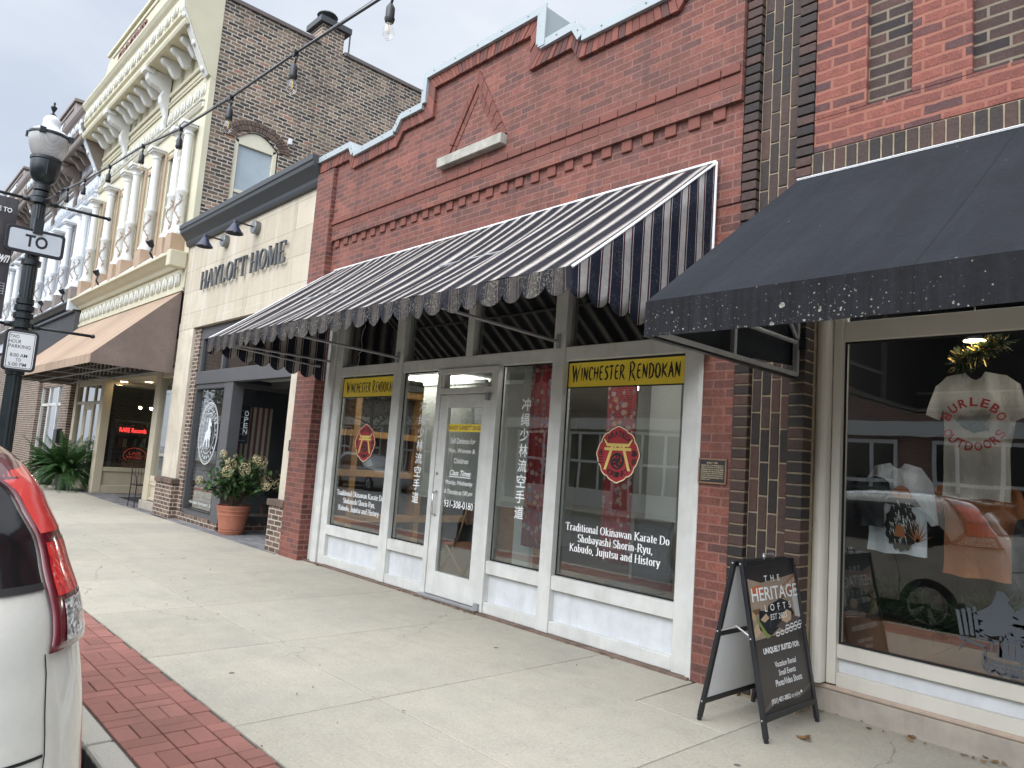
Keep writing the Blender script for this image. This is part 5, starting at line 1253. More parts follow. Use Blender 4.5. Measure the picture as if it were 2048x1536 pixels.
# ================================================================ limestone shop
hs = thing('limestone_shop', 'limestone fronted home goods shop with dark letters and a recessed glass entry', 'shop', (-12.4, YF, 0))
b = B(); b.box(-15.22, -9.635, 4.85, 5.2, 3.66, 5.5); part('wall', b, M['limestone'], hs)
b = B(); b.box(-15.22, -9.635, 4.835, 4.85, 3.655, 3.80); part('string_course', b, M['limestone'], hs, bevel=.004)
b = B(); b.prism([(4.86, 5.40), (4.79, 5.40), (4.77, 5.45), (4.76, 5.50), (4.69, 5.58), (4.63, 5.64), (4.62, 5.70), (4.60, 5.71), (4.60, 5.80), (5.25, 5.80), (5.25, 5.40)], -15.24, -9.62, 'x'); part('cornice', b, M['dark_grey_paint'], hs, bevel=.004)
b = B(); b.box(-15.2, -9.63, 5.2, 14, 5.3, 5.42); part('roof', b, M['roof_dark'], hs)
b = B()
b.box(-15.22, -14.42, 4.84, 5.15, .74, 3.66); b.box(-10.05, -9.635, 4.84, 5.15, .72, 3.66)
pieces('stone_column', b, M['column_stone'], hs, bevel=.01, seg=2)
b = B(); b.box(-15.30, -14.36, 4.78, 5.2, 0, .66); b.box(-10.10, -9.60, 4.74, 5.2, 0, .64)
pieces('brick_base', b, M['brown_brick'], hs)
part('brick_jamb', B().box(-14.42, -14.16, 4.90, 5.3, 0, 3.66), M['brown_brick'], hs)
b = B(); b.box(-14.36, -14.352, 4.785, 4.9, 0, .66); b.box(-14.162, -14.155, 4.9, 5.3, 0, 3.66); b.box(-9.606, -9.598, 4.745, 4.86, 0, .64); pieces('brick_return', b, M['brown_brick_side'], hs)
b = B()
for (xa, xb_) in ((-15.33, -14.33), (-10.13, -9.57)):
    x = xa
    while x < xb_-.05: b.box(x, min(x+.098, xb_), 4.75 if xa < -12 else 4.71, 5.2, .645, .735); x += .103
part('base_cap', b, M['arch_block'], hs, bevel=.006)
q = B(); po, w_ = serif_polys('HAYLOFT HOME', thick=.118, thin=.05, ser=.17, track=.075); put_polys(q, po, w_, -14.20, -10.57, 4.375, .335, facing_street(4.815), depth=.035, lift=.0004); part('shop_lettering', q, M['letter_grey'], hs)
b = B()
def hbar(x0, x1, z0, z1, y0=4.93, y1=5.03): b.box(x0, x1, y0, y1, z0, z1)
hbar(-14.16, -10.05, 2.55, 2.79, 4.90, 5.06); hbar(-14.16, -10.05, 3.42, 3.66); hbar(-14.16, -14.05, .16, 3.42)
for x in (-13.05, -11.42): hbar(x, x+.07, 2.79, 3.42)
hbar(-14.05, -12.72, .14, .24); hbar(-14.05, -12.72, 2.46, 2.55); hbar(-12.72, -12.36, .12, 2.55, 4.915, 5.12)
hbar(-10.12, -10.05, .1, 3.42)
b.box(-12.47, -12.37, 5.12, 6.75, .13, .24); b.box(-12.47, -12.37, 5.12, 6.75, 2.46, 2.55); b.box(-12.47, -12.37, 6.65, 6.75, .24, 2.46)
part('window_frame', b, M['grey_frame'], hs, bevel=.005)
b = B(); b.box(-14.05, -13.05, 4.985, 4.993, 2.79, 3.42); b.box(-12.98, -11.42, 4.985, 4.993, 2.79, 3.42); b.box(-11.35, -10.12, 4.985, 4.993, 2.79, 3.42); pieces('transom_window', b, M['glass_dark'], hs)
wf = part('front_window', gasket(-14.05, -12.72, .24, 2.46), M['gap'], hs); pane(-14.045, -12.725, .245, 2.455, 4.985, wf)
q = B(); ph = facing_street(4.983); ocx, ocz, ow, oh = -13.42, 1.64, .44, .56
for k, w_ in ((1.0, .018), (.94, .009), (.66, .011)):
    pts = [(ocx+math.cos(2*math.pi*i/48)*ow*k, ocz+math.sin(2*math.pi*i/48)*oh*k) for i in range(49)]
    for r4 in ribbon(pts, [w_]*49): q.add([ph(u, v, .0002) for u, v in r4], [(0, 1, 2, 3)])
def ring_text(body, a0, a1, k, h, s_):
    for i, ch in enumerate(body):
        if ch == ' ': continue
        a = R(a0+(a1-a0)*i/(len(body)-1)); ux, vz = ocx+math.cos(a)*ow*k, ocz+math.sin(a)*oh*k
        rot = math.atan2(math.sin(a)/oh, math.cos(a)/ow)-math.pi/2 if s_ > 0 else math.atan2(math.sin(a)/oh, math.cos(a)/ow)+math.pi/2
        c_, s2 = math.cos(rot), math.sin(rot)
        put_font(q, ch, -.022, .022, -h/2, h/2, lambda u, v, o: ph(ux+u*c_-v*s2, vz+u*s2+v*c_, .0004), bold=.02)
ring_text('HAYLOFT HOME', 155, 25, .80, .085, 1); ring_text('antiques', 215, 325, .80, .055, -1)
for u, v in ((-.35, .06), (-.35, -.02), (.35, .06), (.35, -.02)): put_font(q, 'EST'[1] if u < 0 else '85'[0], ocx+u-.02, ocx+u+.02, ocz+v-.03, ocz+v+.02, lambda a, c_, o: ph(a, c_, .0004))
horse = [(-.02, .30), (.06, .33), (.10, .24), (.16, .20), (.13, .14), (.07, .17), (.10, .06), (.15, -.04), (.13, -.18), (.17, -.30), (.12, -.31), (.08, -.16), (.02, -.10), (.02, -.30), (-.03, -.30), (-.05, -.12), (-.12, -.18), (-.18, -.30), (-.23, -.28), (-.17, -.12), (-.14, .02), (-.05, .08), (-.03, .18)]
q.add([ph(ocx+u*.85, ocz+v*.85, .0006) for u, v in horse], [tuple(range(len(horse)))])
for k in range(26):
    u, v = ocx+rnd.uniform(-.12, .14), ocz+rnd.uniform(-.2, .30); s_ = rnd.uniform(.01, .03)
    q.add([ph(u-s_, v, .0007), ph(u, v-s_*.6, .0007), ph(u+s_, v+s_*.3, .0007), ph(u, v+s_, .0007)], [(0, 1, 2, 3)])
put_font(q, 'antiques  boutiques  gifts', -13.95, -12.80, .33, .40, lambda u, v, o: ph(u, v, .0004), bold=.01)
part('window_lettering', q, plain('etched_white', (.60, .63, .63, 1), .6, .1, 9, bump=0), wf)
b = B(); b.box(-12.425, -12.417, 5.12, 6.65, .24, 2.46); we = part('entry_window', b, M['glass'], hs)
q = B(); pe = facing_east(-12.414)
for i, ch in enumerate('OPEN'): put_font(q, ch, 5.20, 5.275, 1.98-i*.105, 2.065-i*.105, pe, bold=.005)
part('open_lettering', q, M['vinyl_white'], we)
b = B(); b.box(-14.16, -12.72, 4.905, 5.1, 0, .14); b.box(-12.75, -12.38, 4.91, 5.15, 0, .12); pieces('window_plinth', b, M['brown_brick'], hs)
b = B(); b.box(-12.475, -12.375, 5.15, 6.8, 0, .13); part('window_plinth', b, M['brown_brick_side'], hs)
b = B(); b.box(-12.4, -10.06, 5.06, 7.6, 2.62, 2.72); part('entry_ceiling', b, M['room_pale'], hs)
b = B(); b.box(-12.36, -10.05, 5.6, 5.7, 2.5, 2.62); b.box(-12.36, -10.05, 6.4, 6.5, 2.5, 2.62); pieces('ceiling_beam', b, M['grey_frame'], hs)
b = B(); b.box(-10.05, -9.9, 5.15, 7.6, 0, 2.62); part('entry_wall', b, M['room_grey'], hs)
b = B(); b.box(-12.4, -10.0, 7.5, 7.6, 0, 2.62); part('entry_back', b, M['grey_frame'], hs)
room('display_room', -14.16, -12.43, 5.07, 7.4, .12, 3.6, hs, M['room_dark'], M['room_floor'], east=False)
# flag hung inside the entry window
fl = thing('flag', 'american flag hung by its short side inside the dark entry window', 'flag', (-12.6, 5.4, 2.2))
def fy(u): return -12.62+.03*math.sin(u*9)
q = B()
for k in range(7):
    ya, yb = 5.13+k*.094, 5.13+k*.094+.047
    q.grid([[(fy(ya), ya, z), (fy(yb), yb, z)] for z in ((2.16 if ya > 5.38 else 1.5), 1.0, .85)])
pieces('red_stripe', q, plain('flag_red', (.16, .02, .03, 1), .8, .1, 9), fl)
q = B(); q.grid([[(fy(5.13+.66*i/14)-.003, 5.13+.66*i/14, z) for i in range(15)] for z in (2.16, .85)]); part('white_field', q, plain('flag_white', (.42, .38, .30, 1), .8, .1, 9), fl)
q = B(); q.grid([[(fy(5.12+.28*i/6)+.004, 5.12+.28*i/6, z) for i in range(7)] for z in (2.17, 1.5)]); part('canton', q, plain('flag_blue', (.012, .025, .06, 1), .8, .1, 9), fl)
q = B()
for i in range(6):
    for j in range(5):
        cy_, cz = 5.15+.045*j+.01*(i % 2), 1.55+.105*i
        pts = [(cy_+(.016 if k % 2 == 0 else .007)*math.sin(k*math.pi/5), cz+(.016 if k % 2 == 0 else .007)*math.cos(k*math.pi/5)) for k in range(10)]
        q.add([(fy(u)+.008, u, v) for u, v in pts], [tuple(range(10))])
part('star', q, M['vinyl_white'], fl)
plaque(-9.86, -9.655, 1.44, 1.60, 4.84, 'small grey plaque on the slim limestone column beside the red pier', '', ['HISTORIC BUILDING', 'WINCHESTER', 'TENNESSEE'], M['dark_grey_paint'])
# gooseneck lamps
wl = thing('wall_lamp', 'navy gooseneck wall lamp over the letters HAYLOFT, the one nearer the cream building', 'lamp', (-13.22, 4.85, 5.17), 'gooseneck lamps above the shop letters')
b = B(); b.lathe([(.115, -.05), (.115, .05)], 0, 0, 24); b2 = B(); b2.add([(-13.22+v[0], 4.80+v[2], 5.17+v[1]) for v in b.v], b.f); part('wall_plate', b2, M['steel_plate'], wl, bevel=.006)
b = B(); b.tube([(-13.22, 4.8, 5.17), (-13.22, 4.6, 5.175), (-13.22, 4.50, 5.18), (-13.22, 4.46, 5.17)], .014, 8); part('arm', b, M['black_metal'], wl, smooth=True)
b = B(); b.lathe([(.012, 5.20), (.035, 5.195), (.037, 5.14), (.05, 5.13), (.085, 5.06), (.145, 4.985), (.15, 4.97), (.14, 4.968), (.08, 5.05), (.02, 5.10)], -13.22, 4.45, 28, cap=False); part('shade', b, M['navy_shade'], wl, smooth='auto')
b = B(); b.sphere((-13.22, 4.45, 5.03), .035, 12, 8); part('bulb', b, M['sign_white'], wl, smooth=True)
copy_tree(wl, (1.34, 0, -.005), 'navy gooseneck wall lamp over the letters HAYLOFT, the one nearer the red brick')

# ================================================================ italianate buildings
def italianate(name, label, X1, W, wall, trim, corn, relief, brk, ped, leafm, sideM, txt, txt_m, frame, ground, y_front=YF):
    t = thing(name, label, 'building', (X1-W/2, y_front, 0)); Y = y_front
    P_ = lambda nm, b, m_, **k: part(nm, b, m_, t, **k)
    # storey wall with window openings
    wins = [-1.80, -3.30, -5.60, -7.12]; hw = .44
    b = B(); xs_ = X1
    for wx in wins:
        b.box(X1+wx+hw, xs_, Y, Y+.3, 5.25, 8.05); xs_ = X1+wx-hw
    b.box(X1-W, xs_, Y, Y+.3, 5.25, 8.05)
    b.box(X1-W, X1, Y, Y+.3, 8.05, 11.0); b.box(X1-W, X1, Y, Y+.3, 4.50, 5.25)
    for wx in wins: b.box(X1+wx-hw, X1+wx+hw, Y, Y+.3, 5.25, 5.55)
    P_('wall', b, wall)
    for wx in wins:
        x0, x1 = X1+wx-hw, X1+wx+hw
        f = B(); f.box(x0, x0+.07, Y+.02, Y+.14, 5.55, 8.05); f.box(x1-.07, x1, Y+.02, Y+.14, 5.55, 8.05); f.box(x0+.07, x1-.07, Y+.02, Y+.14, 7.94, 8.05); f.box(x0+.07, x1-.07, Y+.02, Y+.14, 5.55, 5.66); f.box(x0+.07, x1-.07, Y+.05, Y+.12, 6.70, 6.77)
        w = P_('window', f, frame, bevel=.006)
        pn = part('pane', B().box(x0+.07, x1-.07, Y+.09, Y+.10, 5.66, 7.94), M['upper_glass'], w)
        part('panel', B().box(x0-.16, x0-.005, Y-.03, Y+.01, 5.55, 8.05).box(x1+.005, x1+.16, Y-.03, Y+.01, 5.55, 8.05).box(x0, x1, Y+.0, Y+.03, 7.86, 7.94), M['tan_paint'] if trim is M['cream_white'] else M['taupe'], w)
    # pedestals, columns
    cols = [-.48, -1.02, -2.55, -4.08, -4.80, -6.36, -7.95]
    b = B()
    for cx in cols: b.box(X1+cx-.17, X1+cx+.17, Y-.30, Y, 5.30, 5.72)
    pieces('pedestal', b, M['tan_paint'] if trim is M['cream_white'] else M['taupe'], t, bevel=.01)
    b = B()
    for i in range(len(cols)-1):
        b.prism([(Y-.32, 5.25), (Y-.32, 5.30), (Y, 5.62), (Y, 5.25)], X1+cols[i+1]+.18, X1+cols[i]-.18, 'x')
    pieces('sill_slope', b, trim, t)
    prof = [(.17, 5.72), (.175, 5.76), (.13, 5.84), (.11, 5.92), (.105, 6.62), (.125, 6.65), (.125, 6.70), (.10, 6.74), (.088, 7.90), (.105, 7.92), (.105, 7.96), (.09, 7.98), (.10, 8.02), (.15, 8.06)]
    for cx in cols:
        b = B(); b.lathe(prof, X1+cx, Y-.14, 14)
        b.box(X1+cx-.16, X1+cx+.16, Y-.30, Y, 8.06, 8.11); b.prism([(X1+cx-.19, 8.11), (X1+cx+.19, 8.11), (X1+cx+.17, 8.17), (X1+cx, 8.23), (X1+cx-.17, 8.17)], Y-.33, Y)
        c_ = P_('column', b, trim, smooth='auto')
        b = B(); rr = random.Random(int(cx*100))
        vine = []
        for k in range(15):
            z = 5.93+k*.046; a = -.75+.55*math.sin(k*.62+.4); r_ = .118; vine.append((X1+cx+r_*math.cos(a), Y-.14+r_*math.sin(a), z))
            if k % 2:
                for s_ in (-1, 1):
                    aa = a+s_*.42
                    b.add([(X1+cx+r_*math.cos(a+s_*.08), Y-.14+r_*math.sin(a+s_*.08), z-.012), (X1+cx+(r_+.012)*math.cos(aa), Y-.14+(r_+.012)*math.sin(aa), z+.045), (X1+cx+r_*math.cos(a+s_*.10), Y-.14+r_*math.sin(a+s_*.10), z+.02)], [(0, 1, 2)])
        b.tube(vine, .009, 5)
        part('leaf_ornament', b, leafm, c_)
    # head moulding with rope, ornamented frieze
    b = B(); b.box(X1-W+.1, X1-.15, Y-.05, Y, 8.50, 8.62); b.box(X1-W+.1, X1-.15, Y-.09, Y, 8.64, 8.68)
    P_('rope_moulding', b, relief, bevel=.01)
    b = B(); x = X1-W+.14
    while x < X1-.2: b.add([(x, Y-.058, 8.50), (x+.03, Y-.075, 8.50), (x+.07, Y-.058, 8.62), (x+.04, Y-.075, 8.62)], [(0, 1, 2, 3)]); x += .075
    P_('rope_twist', b, wall)
    def scrolls(z, h, y, step, x0, x1):
        b = B(); x = x0; k = 0
        while x < x1-step*.5:
            for s_, dz in ((1, 0), (-1, 0)):
                pts = [(x+step*.5+s_*step*.36*math.cos(R(tt))*(1-tt/520), y-.02, z+h*.5+dz+h*.36*math.sin(R(tt))*(1-tt/520)) for tt in range(-60, 300, 30)]
                b.tube(pts, .016 if h < .5 else .022, 5)
            b.tube([(x+step*.5, y-.02, z+h*.12), (x+step*.5+.05, y-.035, z+h*.5), (x+step*.5, y-.02, z+h*.9)], [.012, .04, .012], 5)
            x += step; k += 1
        return b
    P_('frieze_relief', scrolls(8.72, .42, Y, .42, X1-W+.15, X1-.2), relief, smooth=True)
    # cornice: sloping soffit, fascia, crown
    pr = [(Y+.08, 9.95), (Y-.02, 9.95), (Y-.04, 10.03), (Y-.55, 10.07), (Y-.57, 10.03), (Y-.61, 10.04), (Y-.64, 10.10), (Y-.64, 10.15), (Y-.59, 10.20), (Y-.56, 10.27), (Y-.56, 10.35), (Y-.62, 10.38), (Y-.62, 10.84), (Y-.68, 10.90), (Y-.73, 10.98), (Y-.73, 11.04), (Y+.08, 11.04)]
    b = B(); b.prism(pr, X1-W+.05, X1-.02, 'x'); P_('cornice', b, corn, bevel=.006)
    P_('cornice_relief', scrolls(10.38, .40, Y-.62, .5, X1-W+.1, X1-.1), relief, smooth=True)
    def brkt(cx, wd, big):
        b = B()
        if big: pp = [(Y-.02, 8.70), (Y-.09, 8.72), (Y-.12, 8.9), (Y-.09, 9.05), (Y-.14, 9.22), (Y-.22, 9.36), (Y-.24, 9.50), (Y-.20, 9.62), (Y-.30, 9.68), (Y-.46, 9.72), (Y-.55, 9.80), (Y-.58, 9.93), (Y-.57, 10.05), (Y-.02, 10.05)]
        else: pp = [(Y-.06, 10.04), (Y-.07, 9.74), (Y-.14, 9.68), (Y-.22, 9.69), (Y-.29, 9.78), (Y-.35, 9.87), (Y-.44, 9.91), (Y-.50, 9.95), (Y-.51, 10.02), (Y-.48, 10.06)]
        b.prism(pp, cx-wd/2, cx+wd/2, 'x')
        if big: b.box(cx-wd*.68, cx+wd*.68, Y-.66, Y-.40, 9.94, 10.06)
        P_('bracket', b, brk, bevel=.02, seg=2)
    for cx in (-2.72, -5.98): brkt(X1+cx, .22, True)
    for cx in (-.62, -1.25, -1.90, -3.38, -3.93, -4.48, -5.0, -5.45, -6.7, -7.3, -7.9): brkt(X1+cx, .14, False)
    # end plate of the cornice with its rosettes
    b = B(); b.box(X1-W+.1, X1-.25, Y-.05, Y, 9.50, 9.60); b.box(X1-W+.1, X1-.25, Y-.035, Y, 9.24, 9.30); b.box(X1-W+.1, X1-.25, Y-.055, Y, 9.30, 9.34); P_('frieze_moulding', b, corn, bevel=.01)
    b = B(); b.prism([(Y-.69, 10.50), (Y-.66, 10.36), (Y-.06, 9.16), (Y+.10, 9.06), (Y+.10, 10.99), (Y-.60, 10.99), (Y-.60, 10.6)], X1-.20, X1+.022, 'x'); P_('end_console', b, corn, bevel=.006)
    b = B(); b.prism([(Y-.72, 10.52), (Y-.695, 10.36), (Y-.08, 9.12), (Y-.05, 9.14), (Y-.66, 10.37), (Y-.69, 10.52)], X1-.23, X1+.0, 'x'); P_('end_bracket', b, relief, bevel=.01)
    b = B()
    for k in (.10, .5, .88):
        cy_, cz = Y-.70+.62*k, 10.37-1.24*k; b.sphere((X1-.115, cy_, cz), .075, 8, 6, sy_=.6)
    pieces('rosette', b, trim, t, smooth=True)
    # pediment
    cx = X1-4.3
    b = B(); b.prism([(cx-3.3, 11.0), (cx+2.75, 11.0), (cx+2.1, 11.95), (cx-2.6, 11.95)], Y-.52, Y-.30); b.prism([(cx-2.7, 11.95), (cx+2.2, 11.95), (cx+2.2, 12.05), (cx-2.7, 12.05)], Y-.58, Y-.25); b.box(cx-2.2, cx+1.9, Y-.55, Y-.52, 11.75, 11.83); b.box(cx-2.2, cx+1.9, Y-.55, Y-.52, 11.08, 11.14)
    P_('pediment', b, ped, bevel=.008)
    q = B(); put_font(q, txt, cx-1.55, cx+.85, 11.26, 11.64, facing_street(Y-.52), depth=.04, bold=.02); P_('pediment_lettering', q, txt_m)
    b = B(); b.box(cx-2.4, cx+2.0, Y-.3, Y+.9, 11.0, 11.8); P_('pediment_back', b, M['roof_dark'])
    # ledge and lower frieze
    b = B(); b.prism([(Y+.05, 5.02), (Y-.08, 5.02), (Y-.12, 5.10), (Y-.20, 5.14), (Y-.28, 5.20), (Y-.34, 5.22), (Y-.34, 5.28), (Y+.05, 5.30)], X1-W, X1-.03, 'x'); P_('ledge', b, corn if ground == 'cream' else M['dark_grey_paint'], bevel=.006)
    b = B(); b.box(X1-.22, X1+.0, Y-.36, Y-.02, 4.96, 5.30); P_('ledge_end', b, wall, bevel=.02, seg=2)
    return t, P_, scrolls
cr, P_, scrolls = italianate('cream_building', 'cream two storey italianate building with bracketed cornice and a GROCERIES pediment', -15.25, 8.65, M['cream'], M['cream_white'], M['cream'], M['cream_relief'], M['cream_white'], M['cream'], M['gold_leaf'], None, 'GROCERIES', M['letter_rust'], M['cream'], 'cream')
XC = -15.25
P_('panel_relief', scrolls(4.58, .40, YF-.02, .40, XC-8.6, XC-.05), M['cream_relief'], smooth=True)
b = B(); b.box(XC-8.65, XC, YF-.02, YF+.0, 4.52, 5.02); b.box(XC-8.65, XC, YF-.05, YF, 4.50, 4.57); P_('panel', b, M['cream'])
# brick flank with arched window, coping and chimney
b = B()
yw0, yw1 = 5.50, 6.47
XF_ = XC+.006
def flank(y0, y1, z0, z1): b.quad((XF_, y0, z0), (XF_, y1, z0), (XF_, y1, z1), (XF_, y0, z1))
flank(4.95, yw0, 0, 10.95); flank(yw1, 16, 0, 10.95); flank(yw0, yw1, 0, 5.6)
n = 12; archp = [(yw0+(yw1-yw0)*i/n, 8.02+.26*math.sin(math.pi*i/n)) for i in range(n+1)]
for i in range(n): b.quad((XF_, archp[i][0], archp[i][1]), (XF_, archp[i+1][0], archp[i+1][1]), (XF_, archp[i+1][0], 10.95), (XF_, archp[i][0], 10.95))
P_('flank_wall', b, M['side_brick'])
b = B(); b.box(XC-.3, XC+.016, YF-.012, 4.955, 5.31, 10.98); P_('corner_strip', b, M['cream'])
b = B()
for r_ in range(2):
    m_ = 22
    for i in range(m_):
        t0, t1 = (i+.06)/m_, (i+.94)/m_; d0, d1 = .01+r_*.125, .125+r_*.125
        def ap(t_, d): a = math.pi*t_; return ((yw0+yw1)/2-math.cos(a)*(.5+d*1.0), 8.02+math.sin(a)*(.27+d*.95))
        b.prism([ap(t0, d0), ap(t1, d0), ap(t1, d1), ap(t0, d1)], XC-.02, XC+.03, 'x')
P_('brick_arch', b, M['arch_block'], bevel=.006)
fw_ = B(); fw_.prism([(yw0, 5.6)]+archp+[(yw1, 5.6)], XC-.09, XC-.06, 'x')
w = P_('arched_window', B().prism([(yw0+.10, 7.93), (yw1-.10, 7.93)]+[(y, z) for y, z in reversed(archp)], XC-.12, XC-.03, 'x').box(XC-.12, XC-.03, yw0, yw0+.10, 5.6, 8.03).box(XC-.12, XC-.03, yw1-.10, yw1, 5.6, 8.03).box(XC-.11, XC-.05, yw0+.1, yw1-.1, 6.86, 6.93).box(XC-.12, XC-.03, yw0+.1, yw1-.1, 5.6, 5.72), M['shop_cream_pale'], bevel=.006)
part('pane', B().box(XC-.10, XC-.09, yw0+.1, yw1-.1, 5.7, 7.94), M['blind_glass'], w)
part('reveal', B().box(XC-.3, XC-.12, yw0, yw1, 5.6, 8.3), M['room_dark'], w)
b = B(); b.box(XC-.34, XC+.05, 4.93, 7.18, 10.95, 11.05); b.box(XC-.34, XC+.05, 7.82, 16, 10.95, 11.05); P_('coping', b, M['coping_brown'], bevel=.01)
b = B(); b.box(XC-.55, XC+.01, 7.20, 7.78, 10.9, 11.50); ch_ = P_('chimney', b, M['side_brick'])
b = B(); b.box(XC-.65, XC+.10, 7.10, 7.92, 11.50, 11.64); b.lathe([(.14, 11.64), (.14, 11.80), (.25, 11.86), (.22, 11.90), (.05, 11.92)], XC-.25, 7.42, 16)
b.tube([(XC+.06, 7.9, 11.5), (XC+.06, 7.9, 10.95)], .02, 5); part('chimney_cap', b, M['dark_grey_paint'], ch_)
b = B(); b.box(XC, XC+.09, 6.66, 6.74, 8.28, 8.42); P_('sensor_box', b, M['sign_white'], bevel=.01)
b = B(); b.box(XC-8.65, XC-.3, YF+.3, 16, 10.7, 10.8); P_('roof', b, M['roof_dark'])
# cream shop front
G = M['shop_cream']
b = B(); b.box(XC-.95, XC-.05, 4.92, 5.02, .58, .70); b.box(XC-1.22, XC-.90, 4.90, 5.06, .18, 2.95); b.box(XC-.95, XC-.05, 4.92, 5.02, 2.75, 2.95); b.box(XC-.95, XC-.05, 4.96, 5.0, .18, .58); b.box(XC-.95, XC-.05, 4.93, 5.0, .20, .27); b.box(XC-.95, XC-.05, 4.93, 5.0, .50, .58)
for x in (XC-.95, XC-.11): b.box(x, x+.06, 4.93, 5.0, .27, .5)
P_('display_frame', b, G, bevel=.008); b = B()
XW = -20.45
b.box(XW-.08, XW+.02, 5.0, 7.0, .55, .66); b.box(XW-.08, XW+.02, 5.0, 7.0, 2.78, 2.95); b.box(XW-.08, XW-.02, 5.06, 7.0, .15, .55)
b.box(XW-.28, XW+.03, 4.88, 5.08, .0, 2.95); b.box(XW-.06, XW+.02, 5.06, 7.0, .0, .20)
b.box(-23.55, -23.28, 4.90, 5.05, 0, 2.95); b.box(-23.3, XW-.2, 4.92, 5.02, 2.75, 2.95); b.box(-23.3, XW-.2, 4.93, 5.02, 0, .16); b.box(-23.3, XW-.2, 4.93, 5.02, 2.25, 2.33)
for x in (-22.55, -21.6): b.box(x, x+.08, 4.94, 5.01, .16, 2.75)
P_('shop_front', b, G, bevel=.008)
b = B(); b.box(XC-1.25, XC-.02, 4.86, 5.1, 0, .18); P_('concrete_step', b, M['base_concrete'], bevel=.01)
b = B()
for (xa, xb_) in ((-22.47, -22.34), (-21.75, -21.6)): b.box(xa, xb_, 4.955, 5.0, .18, 2.25)
b.box(-22.34, -21.75, 4.955, 5.0, .18, .45); b.box(-22.34, -21.75, 4.955, 5.0, 2.1, 2.25); b.box(-22.34, -21.75, 4.955, 5.0, 1.15, 1.21); dr = P_('street_door', b, G, bevel=.006)
part('pane', B().box(-22.34, -21.75, 4.97, 4.978, .45, 2.1), M['glass_dark'], dr)
b = B(); b.box(-23.28, -22.55, 4.97, 4.978, .16, 2.25); b.box(-21.52, -20.7, 4.97, 4.978, .16, 2.25); b.box(-23.28, -20.7, 4.972, 4.98, 2.33, 2.75); pieces('side_light', b, M['glass_dark'], cr)
part('entry_window', B().box(XW-.04, XW-.032, 5.08, 7.0, .66, 2.78), M['glass'], cr)
part('front_window', B().box(XC-.9, XC-.05, 4.97, 4.978, .70, 2.75), M['glass'], cr)
b = B(); b.box(-23.9, XC-.02, 4.92, 5.05, 2.95, 4.52); P_('upper_sign_band', b, M['room_dark'])
b = B(); 
for k in range(22): b.box(-23.5+k*.38, -23.46+k*.38, 4.90, 4.92, 2.98, 3.5)
b.box(-23.8, XC-.05, 4.895, 4.92, 3.45, 3.52); P_('transom_bar', b, G)
b = B(); b.box(XW, XC-1.0, 5.05, 7.4, 2.86, 2.95); b.box(-20.4, XC-.05, 7.3, 7.4, 0, 2.9); P_('entry_ceiling', b, M['shop_cream'])
b = B(); b.box(XC-1.05, XC-.98, 5.06, 7.4, .18, .65); P_('display_side', b, G)
part('display_side_window', B().box(XC-1.02, XC-1.012, 5.06, 7.3, .65, 2.86), M['glass'], cr)
room('record_shop_room', -26.0, XW-.02, 5.03, 9, .1, 2.95, cr, M['room_grey'], M['room_floor'], M['room_pale'], east=False)
# things inside the record shop
ns = thing('neon_sign', 'red neon sign reading RARE Records inside the cream shop window', 'sign', (-20.9, 5.9, 1.7))
q = B(); put_font(q, 'RARE Records', 5.45, 6.10, 1.57, 1.69, facing_east(-20.80), depth=.012); part('neon_tube', q, M['neon_red'], ns)
b = B(); b.box(-20.86, -20.82, 5.40, 6.2, 1.52, 1.75); part('backing', b, M['room_dark'], ns)
b = B(); b.tube([(-20.84, 5.7, 1.8), (-20.84, 5.7, 2.95)], .004, 4); b.tube([(-20.84, 6.25, 1.8), (-20.84, 6.25, 2.95)], .004, 4); part('hanging_wire', b, M['black_metal'], ns)
n2 = thing('neon_sign', 'round dim red neon sign low in the record shop window above the desk', 'sign', (-21.1, 5.95, .9))
q = B(); put_font(q, 'LIVE', 5.8, 6.1, .98, 1.06, facing_east(-21.0), depth=.01); put_font(q, 'MUSIC', 5.76, 6.14, .88, .95, facing_east(-21.0), depth=.01)
q.tube([(-21.0, 5.95+.28*math.cos(2*math.pi*i/24), .97+.2*math.sin(2*math.pi*i/24)) for i in range(25)], .008, 5); part('neon_tube', q, M['neon_dim'], n2)
b = B(); b.prism([(5.95+.32*math.cos(2*math.pi*i/20), .97+.24*math.sin(2*math.pi*i/20)) for i in range(20)], -21.06, -21.03, 'x'); part('backing', b, M['mat_black'], n2)
dk = thing('desk', 'brown wooden desk inside the record shop under the red neon sign', 'desk', (-21.2, 6.2, .1))
b = B(); b.box(-21.5, -20.75, 5.75, 6.9, .80, .84); part('desk_top', b, M['wood_dark'], dk, bevel=.006)
b = B(); b.box(-21.45, -20.8, 5.8, 6.85, .1, .80); part('cabinet', b, M['wood_dark'], dk, bevel=.006)
bc = thing('bookcase', 'dark open bookcase standing at the back of the record shop', 'bookcase', (-23.2, 6.6, .1))
b = B(); b.box(-23.4, -23.0, 5.9, 5.95, .1, 1.9); b.box(-23.4, -23.0, 7.4, 7.45, .1, 1.9)
for z in (.1, .6, 1.1, 1.5, 1.88): b.box(-23.4, -23.0, 5.95, 7.4, z, z+.04)
part('carcass', b, M['room_dark'], bc)
b = B()
for k in range(30): z = rnd.choice((.64, 1.14, 1.54)); y = rnd.uniform(5.97, 7.3); b.box(-23.3, -23.05, y, y+rnd.uniform(.01, .05), z, z+rnd.uniform(.15, .3))
part('record_sleeve', b, island('sleeves', [(0, (.05, .05, .08, 1)), (.4, (.3, .1, .08, 1)), (.7, (.4, .4, .38, 1)), (1, (.1, .2, .25, 1))]), bc)
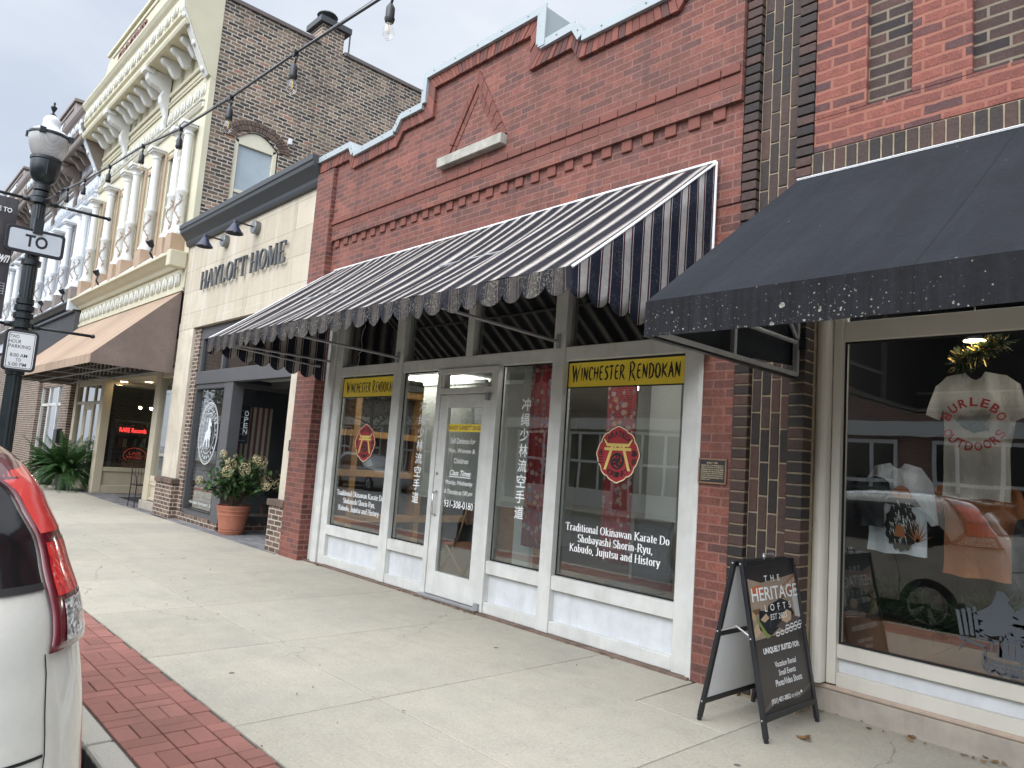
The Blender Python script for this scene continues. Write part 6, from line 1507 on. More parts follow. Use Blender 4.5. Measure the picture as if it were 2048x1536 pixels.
def downlight(x, y, z, label):
    t = thing('ceiling_lamp', label, 'lamp', (x, y, z)); b = B(); b.lathe([(.11, z), (.11, z-.02)], x, y, 16); part('lamp_rim', b, M['sign_white'], t)
    b = B(); b.lathe([(.09, z-.021), (.085, z-.026)], x, y, 16); part('lamp_disc', b, M['warm_lamp'], t)
downlight(-19.2, 5.55, 2.86, 'warm round lamp in the entry ceiling of the cream shop, the nearer one')
downlight(-20.2, 5.25, 2.86, 'warm round lamp in the entry ceiling of the cream shop, beside the brown post')
cl_ = thing('ceiling_light', 'spotlight bar with three warm bulbs glowing inside the record shop', 'lamp', (-22.5, 6.6, 2.9))
b = B(); b.tube([(-22.5, 6.3, 2.35), (-22.5, 7.0, 2.35)], .015, 6); b.tube([(-22.5, 6.65, 2.35), (-22.5, 6.65, 2.95)], .012, 6); part('bar', b, M['black_metal'], cl_)
b = B()
for y in (6.35, 6.65, 6.9): b.sphere((-22.48, y, 2.30), .035, 8, 6)
pieces('bulb', b, emit('warm_bulb', (1, .78, .5, 1), 110), cl_)
# brown awning
bw = thing('brown_awning', 'plain brown canvas awning over the cream building shop front', 'awning', (-19.5, YF, 4.5))
X0, X1 = -23.85, -15.34
f = lambda x, t: (x, 4.84+(3.36-4.84)*t, 4.50+(2.985-4.50)*t-.02*math.sin(math.pi*t))
part('canopy', B().grid([[f(X0+(X1-X0)*i/40, j/8) for i in range(41)] for j in range(9)]), M['brown_canvas'], bw, solid=.004, smooth='auto')
b = B(); b.box(X0, X1, 3.353, 3.359, 2.81, 2.985); part('valance', b, M['brown_canvas'], bw)
b = B(); b.prism([(4.84, 4.50), (3.36, 2.985), (3.36, 2.81), (4.84, 2.80)], X1-.003, X1+.003, 'x'); b.prism([(4.84, 4.50), (3.36, 2.985), (3.36, 2.81), (4.84, 2.80)], X0-.003, X0+.003, 'x'); pieces('side_cloth', b, M['brown_canvas_side'], bw)
b = B()
for x in (-23.8, -21.7, -19.6, -17.5, -15.4): b.tube([(x, 3.4, 2.86), (x, 4.9, 2.86)], .018, 6); b.tube([(x, 3.7, 2.86), (x, 4.85, 3.3)], .015, 6)
for y in (3.42, 4.1, 4.8): b.tube([(X0, y, 2.86), (X1, y, 2.86)], .018, 6)
part('frame_bar', b, M['bar_metal'], bw)
wb, P_, scrolls = italianate('white_building', 'white italianate building with a brown bracketed cornice beyond the cream one', -23.92, 8.65, M['pale_white'], M['white_paint'], M['taupe'], M['pale_relief'], M['taupe_dark'], M['taupe'], M['brown_leaf'], None, 'BLOCK', M['sign_white'], M['pale_white'], 'white')
XB = -23.92
b = B()
for k in range(70): b.box(XB-.06-k*.123, XB-.005-k*.123, YF-.16, YF-.04, 3.35, 4.98)
b.box(XB-8.65, XB, YF-.04, YF, 3.3, 5.0); P_('ribbed_band', b, M['grey_frame'])
b = B(); b.box(XB-8.65, XB-.0, YF-.24, YF, 4.94, 5.02); P_('band_cap', b, M['dark_grey_paint'], bevel=.008)
b = B(); b.box(XB-1.05, XB, 4.85, 5.2, 0, 3.3); b.box(XB-8.65, XB-4.6, 4.85, 5.2, 0, 3.3); b.box(XB-4.6, XB-1.05, 4.95, 5.2, 2.85, 3.3); b.box(XB-4.6, XB-1.05, 4.95, 5.2, 0, .5); [adopt(q_, wb) for q_ in pieces('brick_pier', b, M['brown_brick'], wb)]
b = B()
for x in (XB-4.6, XB-3.4, XB-2.2, XB-1.15): b.box(x, x+.10, 4.97, 5.07, .5, 2.85)
b.box(XB-4.6, XB-1.05, 4.97, 5.07, 2.25, 2.33); b.box(XB-4.6, XB-1.05, 4.97, 5.07, .5, .58); w = P_('shop_window', b, M['alu_frame'])
part('pane', B().box(XB-4.6, XB-1.05, 5.01, 5.018, .5, 2.85), M['glass_dark'], w)
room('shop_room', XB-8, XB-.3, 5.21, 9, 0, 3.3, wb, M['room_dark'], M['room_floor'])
b = B(); b.box(XB-8.65, XB, YF+.3, 16, 10.7, 10.8); b.box(XB-8.65, XB-8.4, YF+.3, 16, 0, 10.8); P_('roof', b, M['roof_dark'])
fb, P_, scrolls = italianate('far_building', 'farthest pale italianate building with a brown cornice and HARDWARE pediment', -32.6, 8.65, M['pale_white'], M['white_paint'], M['taupe'], M['taupe_relief'], M['taupe_dark'], M['taupe'], M['brown_leaf'], None, 'HARDWARE', M['sign_white'], M['pale_white'], 'white')
b = B(); b.box(-41.3, -32.6, 4.85, 5.2, 0, 4.6); P_('ground_wall', b, M['brown_brick'])
b = B(); b.box(-41.3, -32.6, YF+.3, 16, 10.7, 10.8); P_('roof', b, M['roof_dark'])
e_ = thing('end_building', 'plain brick building closing the street beyond the italianate row', 'building', (-50, YF, 0))
b = B(); b.box(-70, -41.35, 4.9, 16, 0, 8.5); part('wall', b, M['far_brick'], e_)
for k in range(8):
    w = part('window', B().box(-45-k*3, -43.8-k*3, 4.86, 4.92, 4.6, 6.6), M['white_paint'], e_); part('pane', B().box(-44.9-k*3, -43.9-k*3, 4.85, 4.86, 4.7, 6.5), M['upper_glass'], w)
mb = thing('mailbox', 'small black letter box on the brown brick pier beyond the ferns', 'mailbox', (-26.6, 4.8, 1.2))
b = B(); b.box(-24.75, -24.3, 4.72, 4.85, 1.12, 1.50); part('box', b, M['black_metal'], mb, bevel=.015, seg=2)
b = B(); b.prism([(4.70, 1.50), (4.85, 1.50), (4.85, 1.55)], -24.77, -24.28, 'x'); part('lid', b, M['black_metal'], mb)
# small flood lamps on the ledges
fl0 = thing('flood_lamp', 'small dark flood lamp on the cream ledge at the limestone end', 'lamp', (-16.55, 4.55, 5.3), 'flood lamps on the ledges')
b = B(); b.tube([(-16.55, 4.55, 5.30), (-16.55, 4.47, 5.42), (-16.55, 4.50, 5.55)], .025, 6); part('arm', b, M['black_metal'], fl0)
b = B(); b.lathe([(.03, -.1), (.06, -.06), (.085, .06), (.08, .07)], 0, 0, 12); b2 = B(); b2.add([(-16.55+v[0], 4.46+v[1]*.8-v[2]*.5, 5.62+v[1]*.5+v[2]*.8) for v in b.v], b.f); part('head', b2, M['black_metal'], fl0, smooth='auto')
copy_tree(fl0, (-4.4, 0, 0), 'small dark flood lamp on the cream ledge over the awning middle')
copy_tree(fl0, (-8.35, 0, 0), 'small dark flood lamp on the white ledge just past the cream corner')
copy_tree(fl0, (-11.4, 0, 0), 'small dark flood lamp on the white ledge nearest the lamp post')

# ================================================================ street lamp with signs and banner
LX, LY = -9.9, 1.43
sl = thing('street_lamp', 'black fluted street lamp with an acorn globe standing at the kerb', 'street lamp', (LX, LY, 0))
b = B(); n = 48
def fl_prof(z, r): return [(LX+(r*(1-.07*(.5-.5*math.cos(16*2*math.pi*j/n))))*math.cos(2*math.pi*j/n), LY+(r*(1-.07*(.5-.5*math.cos(16*2*math.pi*j/n))))*math.sin(2*math.pi*j/n), z) for j in range(n)]
rs_ = [fl_prof(z, r) for z, r in ((.55, .088), (2.3, .078), (3.6, .070), (4.3, .064))]
b.add([p for r_ in rs_ for p in r_], [(i*n+j, i*n+(j+1) % n, (i+1)*n+(j+1) % n, (i+1)*n+j) for i in range(3) for j in range(n)])
part('pole', b, M['lamp_black'], sl, smooth='auto')
b = B(); b.lathe([(.21, 0), (.21, .10), (.18, .14), (.17, .36), (.14, .46), (.10, .52), (.10, .60), (.085, .62)], LX, LY, 24); part('base', b, M['lamp_black'], sl, smooth='auto')
b = B()
for z, r in ((4.14, .115), (4.22, .085), (4.30, .09), (2.86, .10), (2.94, .09), (2.66, .115), (2.77, .10), (3.40, .10), (2.12, .095)): b.lathe([(r*.75, z-.04), (r, z-.03), (r, z+.03), (r*.75, z+.04)], LX, LY, 24)
pieces('collar', b, M['lamp_black'], sl, smooth='auto')
b = B(); b.lathe([(.075, 4.30), (.085, 4.34), (.075, 4.36), (.12, 4.40), (.145, 4.46), (.155, 4.56), (.155, 4.62), (.165, 4.63), (.165, 4.66), (.13, 4.665)], LX, LY, 28); part('fitter', b, M['lamp_black'], sl, smooth='auto')
b = B(); b.tube([(LX+.155, LY, 4.44), (LX+.165, LY, 4.62)], .010, 5); part('fitter_rib', b, M['lamp_black'], sl)
gm = NT('lamp_globe'); pr_ = gm.principled(gm.ramp(gm.math('FRACT', gm.math('MULTIPLY', gm.n('SeparateXYZ', {0: gm.coord()}).outputs[0], 60)), [(.2, (.52, .51, .50, 1)), (.7, (.64, .63, .61, 1))]), .25, 0, None, Transmission_Weight=.35, Coat_Weight=.5, IOR=1.3)
M['globe'] = gm.m
b = B(); b.lathe([(.135, 4.665), (.165, 4.71), (.20, 4.80), (.212, 4.88), (.21, 4.93)], LX, LY, 40, cap=False); part('globe', b, M['globe'], sl, smooth=True)
b = B(); b.lathe([(.209, 4.932), (.205, 4.96), (.17, 4.995), (.115, 5.025), (.098, 5.05), (.088, 5.08), (.094, 5.115), (.085, 5.15), (.055, 5.185), (.03, 5.20)], LX, LY, 40); part('globe_top', b, plain('globe_top', (.66, .67, .68, 1), .22, .04, 4, bump=.02, Coat_Weight=.6), sl, smooth='auto')
b = B(); b.lathe([(.214, 4.915), (.218, 4.925), (.218, 4.945), (.212, 4.955)], LX, LY, 40)
for a in (-.5, 1.07, 2.64, 4.21): cx_, cy2 = LX+.22*math.cos(a), LY+.22*math.sin(a); b.box(cx_-.03, cx_+.03, cy2-.03, cy2+.03, 4.905, 4.965)
part('band', b, M['lamp_black'], sl)
b = B(); b.lathe([(.045, 5.195), (.03, 5.215), (.012, 5.23), (.012, 5.25), (.02, 5.26), (.032, 5.29), (.034, 5.305), (.014, 5.31), (.010, 5.34), (.014, 5.35), (.006, 5.37)], LX, LY, 16); part('finial', b, M['lamp_black'], sl, smooth='auto')
def arm(z, s_):
    b = B(); b.tube([(LX, LY+s_*.08, z), (LX, LY+s_*.72, z)], .018, 8); b.sphere((LX, LY+s_*.73, z), .027, 8, 6); b.tube([(LX, LY+s_*.08, z), (LX, LY+s_*.17, z)], .03, 8); part('banner_arm', b, M['lamp_black'], sl, smooth=True)
arm(4.14, 1); arm(2.66, 1); arm(4.14, -1); arm(2.66, -1)
b = B(); b.box(LX+.07, LX+.16, LY-.05, LY+.05, 3.72, 3.90); b.box(LX+.07, LX+.12, LY-.02, LY+.02, 3.58, 3.72); part('junction_box', b, M['lamp_black'], sl, bevel=.008)
def sign_plate(name, label, y0, y1, z0, z1, x, texts, face, rad, border=None, bm_=.028):
    t = thing(name, label, 'sign', (x, (y0+y1)/2, z0))
    def rr(m_, r_):
        out = []
        for cx_, cz, a0 in ((y1-m_-r_, z1-m_-r_, 0), (y0+m_+r_, z1-m_-r_, 90), (y0+m_+r_, z0+m_+r_, 180), (y1-m_-r_, z0+m_+r_, 270)):
            out += [(cx_+r_*math.cos(R(a0+15*k)), cz+r_*math.sin(R(a0+15*k))) for k in range(7)]
        return out
    part('backing', B().prism(rr(0, rad), x-.02, x+.012, 'x'), M['sign_black'], t, bevel=.004)
    part('face', B().prism(rr(bm_, rad*.6), x+.012, x+.015, 'x'), face, t)
    if border:
        o_, i_ = rr(border, rad*.5), rr(border+.006, rad*.45); n_ = len(o_)
        part('border_line', B().add([(x+.0155, *p) for p in o_]+[(x+.0155, *p) for p in i_], [(k, (k+1) % n_, n_+(k+1) % n_, n_+k) for k in range(n_)]), M['sign_black'], t)
    q = B()
    for txt, u0, u1, v0, v1, bo in texts: put_font(q, txt, u0, u1, v0, v1, facing_east(x+.016), bold=bo)
    part('lettering', q, M['sign_black'], t)
    b = B()
    for z in (z0+.06, z1-.06): b.box(LX+.03, x-.018, LY-.02, LY+.02, z-.02, z+.02)
    part('bracket', b, M['lamp_black'], t)
sign_plate('route_sign', 'white sign reading TO in a black frame on the lamp post', 1.135, 1.715, 3.475, 3.775, LX+.12, [('TO', 1.32, 1.545, 3.555, 3.70, .028)], M['sign_grey'], .045, bm_=.034)
sign_plate('parking_sign', 'white two hour parking sign below the TO sign on the lamp post', 1.27, 1.595, 2.125, 2.595, LX+.12,
    [('TWO', 1.315, 1.405, 2.495, 2.535, .002), ('HOUR', 1.315, 1.43, 2.44, 2.48, .002), ('PARKING', 1.315, 1.525, 2.385, 2.425, .002), ('8:00 AM', 1.34, 1.505, 2.285, 2.325, .002), ('TO', 1.40, 1.45, 2.235, 2.27, .002), ('5:00 PM', 1.335, 1.505, 2.18, 2.22, .002)], M['sign_white'], .05, .036)
bn = thing('lamp_banner', 'dark street banner reading WELCOME TO hung from the lamp post arms', 'banner', (LX, 1.0, 2.66))
t = NT('banner_print'); co = t.coord(); c = t.ramp(t.noise(3.5, 5, t.swz('XYZ', (1, 1, .5), co)), [(.35, (.022, .020, .023, 1)), (.55, (.05, .045, .048, 1)), (.75, (.10, .10, .115, 1))]); t.principled(c, .7); M['banner_print'] = t.m
b = B(); b.grid([[(LX+.02*math.sin(j*.5)*math.sin(i*.4), .74+.49*i/8, 4.10-1.40*j/14) for i in range(9)] for j in range(15)]); part('cloth', b, M['banner_print'], bn, solid=.006)
q = B(); put_font(q, 'WELCOME TO', .78, 1.175, 3.92, 3.975, facing_east(LX+.028), bold=.02)
put_font(q, 'Downtown', .80, 1.20, 3.34, 3.47, facing_east(LX+.03), bold=.02, shear=.3)
part('lettering', q, M['vinyl_white'], bn)
q = B()
for k in range(5): q.box(LX+.026, LX+.029, .78, 1.21, 2.98+k*.03, 2.984+k*.03)
for k in range(9): q.box(LX+.0265, LX+.0295, .80+k*.05, .803+k*.05, 2.98, 3.104)
part('picture_lines', q, M['sign_grey'], bn)

# ================================================================ string lights
st = thing('string_lights', 'black string of clear bulbs swagged from the lamp post along the pavement', 'string lights', (-6, 1.45, 3.6))
SP = [(-9.85, 1.45, 4.14), (-9.35, 1.45, 4.07), (-8.51, 1.45, 3.97), (-7.77, 1.45, 3.885), (-6.86, 1.45, 3.785), (-5.9, 1.45, 3.70), (-5.03, 1.45, 3.575), (-4.16, 1.45, 3.505), (-3.34, 1.45, 3.465), (-2.5, 1.47, 3.425), (-1.66, 1.48, 3.41), (-.8, 1.48, 3.42), (.1, 1.48, 3.45), (1, 1.48, 3.50), (2, 1.48, 3.58), (3.2, 1.48, 3.7), (5, 1.48, 3.92), (7, 1.48, 4.15)]
part('cable', B().tube(SP, .0065, 6), M['black_metal'], st, smooth=True)
part('carrier_wire', B().tube([(p[0], p[1]+.01, p[2]+.015+.02*math.sin(p[0]*2)**2) for p in SP], .0022, 4), M['bar_metal'], st)
part('tie', B().tube([(-9.2+.09*k, 1.45+.012*math.sin(k*2), 4.06-.01*k+.012*math.cos(k*2)) for k in range(9)], .012, 5), M['black_metal'], st)
def bulb(x, y, z):
    b = B(); b.tube([(x, y, z-.005), (x+.012, y, z-.035), (x, y, z-.06)], .006, 5); b.lathe([(.007, z-.055), (.016, z-.07), (.019, z-.08), (.019, z-.12), (.022, z-.122), (.022, z-.126), (.018, z-.14)], x, y, 14); b.box(x-.012, x+.012, y-.012, y+.012, z-.018, z+.012)
    s_ = part('socket', b, M['black_metal'], st, smooth='auto')
    b = B(); b.lathe([(.012, z-.14), (.017, z-.15), (.024, z-.175), (.025, z-.19), (.021, z-.205), (.010, z-.216), (.001, z-.218)], x, y, 16, cap=False); part('bulb_glass', b, M['bulb_glass'], s_, smooth=True)
    b = B(); b.tube([(x-.004, y, z-.14), (x-.006, y, z-.19), (x+.006, y, z-.19), (x+.004, y, z-.14)], .0016, 4); part('filament', b, M['gold'], s_)
for p in SP[2:16]: bulb(p[0], p[1], p[2])

# ================================================================ cars
def suv(name, label, XR_, YC, paint, d=1, rz=-.15, plate=True):
    """d = 1: the car points to -X with its rear face at XR_; d = -1: the other way round"""
    t = thing(name, label, 'car', (XR_-d*2.26, YC, rz))
    def ip(tab, z):
        if z <= tab[0][0]: return tab[0][1]
        for (a, va), (c, vc) in zip(tab, tab[1:]):
            if z <= c:
                u = (z-a)/(c-a); u = u*u*(3-2*u)*.35+u*.65
                return va+(vc-va)*u
        return tab[-1][1]
    HW = [(.18, .88), (.32, .915), (.6, .925), (.85, .922), (1.02, .908), (1.15, .885), (1.3, .84), (1.45, .785), (1.54, .735), (1.6, .66), (1.635, .54), (1.655, .30)]
    XRr = [(.18, .12), (.30, .03), (.42, -.02), (.62, -.02), (.72, .0), (.82, .03), (.95, .045), (1.10, .08), (1.2, .13), (1.35, .24), (1.48, .37), (1.57, .48), (1.62, .60), (1.655, .95)]
    XF = [(.18, 4.38), (.32, 4.5), (.5, 4.53), (.75, 4.50), (.88, 4.42), (.96, 4.15), (1.02, 3.72), (1.08, 3.42), (1.2, 3.2), (1.4, 2.85), (1.55, 2.5), (1.62, 2.15), (1.655, 1.75)]
    RC = [(.18, .26), (.6, .28), (.85, .30), (1.05, .34), (1.2, .31), (1.45, .26), (1.655, .25)]
    def S(phase, k, z):
        """phase r: rear face, k in 0..1 from centre; c: corner, k = angle/90; s: side, k = metres from corner; returns local x, y"""
        hw, xr, xf, rc = ip(HW, z), ip(XRr, z), ip(XF, z), min(ip(RC, z), ip(HW, z)*.8)
        crown = .07
        if phase == 'r': y = k*(hw-rc); return (xr+crown*(y/hw)**2, y)
        y1 = hw-rc; x1 = xr+crown*(y1/hw)**2
        if phase == 'c': a = k*math.pi/2; return (x1+rc*1.15*(1-math.cos(a))+.06*k*0, y1+rc*math.sin(a))
        x2 = x1+rc*1.15; return (x2+k, hw+.012*math.sin(math.pi*min(1, k/2.8))-.0)
    def wp(x, y, z, s_=1): return (XR_-d*x, YC+d*y*s_, z+rz)
    def loop(z):
        hw, xf = ip(HW, z), ip(XF, z)
        half = [S('r', k/6, z) for k in range(7)]+[S('c', k/10, z) for k in range(1, 11)]
        xs0 = half[-1][0]; rf = min(.5, (xf-xs0)*.4)
        half += [(xs0+(xf-rf-xs0)*k/14, hw+.012*math.sin(math.pi*k/14)) for k in range(1, 15)]
        half += [(xf-rf+rf*math.sin(R(9*k)), hw-rf*.9+rf*.9*math.cos(R(9*k))) for k in range(1, 11)]
        half.append((xf+.02, 0))
        return [wp(x, y, z) for x, y in half]+[wp(x, y, z, -1) for x, y in reversed(half[1:-1])]
    zs = [.18, .24, .30, .36, .42, .5, .56, .62, .66, .70, .75, .8, .88, .95, 1.0, 1.05, 1.1, 1.16, 1.22, 1.3, 1.37, 1.44, 1.5, 1.54, 1.57, 1.6, 1.625, 1.64, 1.655]
    b = B(); L = [loop(z) for z in zs]; n_ = len(L[0])
    b.add([p for l in L for p in l], [(i*n_+j, i*n_+(j+1) % n_, (i+1)*n_+(j+1) % n_, (i+1)*n_+j) for i in range(len(zs)-1) for j in range(n_)]+[tuple(range(n_-1, -1, -1)), tuple((len(zs)-1)*n_+j for j in range(n_))])
    part('body', b, paint, t, smooth=True)
    # patches lie on the body: each boundary point is (phase, k); lists run over z
    def flat(u, z):
        """u: 0..1 rear face, 1..2 corner, 2+ metres along the side"""
        return S('r', u, z) if u <= 1 else S('c', u-1, z) if u <= 2 else S('s', u-2, z)
    def patch(nm, zlist, fa, fb, m_, off=.004, nu=14, s_=1, parent=t, th=0):
        rows = []
        for z in zlist:
            a, c_ = fa(z), fb(z); row = []
            for i in range(nu+1):
                u = a+(c_-a)*i/nu; x, y = flat(u, z); x2, y2 = flat(u+.01, z); x0_, y0_ = flat(u-.01, z)
                tx, ty = x2-x0_, y2-y0_; l = math.hypot(tx, ty) or 1
                nx_, ny_ = -ty/l, tx/l
                row.append(wp(x+nx_*off, y+ny_*off, z, s_))
            rows.append(row)
        return part(nm, B().grid(rows), m_, parent, smooth=True, solid=th)
    zz = lambda a, c_, n=10: [a+(c_-a)*i/n for i in range(n+1)]
    lin_ = lambda *pts: (lambda z: ip(list(pts), z))
    # rear glass, wide and dark
    inn = lin_((1.04, 1.40), (1.12, 1.45), (1.22, 1.46), (1.35, 1.48), (1.47, 1.42), (1.55, 1.27), (1.6, 1.0))
    patch('rear_window', zz(1.24, 1.56, 16), lambda z: 0, lambda z: inn(z)-.015, M['car_glass'], .006)
    patch('rear_window', zz(1.24, 1.56, 16), lambda z: 0, lambda z: inn(z)-.015, M['car_glass'], .006, s_=-1)
    for s_ in (1, -1):
        patch('tailgate_gap', zz(.52, 1.075, 12), lambda z: lin_((.5, 1.26), (.7, 1.32), (.9, 1.36), (1.05, 1.41))(z)-.004, lambda z: lin_((.5, 1.26), (.7, 1.32), (.9, 1.36), (1.05, 1.41))(z)+.004, M['gap'], .003, 2, s_)
        patch('bumper_gap', [.842, .850], lambda z: 0, lambda z: 1.34, M['gap'], .003, 24, s_)
        patch('glass_edge', [1.225, 1.242], lambda z: 0, lambda z: inn(z)-.01, M['car_black'], .007, 20, s_)
        # tail lamp: thin along the pillar, wide at the belt, clear foot
        out_ = lin_((1.04, 2.10), (1.09, 2.22), (1.16, 2.12), (1.25, 2.02), (1.38, 1.99), (1.5, 1.97), (1.6, 1.92))
        tl = patch('tail_light', zz(1.075, 1.60, 26), lambda z: inn(z)+.0, out_, M['lens_dark'], .012, 14, s_, th=.008)
        patch('red_lens', zz(1.205, 1.335, 10), lambda z: inn(z)+.05, lambda z: out_(z)-.05, M['lens_red'], .0185, 10, s_, tl)
        patch('upper_lens', zz(1.36, 1.545, 10), lambda z: inn(z)+.03, lambda z: out_(z)-.10, M['lens_smooth'], .0185, 10, s_, tl)
        patch('clear_lens', zz(1.092, 1.192, 8), lambda z: inn(z)+.09, lambda z: out_(z)-.06, M['lens_clear'], .0185, 12, s_, tl)
        patch('amber_lens', zz(1.12, 1.145, 3), lambda z: inn(z)+.22, lambda z: inn(z)+.34, M['lens_amber'], .0195, 4, s_, tl)
        # side glass
        glz = zz(1.03, 1.50, 12)
        xa = lin_((1.03, .42), (1.08, .18), (1.2, .22), (1.4, .34), (1.5, .44)); xb_ = lin_((1.03, 2.55), (1.2, 2.30), (1.4, 1.95), (1.5, 1.72))
        patch('side_window', glz, lambda z: 2+xa(z), lambda z: 2+xb_(z), M['car_glass'], .006, 24, s_)
        for kx in (.95, 1.75): patch('pillar', glz, lambda z: 2+kx+.12*(z-1.03), lambda z: 2+kx+.06+.12*(z-1.03), M['car_black'], .010, 2, s_)
        patch('window_trim', [1.012, 1.030], lambda z: 2.40, lambda z: 4.55, M['chrome'], .010, 20, s_)
        patch('door_seam', zz(.35, 1.0, 6), lambda z: 2.86+.25*(abs(z-.8)*.5), lambda z: 2.868+.25*(abs(z-.8)*.5), M['gap'], .003, 1, s_)
        patch('door_seam', zz(.35, 1.0, 6), lambda z: 3.75, lambda z: 3.758, M['gap'], .003, 1, s_)
        patch('door_handle', zz(.89, .925, 2), lambda z: 2.72, lambda z: 2.92, paint, .025, 6, s_, th=.02)
        patch('sill_cladding', zz(.18, .34, 4), lambda z: 2.0, lambda z: 4.9, M['car_black'], .008, 10, s_)
        patch('bumper_cladding', zz(.18, .40, 5), lambda z: 0, lambda z: 2.0, M['car_black'], .008, 16, s_)
        for wx in (.92, 3.55):
            b = B(); pts = [(wx+.40*math.cos(R(a)), .33+.40*math.sin(R(a))) for a in range(-20, 201, 10)]
            b.prism([(XR_-d*x, z+rz) for x, z in pts], YC+d*s_*.80, YC+d*s_*.921); part('wheel_arch', b, M['car_black'], t)
            b = B(); b.lathe([(.20, -.10), (.31, -.10), (.335, -.07), (.335, .07), (.31, .10), (.22, .105), (.21, .08)], 0, 0, 32)
            b2 = B(); b2.add([(XR_-d*wx+v[0], YC+d*s_*.835+v[2]*s_*d, .335+rz+v[1]) for v in b.v], b.f); wh = part('wheel', b2, M['tyre'], t, smooth='auto')
            b = B()
            for k in range(5):
                for dx in (-.10, .10):
                    a = 2*math.pi*k/5+dx; a2 = 2*math.pi*k/5
                    b.tube([(XR_-d*wx+.04*math.cos(a2), YC+d*s_*.925, .335+rz+.04*math.sin(a2)), (XR_-d*wx+.21*math.cos(a), YC+d*s_*.93, .335+rz+.21*math.sin(a))], .022, 6)
            b.tube([(XR_-d*wx+.21*math.cos(R(k*12)), YC+d*s_*.925, .335+rz+.21*math.sin(R(k*12))) for k in range(31)], .016, 6)
            part('rim', b, M['alloy'], wh)
        b = B(); b.tube([wp(.85+.3*k, .60, 1.66+.02*math.sin(math.pi*k/5), s_) for k in range(6)], .016, 6); part('roof_rail', b, M['car_black'], t)
    b = B(); b.prism([(XR_-d*.34, 1.585+rz), (XR_-d*.95, 1.655+rz), (XR_-d*.95, 1.625+rz), (XR_-d*.40, 1.555+rz)], YC-.58, YC+.58); part('roof_spoiler', b, paint, t, bevel=.012, seg=2)
    b = B(); b.tube([wp(.12, -.05, 1.20), wp(.17, .30, 1.245)], .009, 6); part('rear_wiper', b, M['car_black'], t)
    if plate:
        b = B(); b.box(XR_+d*.0-.005, XR_+.012*d, YC-.16, YC+.16, .80+rz, .95+rz); part('number_plate', b, M['sign_white'], t)
    return t
suv('parked_car', 'pearl white parked car with tall red and clear tail lights at the kerb', -2.02, -.295, M['pearl'])
suv('parked_car', 'silver car parked against the far kerb across the street', -31.0, -8.4, M['silver'], d=-1)

# ================================================================ plants and pots
def pot(parent, x, y, r, h):
    b = B(); b.lathe([(r*.70, 0), (r*.72, .02), (r*.74, h*.10), (r*.76, h*.10), (r*.76, h*.13), (r*.745, h*.14), (r*.76, h*.18), (r*.775, h*.19), (r*.765, h*.22), (r*.90, h*.66), (r*.92, h*.66), (r*.92, h*.70), (r*.91, h*.71), (r*.94, h*.80), (r*.97, h*.81), (r*.96, h*.84), (r*.985, h*.90), (r*1.0, h*.92), (r, h*.99), (r*.96, h), (r*.92, h*.97), (r*.90, h*.88)], x, y, 36)
    part('pot', b, M['terracotta'], parent, smooth='auto')
    b = B(); b.lathe([(r*.9, h*.86), (r*.9, h*.88)], x, y, 20); part('soil', b, M['soil'], parent)
def leaf_quad(b, p, d, w, l, rr, droop=.3):
    d = d.normalized(); s_ = d.cross(Vector((rr.gauss(0, .4), rr.gauss(0, .4), 1))).normalized()*w; q = p+d*l*.5-Vector((0, 0, droop*.12*l)); e2 = p+d*l-Vector((0, 0, droop*l*.6))
    b.add([p, q+s_, e2, q-s_], [(0, 1, 2, 3)])
def hydrangea(label, x, y, r, h, crown, ch, n_st, n_leaf, n_fl, seed):
    rr = random.Random(seed); t = thing('potted_hydrangea', label, 'potted shrub', (x, y, 0), 'hydrangeas in terracotta pots')
    pot(t, x, y, r, h); st_, lf, fl_ = B(), B(), B(); tips = []
    for i in range(n_st):
        a = rr.uniform(0, 6.28); k = rr.uniform(.3, 1); top = Vector((x+math.cos(a)*crown*k, y+math.sin(a)*crown*k, h+ch*rr.uniform(.45, 1)*(1-.35*k*k)))
        p0 = Vector((x+math.cos(a)*r*.3*rr.random(), y+math.sin(a)*r*.3*rr.random(), h*.85)); mid = p0.lerp(top, .5)+Vector((0, 0, .08))
        st_.tube([p0, mid, top], .007, 5, r_end=.003); tips.append((p0, mid, top))
        for j in range(n_leaf):
            u = rr.uniform(.35, 1.02); p = (p0.lerp(mid, u*2) if u < .5 else mid.lerp(top, u*2-1))
            dd = Vector((rr.gauss(0, 1), rr.gauss(0, 1), rr.gauss(.1, .6))); leaf_quad(lf, p, dd, rr.uniform(.024, .042), rr.uniform(.08, .15), rr)
    part('stem', st_, M['bark'], t); part('leaves', lf, M['leaf'], t)
    for i in range(n_fl):
        p0, mid, top = tips[i % len(tips)]; out = (top-Vector((x, y, h+ch*.3))).normalized(); c0 = top+out*.04+Vector((0, 0, .03)); sz = rr.uniform(.06, .105)
        for j in range(120):
            dd = Vector((rr.gauss(0, 1), rr.gauss(0, 1), rr.gauss(0, 1))).normalized(); p = c0+Vector((dd.x*sz, dd.y*sz, dd.z*sz*1.15)); s1 = dd.orthogonal().normalized()*.011; s2 = dd.cross(s1)
            fl_.add([p+s1, p+s2, p-s1, p-s2], [(0, 1, 2, 3)])
    part('flower_head', fl_, M['flower'], t)
hydrangea('large potted hydrangea with cream flower heads in front of the grey window corner', -12.0, 5.02, .27, .47, .56, .92, 46, 26, 17, 4)
hydrangea('small potted hydrangea deep in the entry, partly hidden by the slim column base', -11.97, 6.10, .22, .40, .36, .82, 26, 24, 8, 9)
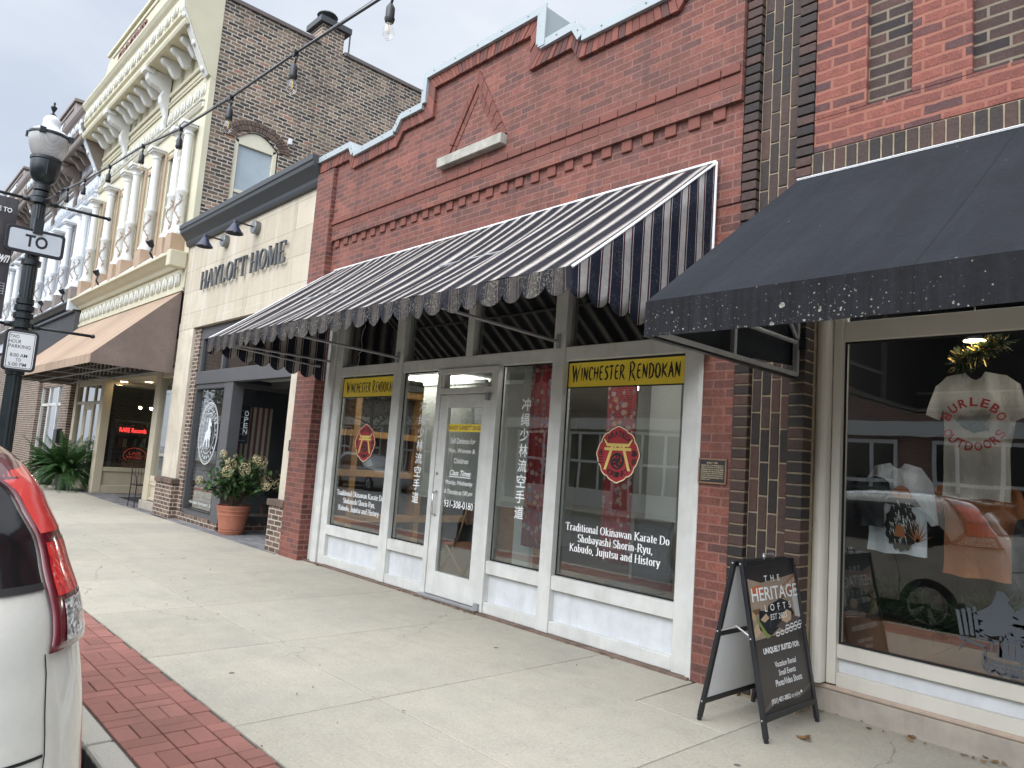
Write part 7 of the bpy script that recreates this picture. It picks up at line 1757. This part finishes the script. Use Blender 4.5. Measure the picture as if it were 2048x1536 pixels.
def fern(x, y, z, n, ln, seed, label):
    rr = random.Random(seed); t = thing('fern', label, 'fern', (x, y, 0), 'ferns by the brown brick pier'); b = B(); b2 = B()
    for i in range(n):
        a = rr.uniform(0, 6.28); L = ln*rr.uniform(.6, 1.1); up_ = rr.uniform(.35, 1.45); pts = []
        for k in range(15):
            u = k/14; rad = L*u*(.95 if up_ < .6 else .75); zz = z+L*(up_*1.0*u-1.05*u*u*(1.15-up_*.55)); pts.append(Vector((x+math.cos(a)*rad, y+math.sin(a)*rad, max(.02, zz))))
        b2.tube(pts, .004, 4)
        for k in range(1, 15):
            d = (pts[k]-pts[k-1]).normalized(); s_ = d.cross(Vector((0, 0, 1))).normalized(); w = .085*math.sin(math.pi*min(1, (k+1.5)/16))+.015
            for sg in (-1, 1):
                for h2 in (0, .5):
                    p = pts[k-1].lerp(pts[k], h2); e2 = p+s_*sg*w+d*.03-Vector((0, 0, .02)); b.add([p-d*.012, p+d*.014, e2+d*.008, e2-d*.008], [(0, 1, 2, 3)])
    part('frond', b, M['fern_leaf'], t); part('stem', b2, M['fern_leaf'], t)
    b = B(); b.lathe([(.16, 0), (.20, z), (.18, z)], x, y, 16); part('planter', b, M['black_metal'], t)
fern(-21.2, 4.42, .40, 150, 1.05, 2, 'large arching green fern in front of the cream street door')
fern(-23.2, 4.40, .40, 90, .85, 6, 'smaller darker fern behind the large one near the brick pier')

# bistro chair and door mat at the cream shop
bch = thing('bistro_chair', 'thin black iron chair standing on the grey pavers by the cream window', 'chair', (-16.75, 5.0, 0))
b = B()
for (dx, dy) in ((-.2, -.2), (-.2, .2), (.2, -.2), (.2, .2)):
    top = .90 if dx < 0 else .46
    b.tube([(-16.75+dx*1.1, 5.0+dy*1.05, 0), (-16.75+dx, 5.0+dy, .45)]+([(-16.75+dx-.05, 5.0+dy, .9)] if dx < 0 else []), .012, 6)
b.tube([(-17.0, 4.8, .9), (-17.05, 4.85, .97), (-17.06, 5.0, .99), (-17.05, 5.15, .97), (-17.0, 5.2, .9)], .012, 6)
for s_ in (-.2, .2): b.tube([(-16.98, 5.0+s_, .68), (-16.75, 5.0+s_*1.15, .69), (-16.58, 5.0+s_*1.1, .66), (-16.55, 5.0+s_, .46)], .010, 6)
for k in range(5): b.tube([(-16.99, 4.88+.06*k, .47), (-17.05, 4.88+.06*k, .97)], .005, 4)
part('frame', b, M['black_metal'], bch)
b = B(); b.box(-16.97, -16.54, 4.79, 5.21, .45, .475); part('seat', b, M['black_metal'], bch, bevel=.01)
b = B(); b.box(-19.2, -17.4, 5.2, 6.2, .0, .012); tag(part('door_mat', b, M['mat_black'], bevel=.004), 'black door mat lying on the grey pavers before the cream shop entry', 'mat')

# ================================================================ the other side of the street
def opposite(x0, x1, h, mat_, label, band):
    t = thing('street_building', label, 'building', ((x0+x1)/2, -12.5, 0)); b = B(); b.box(x0, x1, -22, -12.5, 0, h); part('wall', b, mat_, t)
    b = B(); b.box(x0+.1, x1-.1, -12.5, -12.35, 3.1, 3.55); part('sign_band', b, band, t)
    b = B(); b.box(x0, x1, -12.5, -12.25, h-.3, h+.1); part('cornice', b, band, t)
    k = int((x1-x0)/3.2)
    for i in range(k):
        xa = x0+.5+(x1-x0-.6)*i/k; xb2 = xa+2.4
        f_ = B()
        for x in (xa, xa+.55, xa+1.6, xb2-.1): f_.box(x, x+.1, -12.5, -12.42, .6, 3.0)
        for z in (.6, 1.75, 2.9): f_.box(xa, xb2, -12.5, -12.43, z, z+.1)
        f_.box(xa, xb2, -12.5, -12.44, 0, .6)
        w = part('shop_window', f_, M['white_paint'], t); part('pane', B().box(xa, xb2, -12.47, -12.46, .6, 3.0), M['car_glass'], w)
        if h > 7:
            f_ = B()
            for xx in (xa+.2, xa+1.4):
                f_.box(xx, xx+.9, -12.5, -12.42, 4.6, 4.7); f_.box(xx, xx+.9, -12.5, -12.42, 6.6, 6.7); f_.box(xx, xx+.08, -12.5, -12.42, 4.7, 6.6); f_.box(xx+.82, xx+.9, -12.5, -12.42, 4.7, 6.6)
            w = part('upper_window', f_, M['white_paint'], t); 
            p_ = B()
            for xx in (xa+.2, xa+1.4): p_.box(xx+.08, xx+.82, -12.47, -12.46, 4.7, 6.6)
            part('pane', p_, M['car_glass'], w)
opposite(-14, 0, 5.6, M['far_brick'], 'low red brick building with a white band across the street', M['white_paint'])
opposite(0, 13, 6.6, M['brown_brick'], 'tall brown brick building across the street behind the viewer', M['cream_white'])
opposite(13, 30, 5.8, M['far_brick'], 'red brick building with pale cornice far to the right across the street', M['cream'])
opposite(-60, -27, 9.2, M['brown_brick'], 'long brown brick building behind the trees across the street', M['cream_white'])
opposite(-27, -14, 6.8, M['brown_brick'], 'brown brick building with pale cornice across the street', M['cream_white'])
def tree(x, y, h, r, seed, label):
    rr = random.Random(seed); t = thing('street_tree', label, 'tree', (x, y, 0), 'trees across the street'); b = B()
    b.tube([(x, y, 0), (x+.05, y, h*.3), (x-.05, y+.1, h*.55), (x, y, h*.85)], .17, 8, r_end=.03)
    cl = []
    for k in range(9):
        a = k*2.4; z0 = h*(.32+.05*k); e2 = (x+math.cos(a)*r*rr.uniform(.5, .9), y+math.sin(a)*r*rr.uniform(.5, .9), z0+h*rr.uniform(.12, .25)); b.tube([(x, y, z0), e2], .06, 6, r_end=.015); cl.append(e2)
    cl += [(x+rr.gauss(0, r*.4), y+rr.gauss(0, r*.4), h*rr.uniform(.5, .95)) for k in range(9)]
    part('trunk', b, M['bark'], t); b = B()
    for c0 in cl:
        for j in range(170):
            p = Vector(c0)+Vector((rr.gauss(0, 1), rr.gauss(0, 1), rr.gauss(0, .8)))*r*.28; leaf_quad(b, p, Vector((rr.gauss(0, 1), rr.gauss(0, 1), rr.gauss(0, .6))), .07, .22, rr)
    part('crown', b, M['tree_leaf'], t)
for i, (x, y, h, r, lb) in enumerate(((-34, -11.5, 8, 3.2, 'broad green street tree opposite the white building'), (-43, -12, 9.5, 3.8, 'tall green street tree opposite the farthest building'), (-52, -11.5, 8, 3.3, 'last green street tree at the far end of the street'), (-28.5, -12, 6.5, 2.3, 'small green street tree beside the silver car'))): tree(x, y, h, r, i+3, lb)
